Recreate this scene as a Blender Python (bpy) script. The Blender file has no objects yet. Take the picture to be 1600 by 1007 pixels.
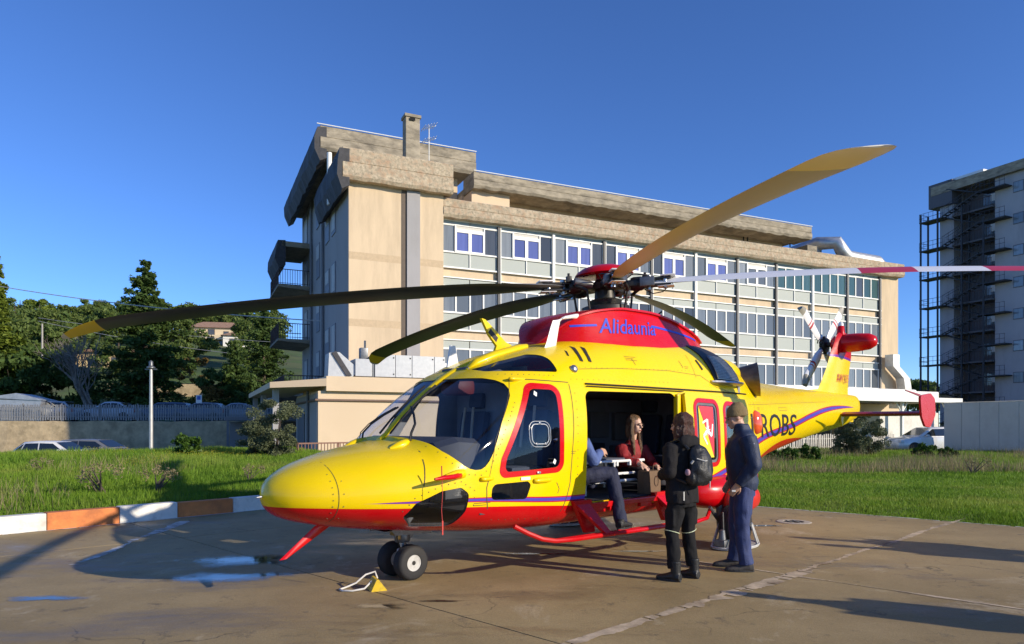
import bpy, bmesh, math, random
import numpy as np
from mathutils import Vector, Matrix
from mathutils.bvhtree import BVHTree
R = math.radians
rng = random.Random(7)
nrng = np.random.default_rng(7)
scene = bpy.context.scene
COL = scene.collection

# ---------------------------------------------------------------- camera
EYE = 1.63
cam_d = bpy.data.cameras.new('camera')
cam = bpy.data.objects.new('camera', cam_d)
COL.objects.link(cam)
cam.location = (0, 0, EYE)
cam.rotation_euler = (R(90), 0, 0)
cam_d.sensor_width = 36
cam_d.lens = 36 * 1082 / 1600
cam_d.shift_y = (666 - 503.5) / 1600
cam_d.clip_start = .05
cam_d.clip_end = 3000
scene.camera = cam

# ---------------------------------------------------------------- sky, sun, exposure
SUN_EL = 20.0
SUN_DIR = Vector((.885 * math.cos(R(SUN_EL)), -.465 * math.cos(R(SUN_EL)), math.sin(R(SUN_EL)))).normalized()   # towards the sun
world = bpy.data.worlds.new('World')
scene.world = world
world.use_nodes = True
wn = world.node_tree
bg = wn.nodes['Background']
sky = wn.nodes.new('ShaderNodeTexSky')
sky.sky_type = 'NISHITA'
sky.sun_disc = False
sky.sun_elevation = R(SUN_EL)
sky.sun_rotation = math.atan2(SUN_DIR.x, SUN_DIR.y)
sky.altitude = 2500
sky.air_density = 1.0
sky.dust_density = 0.0
sky.ozone_density = 6.0
hsv = wn.nodes.new('ShaderNodeHueSaturation')
hsv.inputs['Saturation'].default_value = 1.06
hsv.inputs['Hue'].default_value = .508
wn.links.new(sky.outputs[0], hsv.inputs['Color'])
wn.links.new(hsv.outputs[0], bg.inputs['Color'])
bg.inputs['Strength'].default_value = 0.15
sun_d = bpy.data.lights.new('sun', 'SUN')
sun_d.energy = 4.0
sun_d.angle = R(.55)
sun_d.color = (1.0, .88, .70)
sun = bpy.data.objects.new('sun', sun_d)
COL.objects.link(sun)
sun.rotation_euler = SUN_DIR.to_track_quat('Z', 'Y').to_euler()
sun.location = SUN_DIR * 60
scene.view_settings.view_transform = 'Standard'
scene.view_settings.look = 'None'
scene.view_settings.exposure = 0.46
scene.view_settings.gamma = 1.0
scene.view_settings.use_curve_mapping = False
scene.cycles.max_bounces = 8
scene.cycles.transparent_max_bounces = 24

# ---------------------------------------------------------------- helpers
def node(nt, kind, **kw):
    n = nt.nodes.new(kind)
    for k, v in kw.items():
        setattr(n, k, v)
    return n

MATS = {}
def mat(name, col, rough=.6, metal=0.0, var=.12, scale=6.0, bump=0.0, bscale=40.0, coat=0.0, spec=.5, stain=None, stain_scale=1.2, stain_amt=.5, trans=0.0, aniso=None):
    """procedural material: base colour broken up by two noises, optional stains and bump"""
    if name in MATS:
        return MATS[name]
    m = bpy.data.materials.new(name)
    m.use_nodes = True
    nt = m.node_tree
    b = nt.nodes['Principled BSDF']
    b.inputs['Roughness'].default_value = rough
    b.inputs['Metallic'].default_value = metal
    b.inputs['Specular IOR Level'].default_value = spec
    if coat:
        b.inputs['Coat Weight'].default_value = coat
        b.inputs['Coat Roughness'].default_value = .06
    tc = node(nt, 'ShaderNodeTexCoord')
    out = tc.outputs['Object']
    if aniso:
        mp = node(nt, 'ShaderNodeMapping')
        mp.inputs['Scale'].default_value = aniso
        nt.links.new(out, mp.inputs['Vector'])
        out = mp.outputs[0]
    n1 = node(nt, 'ShaderNodeTexNoise')
    n1.inputs['Scale'].default_value = scale
    n1.inputs['Detail'].default_value = 6
    n1.inputs['Roughness'].default_value = .65
    nt.links.new(out, n1.inputs['Vector'])
    mr = node(nt, 'ShaderNodeMapRange')
    mr.inputs['From Min'].default_value = .3
    mr.inputs['From Max'].default_value = .7
    mr.inputs['To Min'].default_value = 1 - var
    mr.inputs['To Max'].default_value = 1 + var
    nt.links.new(n1.outputs['Fac'], mr.inputs['Value'])
    mx = node(nt, 'ShaderNodeMix', data_type='RGBA', blend_type='MULTIPLY')
    mx.inputs['Factor'].default_value = 1
    mx.inputs['A'].default_value = (*col, 1)
    nt.links.new(mr.outputs[0], mx.inputs['B'])
    last = mx.outputs['Result']
    if stain:
        n2 = node(nt, 'ShaderNodeTexNoise')
        n2.inputs['Scale'].default_value = stain_scale
        n2.inputs['Detail'].default_value = 8
        n2.inputs['Roughness'].default_value = .7
        nt.links.new(out, n2.inputs['Vector'])
        r2 = node(nt, 'ShaderNodeMapRange')
        r2.inputs['From Min'].default_value = .48
        r2.inputs['From Max'].default_value = .68
        r2.inputs['To Max'].default_value = stain_amt
        nt.links.new(n2.outputs['Fac'], r2.inputs['Value'])
        m2 = node(nt, 'ShaderNodeMix', data_type='RGBA')
        nt.links.new(r2.outputs[0], m2.inputs['Factor'])
        nt.links.new(last, m2.inputs['A'])
        m2.inputs['B'].default_value = (*stain, 1)
        last = m2.outputs['Result']
    nt.links.new(last, b.inputs['Base Color'])
    rr = node(nt, 'ShaderNodeMapRange')
    rr.inputs['To Min'].default_value = max(0.0, rough - .08)
    rr.inputs['To Max'].default_value = min(1, rough + .08)
    nt.links.new(n1.outputs['Fac'], rr.inputs['Value'])
    nt.links.new(rr.outputs[0], b.inputs['Roughness'])
    if bump:
        n3 = node(nt, 'ShaderNodeTexNoise')
        n3.inputs['Scale'].default_value = bscale
        n3.inputs['Detail'].default_value = 5
        nt.links.new(out, n3.inputs['Vector'])
        bp = node(nt, 'ShaderNodeBump')
        bp.inputs['Strength'].default_value = bump
        bp.inputs['Distance'].default_value = .02
        nt.links.new(n3.outputs['Fac'], bp.inputs['Height'])
        nt.links.new(bp.outputs[0], b.inputs['Normal'])
    if trans:
        b.inputs['Transmission Weight'].default_value = trans
    MATS[name] = m
    return m

def glass(name, tint=(.55, .6, .62), amount=.55, rough=.02):
    """thin pane: part see-through tint, part mirror by fresnel"""
    if name in MATS:
        return MATS[name]
    m = bpy.data.materials.new(name)
    m.use_nodes = True
    nt = m.node_tree
    nt.nodes.remove(nt.nodes['Principled BSDF'])
    o = nt.nodes['Material Output']
    tr = node(nt, 'ShaderNodeBsdfTransparent')
    tr.inputs[0].default_value = (*[c * amount for c in tint], 1)
    gl = node(nt, 'ShaderNodeBsdfGlossy')
    gl.inputs['Roughness'].default_value = rough
    gl.inputs['Color'].default_value = (.9, .93, .95, 1)
    fr = node(nt, 'ShaderNodeFresnel')
    ge = node(nt, 'ShaderNodeNewGeometry')
    io = node(nt, 'ShaderNodeMapRange')          # a thin pane mirrors alike from both faces
    io.inputs['To Min'].default_value = 1.5; io.inputs['To Max'].default_value = 1 / 1.5
    nt.links.new(ge.outputs['Backfacing'], io.inputs['Value']); nt.links.new(io.outputs[0], fr.inputs['IOR'])
    mr = node(nt, 'ShaderNodeMapRange')
    mr.inputs['To Min'].default_value = 0.0
    mr.inputs['To Max'].default_value = 1.0
    nt.links.new(fr.outputs[0], mr.inputs['Value'])
    ms = node(nt, 'ShaderNodeMixShader')
    nt.links.new(mr.outputs[0], ms.inputs[0])
    nt.links.new(tr.outputs[0], ms.inputs[1])
    nt.links.new(gl.outputs[0], ms.inputs[2])
    nt.links.new(ms.outputs[0], o.inputs['Surface'])
    MATS[name] = m
    return m

def tag(o, label=None, cat=None, group=None, kind=None):
    if label: o['label'] = label
    if cat: o['category'] = cat
    if group: o['group'] = group
    if kind: o['kind'] = kind
    return o

def empty(name, loc=(0, 0, 0), rz=0.0, parent=None):
    o = bpy.data.objects.new(name, None)
    o.empty_display_size = .2
    COL.objects.link(o)
    o.location = loc
    o.rotation_euler = (0, 0, rz)
    o.parent = parent
    return o

def link(name, me, parent=None, loc=None, rz=None):
    o = bpy.data.objects.new(name, me)
    COL.objects.link(o)
    o.parent = parent
    if loc is not None: o.location = loc
    if rz is not None: o.rotation_euler = (0, 0, rz)
    return o

def copy_tree(o, parent=None):
    c = o.copy()
    COL.objects.link(c)
    c.parent = parent
    for ch in o.children:
        copy_tree(ch, c)
    return c

class MB:
    """collects verts and faces (with material slots) for one mesh object"""
    def __init__(self):
        self.v = []; self.f = []; self.m = []; self.mats = []; self.slot = 0
    def use(self, m):
        if m not in self.mats: self.mats.append(m)
        self.slot = self.mats.index(m)
        return self
    def add(self, vs, fs):
        b = len(self.v)
        self.v.extend([tuple(p) for p in vs])
        for f in fs:
            self.f.append(tuple(i + b for i in f)); self.m.append(self.slot)
    def box(self, x0, x1, y0, y1, z0, z1, M=None):
        vs = [Vector(p) for p in ((x0,y0,z0),(x1,y0,z0),(x1,y1,z0),(x0,y1,z0),(x0,y0,z1),(x1,y0,z1),(x1,y1,z1),(x0,y1,z1))]
        if M is not None: vs = [M @ p for p in vs]
        self.add(vs, [(0,3,2,1),(4,5,6,7),(0,1,5,4),(1,2,6,5),(2,3,7,6),(3,0,4,7)])
        return self
    def bbox(self, x0, x1, y0, y1, z0, z1, b=.02, M=None):
        """box with chamfered edges"""
        bm = bmesh.new()
        bmesh.ops.create_cube(bm, size=1)
        for v in bm.verts:
            v.co = Vector(((x0 + x1) / 2 + v.co.x * (x1 - x0), (y0 + y1) / 2 + v.co.y * (y1 - y0), (z0 + z1) / 2 + v.co.z * (z1 - z0)))
        bmesh.ops.bevel(bm, geom=list(bm.edges), offset=b, segments=2, affect='EDGES', profile=.6)
        vs = [(M @ v.co) if M is not None else v.co.copy() for v in bm.verts]
        bm.verts.index_update()
        self.add(vs, [[v.index for v in f.verts] for f in bm.faces])
        bm.free()
        return self
    def tube(self, pts, r, n=8, cap=True):
        """round bar through points, r a number or one radius a point"""
        pts = [Vector(p) for p in pts]
        rs = r if hasattr(r, '__len__') else [r] * len(pts)
        rings = []
        prev = None
        for i, p in enumerate(pts):
            if i == 0: t = pts[1] - p
            elif i == len(pts) - 1: t = p - pts[i - 1]
            else: t = (pts[i + 1] - p).normalized() + (p - pts[i - 1]).normalized()
            t.normalize()
            if prev is None:
                u = t.orthogonal().normalized()
            else:
                u = (prev - t * prev.dot(t)).normalized()
            prev = u
            w = t.cross(u)
            rings.append([p + (u * math.cos(2 * math.pi * k / n) + w * math.sin(2 * math.pi * k / n)) * rs[i] for k in range(n)])
        vs = [q for rg in rings for q in rg]
        fs = []
        for i in range(len(pts) - 1):
            for k in range(n):
                a = i * n + k; b = i * n + (k + 1) % n
                fs.append((a, b, b + n, a + n))
        if cap:
            fs.append(tuple(reversed(range(n))))
            fs.append(tuple((len(pts) - 1) * n + k for k in range(n)))
        self.add(vs, fs)
        return self
    def lathe(self, prof, n=24, M=None, close=False):
        """prof: (radius, height) pairs turned about Z"""
        vs = []
        for r, z in prof:
            for k in range(n):
                a = 2 * math.pi * k / n
                p = Vector((r * math.cos(a), r * math.sin(a), z))
                vs.append(M @ p if M is not None else p)
        fs = []
        L = len(prof)
        for i in range(L - 1 + (1 if close else 0)):
            j = (i + 1) % L
            for k in range(n):
                k2 = (k + 1) % n
                fs.append((i * n + k, i * n + k2, j * n + k2, j * n + k))
        if not close:
            fs.append(tuple(reversed(range(n))))
            fs.append(tuple((L - 1) * n + k for k in range(n)))
        self.add(vs, fs)
        return self
    def loft(self, rings, cap=True, closed=True):
        n = len(rings[0])
        vs = [p for rg in rings for p in rg]
        fs = []
        for i in range(len(rings) - 1):
            for k in range(n if closed else n - 1):
                k2 = (k + 1) % n
                fs.append((i * n + k, i * n + k2, (i + 1) * n + k2, (i + 1) * n + k))
        if cap and closed:
            fs.append(tuple(reversed(range(n))))
            fs.append(tuple((len(rings) - 1) * n + k for k in range(n)))
        self.add(vs, fs)
        return self
    def prism(self, poly, d0, d1, axes=(0, 2, 1)):
        """2-D polygon on axes[0], axes[1] pushed from d0 to d1 on axes[2]"""
        n = len(poly)
        vs = []
        for d in (d0, d1):
            for a, b in poly:
                p = [0, 0, 0]; p[axes[0]] = a; p[axes[1]] = b; p[axes[2]] = d
                vs.append(p)
        fs = [tuple(range(n)), tuple(reversed(range(n, 2 * n)))]
        for k in range(n):
            k2 = (k + 1) % n
            fs.append((k2, k, k + n, k2 + n))
        self.add(vs, fs)
        return self
    def xform(self, M, start=0):
        for i in range(start, len(self.v)):
            self.v[i] = tuple(M @ Vector(self.v[i]))
        return self
    def mesh(self, name, smooth=None):
        me = bpy.data.meshes.new(name)
        me.from_pydata(self.v, [], self.f)
        for m in self.mats: me.materials.append(m)
        me.polygons.foreach_set('material_index', self.m)
        bm = bmesh.new(); bm.from_mesh(me)
        bmesh.ops.recalc_face_normals(bm, faces=bm.faces)
        if smooth:
            for f in bm.faces: f.smooth = True
            for e in bm.edges:
                if len(e.link_faces) == 2 and e.calc_face_angle(0) > R(smooth): e.smooth = False
        bm.to_mesh(me); bm.free()
        me.update()
        return me
    def build(self, name, parent=None, m=None, smooth=None, loc=None, rz=None):
        if m is not None and not self.mats:
            self.mats.append(m)
        return link(name, self.mesh(name, smooth), parent, loc, rz)

def rounded(poly, rad, seg=5):
    """round the corners of a 2-D polygon; rad is a number or one per corner"""
    out = []
    n = len(poly)
    rs = rad if hasattr(rad, '__len__') else [rad] * n
    for i in range(n):
        p = Vector(poly[i]); a = Vector(poly[i - 1]); b = Vector(poly[(i + 1) % n])
        u = (a - p); v = (b - p)
        lu, lv = u.length, v.length
        u.normalize(); v.normalize()
        ang = u.angle(v)
        d = min(rs[i] / math.tan(ang / 2), lu * .48, lv * .48)
        r = d * math.tan(ang / 2)
        s = p + u * d; e = p + v * d
        if r < 1e-4 or ang > R(178):
            out.append((p.x, p.y)); continue
        c = p + (u + v).normalized() * (r / math.sin(ang / 2))
        a0 = math.atan2(s.y - c.y, s.x - c.x); a1 = math.atan2(e.y - c.y, e.x - c.x)
        while a1 - a0 > math.pi: a1 -= 2 * math.pi
        while a1 - a0 < -math.pi: a1 += 2 * math.pi
        for k in range(seg + 1):
            t = a0 + (a1 - a0) * k / seg
            out.append((c.x + r * math.cos(t), c.y + r * math.sin(t)))
    return out

def grow(poly, d):
    """offset a convex counter-clockwise or clockwise polygon outward"""
    n = len(poly)
    ar = sum(poly[i][0] * poly[(i + 1) % n][1] - poly[(i + 1) % n][0] * poly[i][1] for i in range(n))
    s = 1 if ar > 0 else -1
    out = []
    for i in range(n):
        a = Vector(poly[i - 1]); p = Vector(poly[i]); b = Vector(poly[(i + 1) % n])
        e1 = (p - a).normalized(); e2 = (b - p).normalized()
        n1 = Vector((e1.y, -e1.x)) * s; n2 = Vector((e2.y, -e2.x)) * s
        m = (n1 + n2)
        if m.length < 1e-6: m = n1
        m.normalize()
        k = d / max(.4, m.dot(n1))
        out.append((p.x + m.x * k, p.y + m.y * k))
    return out

def pchip(xs, ys):
    xs = np.array(xs, float); ys = np.array(ys, float)
    h = np.diff(xs); dl = np.diff(ys) / h
    d = np.zeros(len(xs))
    for i in range(1, len(xs) - 1):
        if dl[i - 1] * dl[i] > 0:
            w1 = 2 * h[i] + h[i - 1]; w2 = h[i] + 2 * h[i - 1]
            d[i] = (w1 + w2) / (w1 / dl[i - 1] + w2 / dl[i])
    d[0] = dl[0]; d[-1] = dl[-1]
    def f(x):
        x = np.clip(x, xs[0], xs[-1])
        i = int(min(max(np.searchsorted(xs, x) - 1, 0), len(xs) - 2))
        t = (x - xs[i]) / h[i]
        return float((2*t**3-3*t**2+1)*ys[i] + (t**3-2*t**2+t)*h[i]*d[i] + (-2*t**3+3*t**2)*ys[i+1] + (t**3-t**2)*h[i]*d[i+1])
    return f
# ---------------------------------------------------------------- helicopter: frame of the machine
# local axes: x aft from the nose tip, y to the far (starboard) side, z up from the ground
HELI_RZ = R(43)
HELI_O = Vector((-2.274, 6.458, 0))
_st = dict(
    x =[-.06,-.02,.1,  .4,  .8,  1.2,  1.42, 1.64, 1.95, 2.2,  2.5,  3.0,  4.0,  5.0,  6.0,  6.8,  7.4,  8.2,  9.5,  11.4, 13.0, 13.75],
    zb=[.96, .87, .77, .68, .61, .565, .545, .525, .50,  .49,  .475, .46,  .46,  .46,  .48,  .58,  .72,  .91,  1.14, 1.43, 1.62, 1.78],
    zt=[1.0, 1.09,1.19,1.315,1.41,1.485,1.69,1.89, 2.12, 2.27, 2.405,2.56, 2.77, 2.87, 2.91, 2.86, 2.72, 2.49, 2.41, 2.37, 2.35, 2.33],
    w =[.02, .15, .35, .60, .82, .97,  1.03, 1.06, 1.09, 1.105,1.12, 1.13, 1.13, 1.13, 1.13, 1.08, .98,  .80,  .56,  .38,  .25,  .17],
    zm=[.98, .98, .97, .97, .99, 1.02, 1.04, 1.06, 1.1,  1.12, 1.15, 1.2,  1.2,  1.2,  1.2,  1.25, 1.35, 1.5,  1.75, 1.9,  2.0,  2.07],
    nl=[2,   2.1, 2.2, 2.3, 2.5, 2.8,  3.0,  3.2,  3.6,  3.8,  4.0,  4.2,  4.2,  4.2,  4.0,  3.4,  2.8,  2.4,  2.2,  2.1,  2.1,  2.1],
    nu=[2,   2.0, 2.1, 2.1, 2.2, 2.3,  2.45, 2.65, 2.9,  3.0,  3.1,  3.2,  3.2,  3.1,  3.0,  2.8,  2.5,  2.3,  2.2,  2.1,  2.1,  2.1])
BODY = {k: pchip(_st['x'], v) for k, v in _st.items() if k != 'x'}
def body_ring(x, n=40, off=0.0):
    """half ring from belly centre to roof centre on the -y side, then mirrored"""
    q = {k: f(x) for k, f in BODY.items()}
    half = []
    for i in range(n + 1):
        t = -math.pi / 2 + math.pi * i / n
        e = q['nl'] if t < 0 else q['nu']
        c = abs(math.cos(t)) ** (2 / e); s = abs(math.sin(t)) ** (2 / e)
        h = (q['zm'] - q['zb']) if t < 0 else (q['zt'] - q['zm'])
        half.append(Vector((x, -(q['w'] + off) * c, q['zm'] + (s * (h + off) if t >= 0 else -s * (h + off)))))
    return half
def side_y(x, z):
    """y (negative) of the port skin at (x, z)"""
    q = {k: f(x) for k, f in BODY.items()}
    if z >= q['zm']:
        r = min(1, (z - q['zm']) / (q['zt'] - q['zm'])); e = q['nu']
    else:
        r = min(1, (q['zm'] - z) / (q['zm'] - q['zb'])); e = q['nl']
    return -q['w'] * max(0, 1 - r ** e) ** (1 / e)
# ---------------------------------------------------------------- side scene in which modifiers and text are worked out quickly
WORK = bpy.data.scenes.new('work'); SPENT = []
def evaluate(o):
    WORK.collection.objects.link(o)
    with bpy.context.temp_override(scene=WORK, view_layer=WORK.view_layers[0]):
        dg = bpy.context.evaluated_depsgraph_get()
        me = bpy.data.meshes.new_from_object(o.evaluated_get(dg))
    WORK.collection.objects.unlink(o)
    return me
# ---------------------------------------------------------------- helicopter: paint
YEL = (.81, .575, .0); RED = (.55, .002, .006); BLU = (.075, .06, .42)
def curve_node(nt, src, pts, xs, zs):
    """z = curve(x) for x in metres (xs, zs: ranges)"""
    a = node(nt, 'ShaderNodeMapRange')
    a.inputs['From Min'].default_value = xs[0]; a.inputs['From Max'].default_value = xs[1]
    nt.links.new(src, a.inputs['Value'])
    c = node(nt, 'ShaderNodeFloatCurve')
    cm = c.mapping.curves[0]
    P = [((x - xs[0]) / (xs[1] - xs[0]), (z - zs[0]) / (zs[1] - zs[0])) for x, z in pts]
    cm.points[0].location = P[0]; cm.points[1].location = P[-1]
    for p in P[1:-1]: cm.points.new(*p)
    for p in cm.points: p.handle_type = 'AUTO_CLAMPED'
    c.mapping.update()
    nt.links.new(a.outputs[0], c.inputs['Value'])
    b = node(nt, 'ShaderNodeMapRange')
    b.inputs['To Min'].default_value = zs[0]; b.inputs['To Max'].default_value = zs[1]
    nt.links.new(c.outputs[0], b.inputs['Value'])
    return b.outputs[0]
def mathn(nt, op, a, b=None):
    n = node(nt, 'ShaderNodeMath', operation=op)
    for i, s in enumerate((a, b)):
        if s is None: continue
        if isinstance(s, (int, float)): n.inputs[i].default_value = s
        else: nt.links.new(s, n.inputs[i])
    return n.outputs[0]
def mixc(nt, fac, a, b):
    n = node(nt, 'ShaderNodeMix', data_type='RGBA')
    nt.links.new(fac, n.inputs['Factor'])
    for k, s in (('A', a), ('B', b)):
        if isinstance(s, tuple): n.inputs[k].default_value = (*s, 1)
        else: nt.links.new(s, n.inputs[k])
    return n.outputs['Result']
def paint_finish(nt, b, colour, rough=.22):
    """thin dust film and faint orange peel over gloss paint"""
    tc = node(nt, 'ShaderNodeTexCoord')
    n1 = node(nt, 'ShaderNodeTexNoise'); n1.inputs['Scale'].default_value = 2.2; n1.inputs['Detail'].default_value = 8; n1.inputs['Roughness'].default_value = .7
    mp = node(nt, 'ShaderNodeMapping'); mp.inputs['Scale'].default_value = (.7, 1, 2.2)
    nt.links.new(tc.outputs['Object'], mp.inputs['Vector']); nt.links.new(mp.outputs[0], n1.inputs['Vector'])
    f = node(nt, 'ShaderNodeMapRange'); f.inputs['From Min'].default_value = .45; f.inputs['From Max'].default_value = .8; f.inputs['To Max'].default_value = .07
    nt.links.new(n1.outputs['Fac'], f.inputs['Value'])
    c = mixc(nt, f.outputs[0], colour, (.22, .17, .10))
    nt.links.new(c, b.inputs['Base Color'])
    r = node(nt, 'ShaderNodeMapRange'); r.inputs['To Min'].default_value = rough - .06; r.inputs['To Max'].default_value = rough + .16
    nt.links.new(n1.outputs['Fac'], r.inputs['Value']); nt.links.new(r.outputs[0], b.inputs['Roughness'])
    b.inputs['Coat Weight'].default_value = .12; b.inputs['Coat Roughness'].default_value = .08; b.inputs['Specular IOR Level'].default_value = .32
    n2 = node(nt, 'ShaderNodeTexNoise'); n2.inputs['Scale'].default_value = 3.0; n2.inputs['Detail'].default_value = 2
    nt.links.new(tc.outputs['Object'], n2.inputs['Vector'])
    bp = node(nt, 'ShaderNodeBump'); bp.inputs['Strength'].default_value = .25; bp.inputs['Distance'].default_value = .02
    nt.links.new(n2.outputs['Fac'], bp.inputs['Height']); nt.links.new(bp.outputs[0], b.inputs['Normal'])
def paint(name, col, rough=.22):
    if name in MATS: return MATS[name]
    m = bpy.data.materials.new(name); m.use_nodes = True
    nt = m.node_tree
    rgb = node(nt, 'ShaderNodeRGB'); rgb.outputs[0].default_value = (*col, 1)
    paint_finish(nt, nt.nodes['Principled BSDF'], rgb.outputs[0], rough)
    MATS[name] = m
    return m
def livery():
    m = bpy.data.materials.new('livery'); m.use_nodes = True
    nt = m.node_tree
    tc = node(nt, 'ShaderNodeTexCoord'); sp = node(nt, 'ShaderNodeSeparateXYZ')
    nt.links.new(tc.outputs['Object'], sp.inputs[0])
    x, z = sp.outputs['X'], sp.outputs['Z']
    XS, ZS = (-1, 14), (0, 3)
    red = curve_node(nt, x, [(-1, .885), (.0, .885), (.66, .866), (1.6, .833), (2.28, .796), (3.13, .737), (4.5, .66), (6, .62), (7, .9), (7.9, 1.155), (9.13, 1.36), (10.0, 1.405), (10.6, 1.40), (10.9, 1.20), (11.3, .5), (14, .2)], XS, ZS)
    mid = curve_node(nt, x, [(-1, .93), (.5, .915), (1.0, .912), (1.58, .905), (3.1, .83), (5, .83), (6.4, 1.08), (7.5, 1.39), (9.64, 1.65), (10.6, 1.83), (11.4, 1.955), (12.2, 2.02), (13.2, 2.04), (14, 2.04)], XS, ZS)
    d = mathn(nt, 'ABSOLUTE', mathn(nt, 'SUBTRACT', z, mid))
    wid = curve_node(nt, x, [(-1, 0), (.55, 0), (.9, .010), (1.7, .024), (3.1, .034), (7.5, .055), (10, .06), (12, .045), (13.1, .01), (13.3, 0), (14, 0)], XS, (0, 1))
    edge = mathn(nt, 'LESS_THAN', d, wid)
    core = mathn(nt, 'LESS_THAN', d, mathn(nt, 'MULTIPLY', wid, .55))
    c = mixc(nt, edge, YEL, (.46, .01, .03))
    c = mixc(nt, core, c, BLU)
    c = mixc(nt, mathn(nt, 'LESS_THAN', z, red), c, RED)
    # exhaust soot trailing aft along the top of the boom
    ns = node(nt, 'ShaderNodeTexNoise'); ns.inputs['Scale'].default_value = 2.0; ns.inputs['Detail'].default_value = 7
    mp = node(nt, 'ShaderNodeMapping'); mp.inputs['Scale'].default_value = (.35, 1.5, 2.5); nt.links.new(tc.outputs['Object'], mp.inputs[0]); nt.links.new(mp.outputs[0], ns.inputs['Vector'])
    sx = node(nt, 'ShaderNodeMapRange', interpolation_type='SMOOTHSTEP'); sx.inputs['From Min'].default_value = 7.6; sx.inputs['From Max'].default_value = 8.6; nt.links.new(x, sx.inputs['Value'])
    sx2 = node(nt, 'ShaderNodeMapRange', interpolation_type='SMOOTHSTEP'); sx2.inputs['From Min'].default_value = 12.5; sx2.inputs['From Max'].default_value = 8.6; nt.links.new(x, sx2.inputs['Value'])
    sz = node(nt, 'ShaderNodeMapRange', interpolation_type='SMOOTHSTEP'); sz.inputs['From Min'].default_value = 1.85; sz.inputs['From Max'].default_value = 2.4; nt.links.new(z, sz.inputs['Value'])
    so = mathn(nt, 'MULTIPLY', mathn(nt, 'MULTIPLY', sx.outputs[0], sx2.outputs[0]), mathn(nt, 'MULTIPLY', sz.outputs[0], mathn(nt, 'MULTIPLY', ns.outputs['Fac'], .75)))
    c = mixc(nt, so, c, (.10, .075, .03))
    paint_finish(nt, nt.nodes['Principled BSDF'], c)
    return m
M_LIV = livery()
M_YEL = paint('yellow_paint', YEL)
M_RED = paint('red_paint', RED)
M_LINER = mat('cabin_liner', (.24, .245, .26), .75)
M_BLACK = mat('black_rubber', (.018, .018, .02), .6, bump=.2)
M_DARKLINE = mat('seam_sealant', (.06, .05, .02), .7)
M_GLASS = glass('acrylic_pane', (.86, .90, .97), .93)
M_STEEL = mat('brushed_steel', (.45, .45, .46), .32, .9, var=.2, scale=20)
M_GREYMET = mat('grey_metal', (.16, .165, .17), .42, .6, var=.25, scale=18)
M_DKMET = mat('oily_dark_metal', (.035, .033, .03), .45, .5, var=.35, scale=25)
M_WHITE = mat('white_paint', (.78, .78, .76), .4, var=.06)
M_BLUE = paint('blue_lettering', (.03, .06, .55), .35)
M_INK = mat('black_lettering', (.012, .012, .014), .4)

heli = empty('helicopter', HELI_O, HELI_RZ)
tag(heli, 'yellow and red rescue helicopter with open cabin door parked on the concrete pad', 'helicopter')

# ---------------------------------------------------------------- skin: one lofted shell, openings cut along outlines
def shell_bm():
    xs = sorted(set([round(v, 4) for v in list(-.06 + np.linspace(0, 1, 44) ** 1.6 * 1.56) + list(np.linspace(1.5, 13.75, 120))]))
    rings = []
    for x in xs:
        h = body_ring(x, 44)
        rings.append(h + [Vector((p.x, -p.y, p.z)) for p in reversed(h[1:-1])])
    mb = MB().loft(rings)
    bm = bmesh.new()
    vs = [bm.verts.new(p) for p in mb.v]
    for f in mb.f: bm.faces.new([vs[i] for i in f])
    bmesh.ops.recalc_face_normals(bm, faces=bm.faces)
    return bm
def inside(poly, x, z):
    c = False
    j = len(poly) - 1
    for i in range(len(poly)):
        xi, zi = poly[i]; xj, zj = poly[j]
        if (zi > z) != (zj > z) and x < (xj - xi) * (z - zi) / (zj - zi) + xi: c = not c
        j = i
    return c
def score_line(bm, a, b, ok, ax, pad=.05):
    """cut faces near the segment a-b along its line; ax: the two axes of the outline"""
    a = Vector(a); b = Vector(b)
    lo = Vector((min(a.x, b.x) - pad, min(a.y, b.y) - pad)); hi = Vector((max(a.x, b.x) + pad, max(a.y, b.y) + pad))
    fs = []
    for f in bm.faces:
        if not ok(f.calc_center_median()): continue
        us = [v.co[ax[0]] for v in f.verts]; ws = [v.co[ax[1]] for v in f.verts]
        if max(us) < lo.x or min(us) > hi.x or max(ws) < lo.y or min(ws) > hi.y: continue
        fs.append(f)
    if not fs: return
    co = [0, 0, 0]; no = [0, 0, 0]
    co[ax[0]] = a.x; co[ax[1]] = a.y
    d = (b - a).normalized()
    no[ax[0]] = -d.y; no[ax[1]] = d.x
    es = list({e for f in fs for e in f.edges}); vs = list({v for f in fs for v in f.verts})
    bmesh.ops.bisect_plane(bm, geom=vs + es + fs, plane_co=co, plane_no=no, dist=1e-5)
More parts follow.
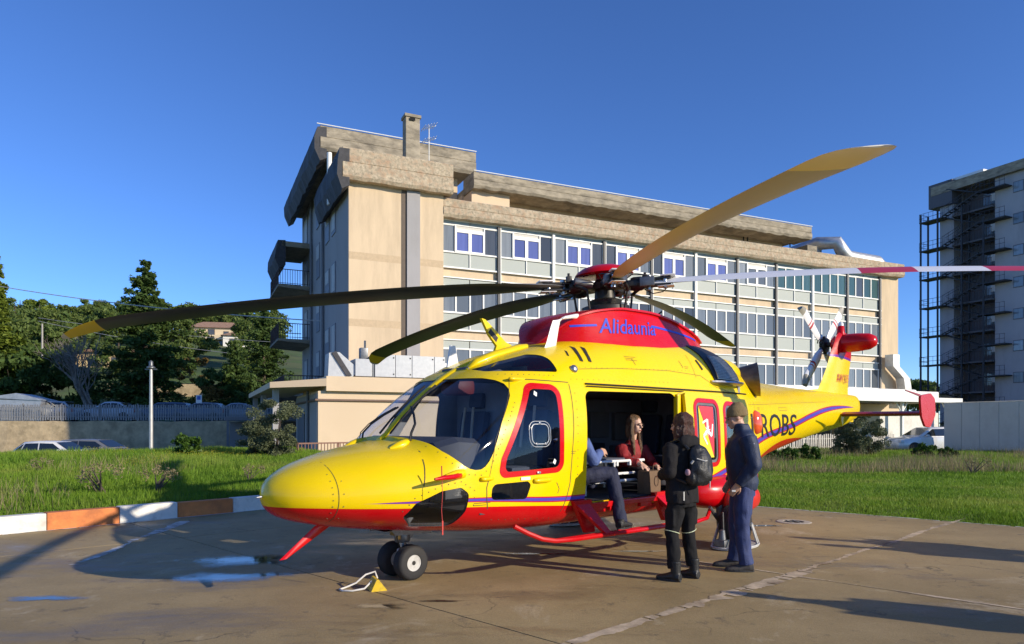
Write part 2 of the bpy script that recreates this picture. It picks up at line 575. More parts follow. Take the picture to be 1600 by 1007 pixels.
def extract(bm, poly, ok, ax=(0, 2), remove=True, hole=None):
    """copy of the faces whose centre lies inside the outline; optionally removed from bm"""
    us = [p[0] for p in poly]; ws = [p[1] for p in poly]
    u0, u1, w0, w1 = min(us) - .16, max(us) + .16, min(ws) - .16, max(ws) + .16
    near = []
    for f in bm.faces:
        c = f.calc_center_median()
        if ok(c) and max(v.co[ax[0]] for v in f.verts) > u0 and min(v.co[ax[0]] for v in f.verts) < u1 and max(v.co[ax[1]] for v in f.verts) > w0 and min(v.co[ax[1]] for v in f.verts) < w1: near.append(f)
    def move(src, dst):
        mp = {}
        for f in src:
            vs = []
            for v in f.verts:
                if v not in mp: mp[v] = dst.verts.new(v.co)
                vs.append(mp[v])
            try: dst.faces.new(vs)
            except ValueError: pass
    tmp = bmesh.new(); move(near, tmp)
    bmesh.ops.delete(bm, geom=near, context='FACES')
    for i in range(len(poly)): score_line(tmp, poly[i - 1], poly[i], ok, ax)
    sel = []; rest = []
    for f in tmp.faces:
        c = f.calc_center_median()
        (sel if (ok(c) and inside(poly, c[ax[0]], c[ax[1]])) else rest).append(f)
    out = bmesh.new(); move(sel, out)
    move(rest if remove else list(tmp.faces), bm)
    tmp.free(); out.normal_update()
    return out
def bm_obj(bm, name, parent, m, off=0.0, thick=0.0, smooth=True, m2=None):
    bm.normal_update()
    if off:
        mv = {v: v.co + v.normal * off for v in bm.verts}
        for v, c in mv.items(): v.co = c
    if thick:
        g = bmesh.ops.solidify(bm, geom=list(bm.faces), thickness=thick)
    for f in bm.faces: f.smooth = smooth
    for e in bm.edges:
        if len(e.link_faces) == 2 and e.calc_face_angle(0) > R(40): e.smooth = False
    me = bpy.data.meshes.new(name)
    bm.to_mesh(me); bm.free()
    me.materials.append(m)
    return link(name, me, parent)
skin = shell_bm()
PORT = lambda c: c.y < -.05
STAR = lambda c: c.y > .05
# outlines on the machine's side view (x, z)
W_SHIELD = [(1.10, 1.535), (1.26, 1.525), (1.315, 1.46), (1.355, 1.385), (1.43, 1.315), (1.51, 1.245), (1.575, 1.21), (1.64, 1.196), (1.70, 1.20), (1.75, 1.225), (1.80, 1.275), (1.85, 1.35), (2.01, 1.67), (2.20, 1.95), (2.225, 2.02), (2.215, 2.08), (2.17, 2.12), (2.10, 2.145), (2.02, 2.15), (1.9, 2.16), (1.62, 2.16)]
W_BROW = rounded([(2.10, 2.225), (2.46, 2.36), (2.80, 2.455), (2.95, 2.44), (2.935, 2.235)], [.02, .3, .2, .07, .04], 4)
W_DOOR_O = rounded([(2.43, 2.10), (2.855, 2.085), (2.83, 1.13), (1.905, 1.10), (1.95, 1.30)], [.16, .13, .13, .12, .2], 6)
W_DOOR_I = rounded([(2.46, 2.03), (2.785, 2.025), (2.765, 1.185), (1.985, 1.16), (2.02, 1.30)], [.10, .08, .08, .09, .2], 6)
W_LOW = rounded([(1.835, 1.045), (2.30, 1.055), (2.345, 1.02), (2.285, .868), (1.82, .89)], [.07, .03, .03, .05, .05], 4)
W_CHIN = rounded([(.95, .77), (1.03, .90), (1.27, 1.008), (1.47, 1.035), (1.56, .97), (1.545, .80), (1.47, .64), (1.10, .655)], [.03, .06, .1, .06, .06, .1, .06, .05], 4)
O_CABIN = rounded([(3.245, 2.03), (5.06, 2.06), (5.06, .74), (3.19, .77)], [.10, .16, .04, .05], 6)
W_REAR1 = rounded([(5.36, 1.93), (5.92, 1.93), (5.92, 1.14), (5.36, 1.14)], .10, 5)
W_REAR2 = rounded([(6.12, 1.92), (6.62, 1.89), (6.62, 1.20), (6.12, 1.16)], .10, 5)
def both(poly, name, off=-.006, sides=(PORT, STAR)):
    for ok in sides:
        pane = extract(skin, poly, ok)
        bm_obj(pane, name, heli, M_GLASS, off)
both(W_SHIELD, 'windscreen_pane')
both(W_BROW, 'roof_window')
both(W_LOW, 'door_lower_window')
both(W_CHIN, 'chin_window')
for ok in (PORT, STAR):
    bm_obj(extract(skin, W_DOOR_I, ok), 'door_window', heli, M_GLASS, .004)
    fr = extract(skin, W_DOOR_O, ok, remove=False)
    bm_obj(fr, 'window_surround', heli, M_RED, .0035)
bm_obj(extract(skin, O_CABIN, STAR, remove=False), 'cabin_door', heli, M_YEL, .01, .02)
extract(skin, O_CABIN, PORT).free()
for ok in (PORT, STAR):
    for P in (W_REAR1, W_REAR2):
        bm_obj(extract(skin, P, ok), 'cabin_window', heli, M_GLASS, -.004)
# thickness: inner liner
bmesh.ops.remove_doubles(skin, verts=skin.verts, dist=2e-5)
for f in skin.faces: f.smooth = True
skin.normal_update()
inner = skin.copy()
bmesh.ops.reverse_faces(inner, faces=inner.faces)
keep = [f for f in inner.faces if not (.9 < f.calc_center_median().x < 7.2)]
bmesh.ops.delete(inner, geom=keep, context='FACES')
for v in inner.verts: v.normal_update()
skin_me = bpy.data.meshes.new('fuselage'); skin.to_mesh(skin_me)
skin_me.materials.append(M_LIV)
fus = link('fuselage', skin_me, heli)
mv = {}
inner.normal_update()
for v in inner.verts: mv[v] = v.co + v.normal * .035
# rim of every opening joins skin and liner
rim = MB()
for e in skin.edges:
    if len(e.link_faces) == 1:
        a, b = e.verts
        rim.add([a.co, b.co, b.co - b.normal * .036, a.co - a.normal * .036], [(0, 1, 2, 3)])
for v, c in mv.items(): v.co = c
lin_me = bpy.data.meshes.new('cabin_lining'); inner.to_mesh(lin_me); inner.free()
lin_me.materials.append(M_LINER)
link('cabin_lining', lin_me, heli)
rim.use(M_BLACK); rim.m = [0] * len(rim.f)
rim.build('opening_seal', heli)
BVH = BVHTree.FromBMesh(skin)
skin.free()

def on_skin(x, z, off=.003, side=-1):
    return Vector((x, side * (-side_y(x, z) + off), z))
def seam(pts, name='panel_seam', w=.005, off=.0018, m=None, closed=False, step=.04, parent=None):
    """narrow dark joint laid on the port skin along (x, z) points"""
    P = []
    L = list(pts) + ([pts[0]] if closed else [])
    for (a, b) in zip(L[:-1], L[1:]):
        n = max(1, int(math.dist(a, b) / step))
        for k in range(n): P.append((a[0] + (b[0] - a[0]) * k / n, a[1] + (b[1] - a[1]) * k / n))
    P.append(L[-1])
    vs = []; fs = []
    for i, p in enumerate(P):
        a = Vector(P[max(0, i - 1)]); b = Vector(P[min(len(P) - 1, i + 1)])
        d = (b - a).normalized(); nn = Vector((-d.y, d.x)) * w
        for s in (-1, 1):
            vs.append(on_skin(p[0] + nn.x * s, p[1] + nn.y * s, off))
    for i in range(len(P) - 1): fs.append((2 * i, 2 * i + 1, 2 * i + 3, 2 * i + 2))
    mb = MB().use(m or M_DARKLINE); mb.add(vs, fs)
    return mb.build(name, parent or heli)
# joints visible on the port side
def ring_seam(x, z0, z1, w=.0035):
    return seam([(x, z0 + (z1 - z0) * k / 24) for k in range(25)], w=w)
ring_seam(.40, .72, 1.312, .003)
seam([(1.27, 1.50), (1.235, 1.42), (1.178, 1.30), (1.133, 1.18), (1.10, 1.06)])
seam([(1.80, 1.13), (1.765, 1.02), (1.77, .90), (1.795, .80)])
seam([(3.02, 2.10), (3.0, 1.6), (2.93, 1.0), (2.84, .69)])
seam([(2.30, 2.14), (3.02, 2.12)])
seam([(1.80, 1.13), (1.90, 1.5), (2.30, 2.14)], w=.0025)
seam([(3.15, 2.28), (3.9, 2.33), (5.0, 2.36), (5.75, 2.33)], w=.003)
seam([(5.62, 2.30), (5.62, 2.62)], w=.003)
seam([(5.75, 2.33), (6.1, 2.18), (6.7, 2.10), (6.95, 1.95)], w=.003)
seam([(7.0, 1.95), (7.02, 1.2)], w=.003); seam([(7.0, 1.95), (8.4, 2.0), (11.5, 2.12)], w=.003)
seam([(7.45, 2.0), (7.45, 1.75), (7.05, 1.75)], w=.003)
seam([(8.85, 1.95), (9.3, 1.96), (9.3, 1.91), (8.85, 1.90)], w=.003, closed=True)
seam([(2.72, 1.02), (2.76, .95), (2.74, .90)], w=.004)
seam([(4.30, 2.48), (4.33, 2.40)], w=.006); seam([(5.35, 2.52), (5.38, 2.42)], w=.006)
seam([(5.80, 2.56), (5.86, 2.42)], w=.022, off=.008, step=.02, m=M_DKMET, name='vent_slot')
for dx in (0, .13):
    seam([(3.47 + dx, 2.585), (3.42 + dx, 2.50), (3.385 + dx, 2.39)], w=.020, off=.010, step=.015, m=M_BLACK, name='cooling_vent')
seam([(3.30, 2.52), (3.25, 2.45)], w=.010, off=.005, step=.02, m=M_DKMET, name='vent_slot')
# tiny unreadable stencil lines
for (x, z, w_, n_) in ((1.62, .868, .20, 2), (4.18, 2.50, .22, 3), (5.42, 2.44, .10, 2), (2.95, 1.35, .08, 2), (7.6, 1.92, .16, 2)):
    for k in range(n_): seam([(x, z - .022 * k), (x + w_ * (1 - .25 * (k % 2)), z - .022 * k)], name='stencil', w=.0035, m=mat('stencil_ink', (.16, .11, .01), .6))
# rivet heads along the framing strips
def rivets(pts, step=.055, r=.0065):
    mb = MB().use(M_DARKLINE)
    for a, b in zip(pts[:-1], pts[1:]):
        n = max(1, int(math.dist(a, b) / step))
        for k in range(n):
            p = on_skin(a[0] + (b[0] - a[0]) * k / n, a[1] + (b[1] - a[1]) * k / n, .001)
            mb.add([p + Vector((r * math.cos(t), -.001, r * math.sin(t))) for t in (0, 1.05, 2.09, 3.14, 4.19, 5.24)], [(0, 1, 2, 3, 4, 5)])
    mb.build('rivet_row', heli)
rivets([(.36, .78), (.36, 1.24)]); rivets([(.44, .78), (.44, 1.24)], .11)
rivets([(1.29, 1.43), (1.40, 1.27), (1.56, 1.155), (1.70, 1.145), (1.82, 1.22), (1.92, 1.40), (2.06, 1.64), (2.25, 1.92)])
rivets([(.93, .83), (1.02, .95), (1.27, 1.06), (1.47, 1.09), (1.62, 1.0), (1.62, .78)])
for P in ([(3.08, 2.16), (5.0, 2.20)], [(3.3, 2.31), (5.6, 2.39)], [(7.1, 1.98), (11.4, 2.14)], [(7.08, 1.9), (7.09, 1.25)], [(8.4, 2.35), (8.4, 1.2)], [(10.2, 2.3), (10.2, 1.4)], [(11.9, 2.3), (11.9, 1.7)], [(2.9, .70), (3.1, .62)], [(1.9, .68), (2.8, .62)], [(5.66, 2.32), (5.66, 2.62)]): rivets(P, .09, .0055)
rivets([(2.25, 2.19), (2.9, 2.19)]); rivets([(3.08, 2.0), (3.05, 1.0)], .09)

# ---------------------------------------------------------------- sliding door pushed aft over the rear cabin windows
def side_panel(outer, holes, off, thick, name, m, parent, side=-1):
    """flat-mapped panel that follows the skin, with window holes"""
    bm = bmesh.new()
    xs = [p[0] for p in outer]; zs = [p[1] for p in outer]
    nx, nz = 26, 22
    g = [[bm.verts.new((min(xs) + (max(xs) - min(xs)) * i / nx, 0, min(zs) + (max(zs) - min(zs)) * j / nz)) for j in range(nz + 1)] for i in range(nx + 1)]
    for i in range(nx):
        for j in range(nz): bm.faces.new((g[i][j], g[i + 1][j], g[i + 1][j + 1], g[i][j + 1]))
    for P in [outer] + holes:
        for i in range(len(P)): score_line(bm, P[i - 1], P[i], lambda c: True, (0, 2), .03)
    bad = [f for f in bm.faces if not inside(outer, f.calc_center_median().x, f.calc_center_median().z) or any(inside(h, f.calc_center_median().x, f.calc_center_median().z) for h in holes)]
    bmesh.ops.delete(bm, geom=bad, context='FACES')
    for v in bm.verts: v.co = on_skin(v.co.x, v.co.z, off, side)
    bmesh.ops.recalc_face_normals(bm, faces=bm.faces)
    return bm_obj(bm, name, parent, m, 0, thick)
D_OUT = rounded([(5.13, 2.075), (6.93, 2.02), (6.93, .80), (5.13, .78)], [.05, .12, .12, .05], 5)
D_W1I = rounded([(5.36, 1.95), (5.88, 1.94), (5.90, 1.13), (5.37, 1.13)], .09, 5); D_W1O = grow(D_W1I, .06)
D_W2I = rounded([(6.11, 1.93), (6.60, 1.90), (6.62, 1.15), (6.13, 1.13)], .09, 5); D_W2O = grow(D_W2I, .06)
sdoor = side_panel(D_OUT, [D_W1I, D_W2I], .075, .045, 'sliding_door', M_LIV, heli)
for I, O in ((D_W1I, D_W1O), (D_W2I, D_W2O)):
    side_panel(O, [I], .080, .008, 'window_surround', M_RED, sdoor)
    side_panel(I, [], .066, .004, 'window_pane', M_GLASS, sdoor)
    side_panel(grow(I, .004), [grow(I, -.035)], .070, .01, 'window_gasket', mat('grey_gasket', (.12, .12, .13), .6), sdoor)
# flag sticker in the forward pane: diagonal yellow and red with a white three-legged sun figure
fl = rounded([(5.43, 1.90), (5.80, 1.895), (5.80, 1.20), (5.44, 1.20)], .03, 3)
st_y = [p for p in [(5.43, 1.90), (5.44, 1.20), (5.80, 1.20)]]
st_r = [(5.435, 1.905), (5.80, 1.895), (5.80, 1.21)]
side_panel(st_y, [], .070, .002, 'flag_sticker', mat('sticker_yellow', (.85, .62, .02), .5), sdoor)
side_panel(st_r, [], .070, .002, 'flag_sticker', mat('sticker_red', (.62, .03, .05), .5), sdoor)
mb = MB().use(mat('sticker_white', (.85, .85, .8), .5))
cx, cz = 5.63, 1.57
def fig(pts): mb.add([on_skin(cx + a, cz + b, .0745) for a, b in pts], [tuple(range(len(pts)))])
for k in range(3):
    a0 = R(90 + 120 * k)
    for (r0, r1, t0, t1) in ((.03, .11, 0, .12), (.10, .15, .10, .75), (.135, .15, .7, 1.05)):
        pass
    knee = (math.cos(a0) * .12, math.sin(a0) * .15); foot = (math.cos(a0 + 1.0) * .145, math.sin(a0 + 1.0) * .19)
    def quad(p, q, w):
        d = Vector((q[0] - p[0], q[1] - p[1])).normalized(); nn = (-d.y * w, d.x * w)
        fig([(p[0] - nn[0], p[1] - nn[1]), (q[0] - nn[0], q[1] - nn[1]), (q[0] + nn[0], q[1] + nn[1]), (p[0] + nn[0], p[1] + nn[1])])
    quad((0, 0), knee, .022); quad(knee, foot, .015)
for k in range(8):
    t = R(45 * k + 10)
    fig([(math.cos(t) * .075, math.sin(t) * .09), (math.cos(t + .28) * .035, math.sin(t + .28) * .04), (math.cos(t - .28) * .035, math.sin(t - .28) * .04)])
mb.build('sticker_emblem', sdoor)
# door rail over the opening and the dark edge of the slid door
mb = MB().use(M_DKMET)
mb.tube([on_skin(x, 2.115, .012) for x in np.linspace(3.28, 7.1, 14)], .011, 6)
mb.tube([on_skin(x, 2.088, .02) for x in np.linspace(3.28, 5.2, 8)], .006, 6)
mb.build('door_rail', heli)
MB().use(M_GREYMET).bbox(5.085, 5.125, -1.10, -1.02, .84, 2.06, .01).build('door_post', heli)
MB().use(M_YEL).bbox(5.02, 5.10, -1.13, -1.06, 1.2, 2.05, .02).build('door_edge_strip', sdoor)

# ---------------------------------------------------------------- small fittings on the port side
def handle(x, z, l, name='door_handle', h=.03):
    mb = MB().use(M_YEL)
    y = side_y(x, z)
    rg = []
    for t, k in ((-1, .35), (-.9, .8), (-.5, 1), (.5, 1), (.9, .75), (1, .3)):
        rg.append([Vector((x + t * l / 2, y - .004 - .035 * k * max(0, math.cos(a)) , z + h * k * math.sin(a))) for a in np.linspace(-math.pi / 2, 1.5 * math.pi, 10, endpoint=False)])
    mb.loft(rg)
    return mb.build(name, heli, smooth=50)
handle(2.50, 1.055, .26); handle(1.76, 1.105, .16, 'door_hinge', .024); handle(2.38, 2.135, .26, 'door_hinge', .024)
MB().use(M_WHITE).box(2.20, 2.33, side_y(2.3, 1.085) - .006, side_y(2.3, 1.085), 1.07, 1.10).build('placard', heli)
# vent flap in the door window
vf = rounded([(2.36, 1.65), (2.60, 1.65), (2.60, 1.44), (2.36, 1.44)], .06, 5)
def loop_tube(poly, r, off, name, m):
    P = [on_skin(x, z, off) for x, z in poly]; P.append(P[0]); 
    return MB().use(m).tube(P, r, 6, cap=False).build(name, heli)
loop_tube(vf, .005, .008, 'vent_flap', mat('clear_plastic_edge', (.55, .58, .6), .3))
loop_tube(grow(vf, .03), .003, .006, 'vent_flap', MATS['clear_plastic_edge'])
mb = MB().use(M_STEEL)
for x, z in ((2.48, 1.66), (2.42, 1.44), (2.55, 1.44)): mb.bbox(x - .015, x + .015, side_y(x, z) - .02, side_y(x, z), z - .012, z + .012, .004)
mb.build('vent_latch', heli)
for x, z in ((2.50, 1.975), (2.68, 1.245)):
    mb = MB().use(mat('sticker_white', (.85, .85, .8), .5)); mb.add([on_skin(x + a, z + b, .007) for a, b in ((0, .035), (.028, .012), (.008, -.03), (-.024, -.008))], [(0, 1, 2, 3)])
    mb.build('sticker', heli)
MB().use(M_STEEL).bbox(2.42, 2.47, side_y(2.44, 1.135) - .02, side_y(2.44, 1.135), 1.125, 1.15, .006).build('window_latch', heli)
# pitot probe under a red cover with its streamer
mb = MB().use(M_RED)
y0 = side_y(1.42, 1.15)
mb.tube([(1.46, y0, 1.16), (1.42, y0 - .05, 1.155), (1.30, y0 - .10, 1.15), (1.18, y0 - .11, 1.148), (1.08, y0 - .11, 1.14)], [.028, .03, .026, .022, .012], 8)
mb.build('pitot_cover', heli, smooth=60)
mb = MB().use(mat('streamer_red', (.55, .06, .05), .8))
q = [(1.16, y0 - .115, 1.15), (1.162, y0 - .12, 1.0), (1.166, y0 - .10, .85), (1.170, y0 - .11, .72)]
mb.tube(q, .003, 5); mb.box(1.163, 1.177, y0 - .113, y0 - .107, .62, .75); mb.tube([(1.163, y0 - .11, 1.15), (1.155, y0 - .115, 1.26)], .006, 5)
mb.build('pitot_streamer', heli)
MB().use(M_YEL).tube([(1.50, y0 + .01, 1.165), (1.40, y0 - .03, 1.165), (1.28, y0 - .02, 1.16)], [.05, .045, .01], 10).build('pitot_base', heli, smooth=60)
# nose probe, wipers with fairings, centre post
MB().use(M_STEEL).tube([(-.11, 0, .97), (-.03, 0, .975)], [.006, .016], 8).build('nose_probe', heli)
mb = MB().use(M_YEL)
pp = [(x, 0, BODY['zt'](x) + .012) for x in np.linspace(1.19, 2.75, 18)]
rg = []
for i, p in enumerate(pp):
    w = .05 + .012 * i / 17
    rg.append([Vector((p[0], w * math.cos(a), p[2] - .012 + .022 * math.sin(a))) for a in np.linspace(0, 2 * math.pi, 8, endpoint=False)])
mb.loft(rg); mb.build('centre_post', heli, smooth=60)
for s in (-1, 1):
    mb = MB().use(M_YEL)
    rg = []
    for t, rr, hh in ((0, .02, .0), (.08, .055, .03), (.16, .065, .06), (.22, .05, .085), (.25, .012, .10)):
        rg.append([Vector((1.04 + t, s * .44 + rr * math.cos(a), 1.405 + hh * .7 + rr * .75 * math.sin(a))) for a in np.linspace(0, 2 * math.pi, 10, endpoint=False)])
    mb.loft(rg); mb.build('wiper_fairing', heli, smooth=60)
    def ws(x, y): return Vector((x, s * y, 0))
    mb = MB().use(M_BLACK)
    def hz(x, y, d=.03):
        q = {k: f(x) for k, f in BODY.items()}
        return q['zm'] + (q['zt'] - q['zm']) * max(0, 1 - (y / q['w']) ** q['nu']) ** (1 / q['nu']) + d
    arm = [(1.27, s * .46, 1.48), (1.285, s * .46, 1.56)] + [(x, s * y, hz(x, y, .055)) for x, y in ((1.36, .42), (1.44, .28), (1.52, .12))]
    mb.tube(arm, .011, 6)
    mb.tube([(a[0] - .012, a[1] + s * .035, a[2]) for a in arm], .006, 5)
    mb.build('wiper_arm', heli)
    mb = MB().use(M_BLACK)
    bl = [(x, s * y, hz(x, y, .022)) for x, y in ((1.27, .10), (1.42, .10), (1.58, .10), (1.74, .10), (1.86, .10))]
    mb.tube(bl, .012, 5); mb.build('wiper_blade', heli)
# red blade aerial under the nose
mb = MB().use(M_RED)
rg = []
for t in (0, .35, .7, 1):
    c = .115 - .075 * t
    x0 = .58 - .44 * t; z0 = .67 - .30 * t
    rg.append([Vector((x0 + dx * c, -.02 + dy * .014, z0 + dx * c * .10)) for dx, dy in ((-1, 0), (-.3, -1), (.6, -1), (1, 0), (.6, 1), (-.3, 1))])
mb.loft(rg); mb.build('belly_aerial', heli, smooth=50)
# white blade aerial on the roof, wire cutter, lamp, roof aerial
mb = MB().use(M_WHITE)
rg = []
for (x, z, c) in ((3.24, 2.50, .12), (3.27, 2.62, .085), (3.33, 2.82, .07), (3.36, 2.90, .065), (3.46, 2.945, .045), (3.66, 2.99, .03), (3.74, 3.0, .012)):
    rg.append([Vector((x + dx * c, -.52 + dy * .018, z + (.03 * dx if z > 2.92 else 0))) for dx, dy in ((-1, 0), (-.4, 1), (.5, 1), (1, 0), (.5, -1), (-.4, -1))])
mb.loft(rg); mb.build('whip_aerial', heli, smooth=50)
mb = MB().use(M_YEL)
mb.prism([(2.78, 2.46), (3.16, 2.55), (3.10, 2.62), (2.98, 2.66), (2.80, 2.80), (2.66, 2.90), (2.60, 2.91), (2.72, 2.72), (2.84, 2.60)], -.02, .02)
mb.use(M_DKMET).prism([(2.70, 2.75), (2.74, 2.80), (2.86, 2.70), (2.83, 2.64)], -.021, .021)
mb.build('wire_cutter', heli)
MB().use(M_WHITE).prism([(2.35, 2.33), (2.52, 2.38), (2.47, 2.60), (2.40, 2.60)], .32, .345).build('roof_aerial', heli)
mb = MB().use(M_YEL)
rg = [[Vector((x, -.22 + .08 * math.cos(a) * k, z + .055 * k * math.sin(a))) for a in np.linspace(0, 2 * math.pi, 10, endpoint=False)] for x, z, k in ((2.2, 2.27, .2), (2.32, 2.345, .9), (2.6, 2.45, 1), (3.0, 2.56, 1), (3.15, 2.60, .6))]
mb.loft(rg); mb.build('roof_fairing', heli, smooth=60)
mb = MB().use(M_STEEL)
Ml = Matrix.Translation(on_skin(3.19, 2.28, -.005)) @ Matrix.Rotation(R(70), 4, 'X')
mb.lathe([(.05, 0), (.05, .02), (.04, .035), (.02, .045)], 14, Ml); mb.build('step_lamp', heli, smooth=40)
# registration and small print
def text_mesh(txt, size, shear=0.0, ext=1.0, offset=0.0):
    cu = bpy.data.curves.new('lettering', 'FONT')
    cu.body = txt; cu.size = size; cu.shear = shear; cu.resolution_u = 3; cu.offset = offset
    o = bpy.data.objects.new('lettering', cu)
    me = evaluate(o)
    SPENT.extend((o, cu))
    bm = bmesh.new(); bm.from_mesh(me); SPENT.append(me)
    xs = [v.co.x for v in bm.verts]; x0, x1 = min(xs), max(xs)
    for x in np.linspace(x0, x1, 40)[1:-1]:
        bmesh.ops.bisect_plane(bm, geom=list(bm.verts) + list(bm.edges) + list(bm.faces), plane_co=(x, 0, 0), plane_no=(1, 0, 0))
    ys = [v.co.y for v in bm.verts]
    for y in np.linspace(min(ys), max(ys), 7)[1:-1]:
        bmesh.ops.bisect_plane(bm, geom=list(bm.verts) + list(bm.edges) + list(bm.faces), plane_co=(0, y, 0), plane_no=(0, 1, 0))
    return bm, x0, x1
def lettering(txt, x0, x1, z0, h, m, place, name, shear=0.0, slope=0.0, offset=0.0):
    bm, a, b = text_mesh(txt, 1.0, shear, offset=offset)
    ys = [v.co.y for v in bm.verts]; y0, y1 = min(ys), max(ys)
    for v in bm.verts:
        u = (v.co.x - a) / (b - a)
        v.co = place(x0 + (x1 - x0) * u, z0 + slope * u + (v.co.y - y0) / (y1 - y0) * h)
    me = bpy.data.meshes.new(name); bm.to_mesh(me); bm.free(); me.materials.append(m)
    return link(name, me, heli)
lettering('I-ROBS', 7.18, 9.78, 1.44, .385, M_INK, lambda x, z: on_skin(x, z, .006), 'registration', slope=.02, offset=.003)

# ---------------------------------------------------------------- red mast fairing with the operator's name
COW = dict(x=[3.40, 3.48, 3.60, 3.80, 4.12, 4.60, 5.10, 5.60, 6.10, 6.60, 6.95],
           zt=[2.64, 2.73, 2.86, 3.00, 3.09, 3.155, 3.165, 3.13, 3.06, 2.98, 2.93],
           wb=[.20, .40, .58, .72, .80, .84, .84, .82, .76, .62, .42],
           wt=[.10, .22, .36, .48, .56, .60, .60, .58, .52, .40, .26])
CW = {k: pchip(COW['x'], v) for k, v in COW.items() if k != 'x'}
def cow_pt(x, s):
    """s 0 at the hidden foot, 1 at the lip"""
    wb, wt, zt = CW['wb'](x), CW['wt'](x), CW['zt'](x)
    zb = BODY['zt'](x) - .32
    y = wb + (wt - wb) * (s ** .8)
    return Vector((x, -y, zb + (zt - zb) * s))
mb = MB().use(M_RED)
rg = []
for x in np.linspace(3.40, 6.95, 50):
    pr = [cow_pt(x, s) for s in np.linspace(0, 1, 9)]
    lip = pr[-1]
    w, z = -lip.y, lip.z
    pr += [Vector((x, -(w + .035), z + .006)), Vector((x, -(w + .035), z + .030)), Vector((x, -w * .96, z + .038)), Vector((x, -w * .5, z + .05)), Vector((x, 0, z + .055))]
    rg.append(pr + [Vector((p.x, -p.y, p.z)) for p in reversed(pr[:-1])])
mb.loft(rg, cap=True); cowl = mb.build('mast_fairing', heli, smooth=35)
def cow_at(x, z, off):
    zt = CW['zt'](x); zb = BODY['zt'](x) - .32
    s = max(0, min(1, (z - zb) / (zt - zb)))
    p = cow_pt(x, s)
    return Vector((p.x, p.y - off, p.z + off * .35))
def cow_band(x0, x1, za, zb, h, m, name):
    vs = []; fs = []
    n = 16
    for i in range(n + 1):
        t = i / n
        x = x0 + (x1 - x0) * t; z = za + (zb - za) * t
        vs += [cow_at(x, z - h, .004), cow_at(x, z + h, .004)]
    for i in range(n): fs.append((2 * i, 2 * i + 1, 2 * i + 3, 2 * i + 2))
    mb = MB().use(m); mb.add(vs, fs); mb.build(name, heli)
cow_band(3.68, 4.02, 2.875, 2.905, .014, M_BLUE, 'livery_stripe')
cow_band(5.10, 6.5, 2.99, 2.93, .016, M_BLUE, 'livery_stripe')
lettering('Alidaunia', 4.02, 5.15, 2.80, .20, M_BLUE, lambda x, z: cow_at(x, z, .006), 'operator_name', shear=.35, slope=.06, offset=.008)
MB().use(M_DKMET).tube([(5.35, -.56, 3.17), (5.45, -.58, 3.24)], .012, 6).build('lifting_eye', heli)

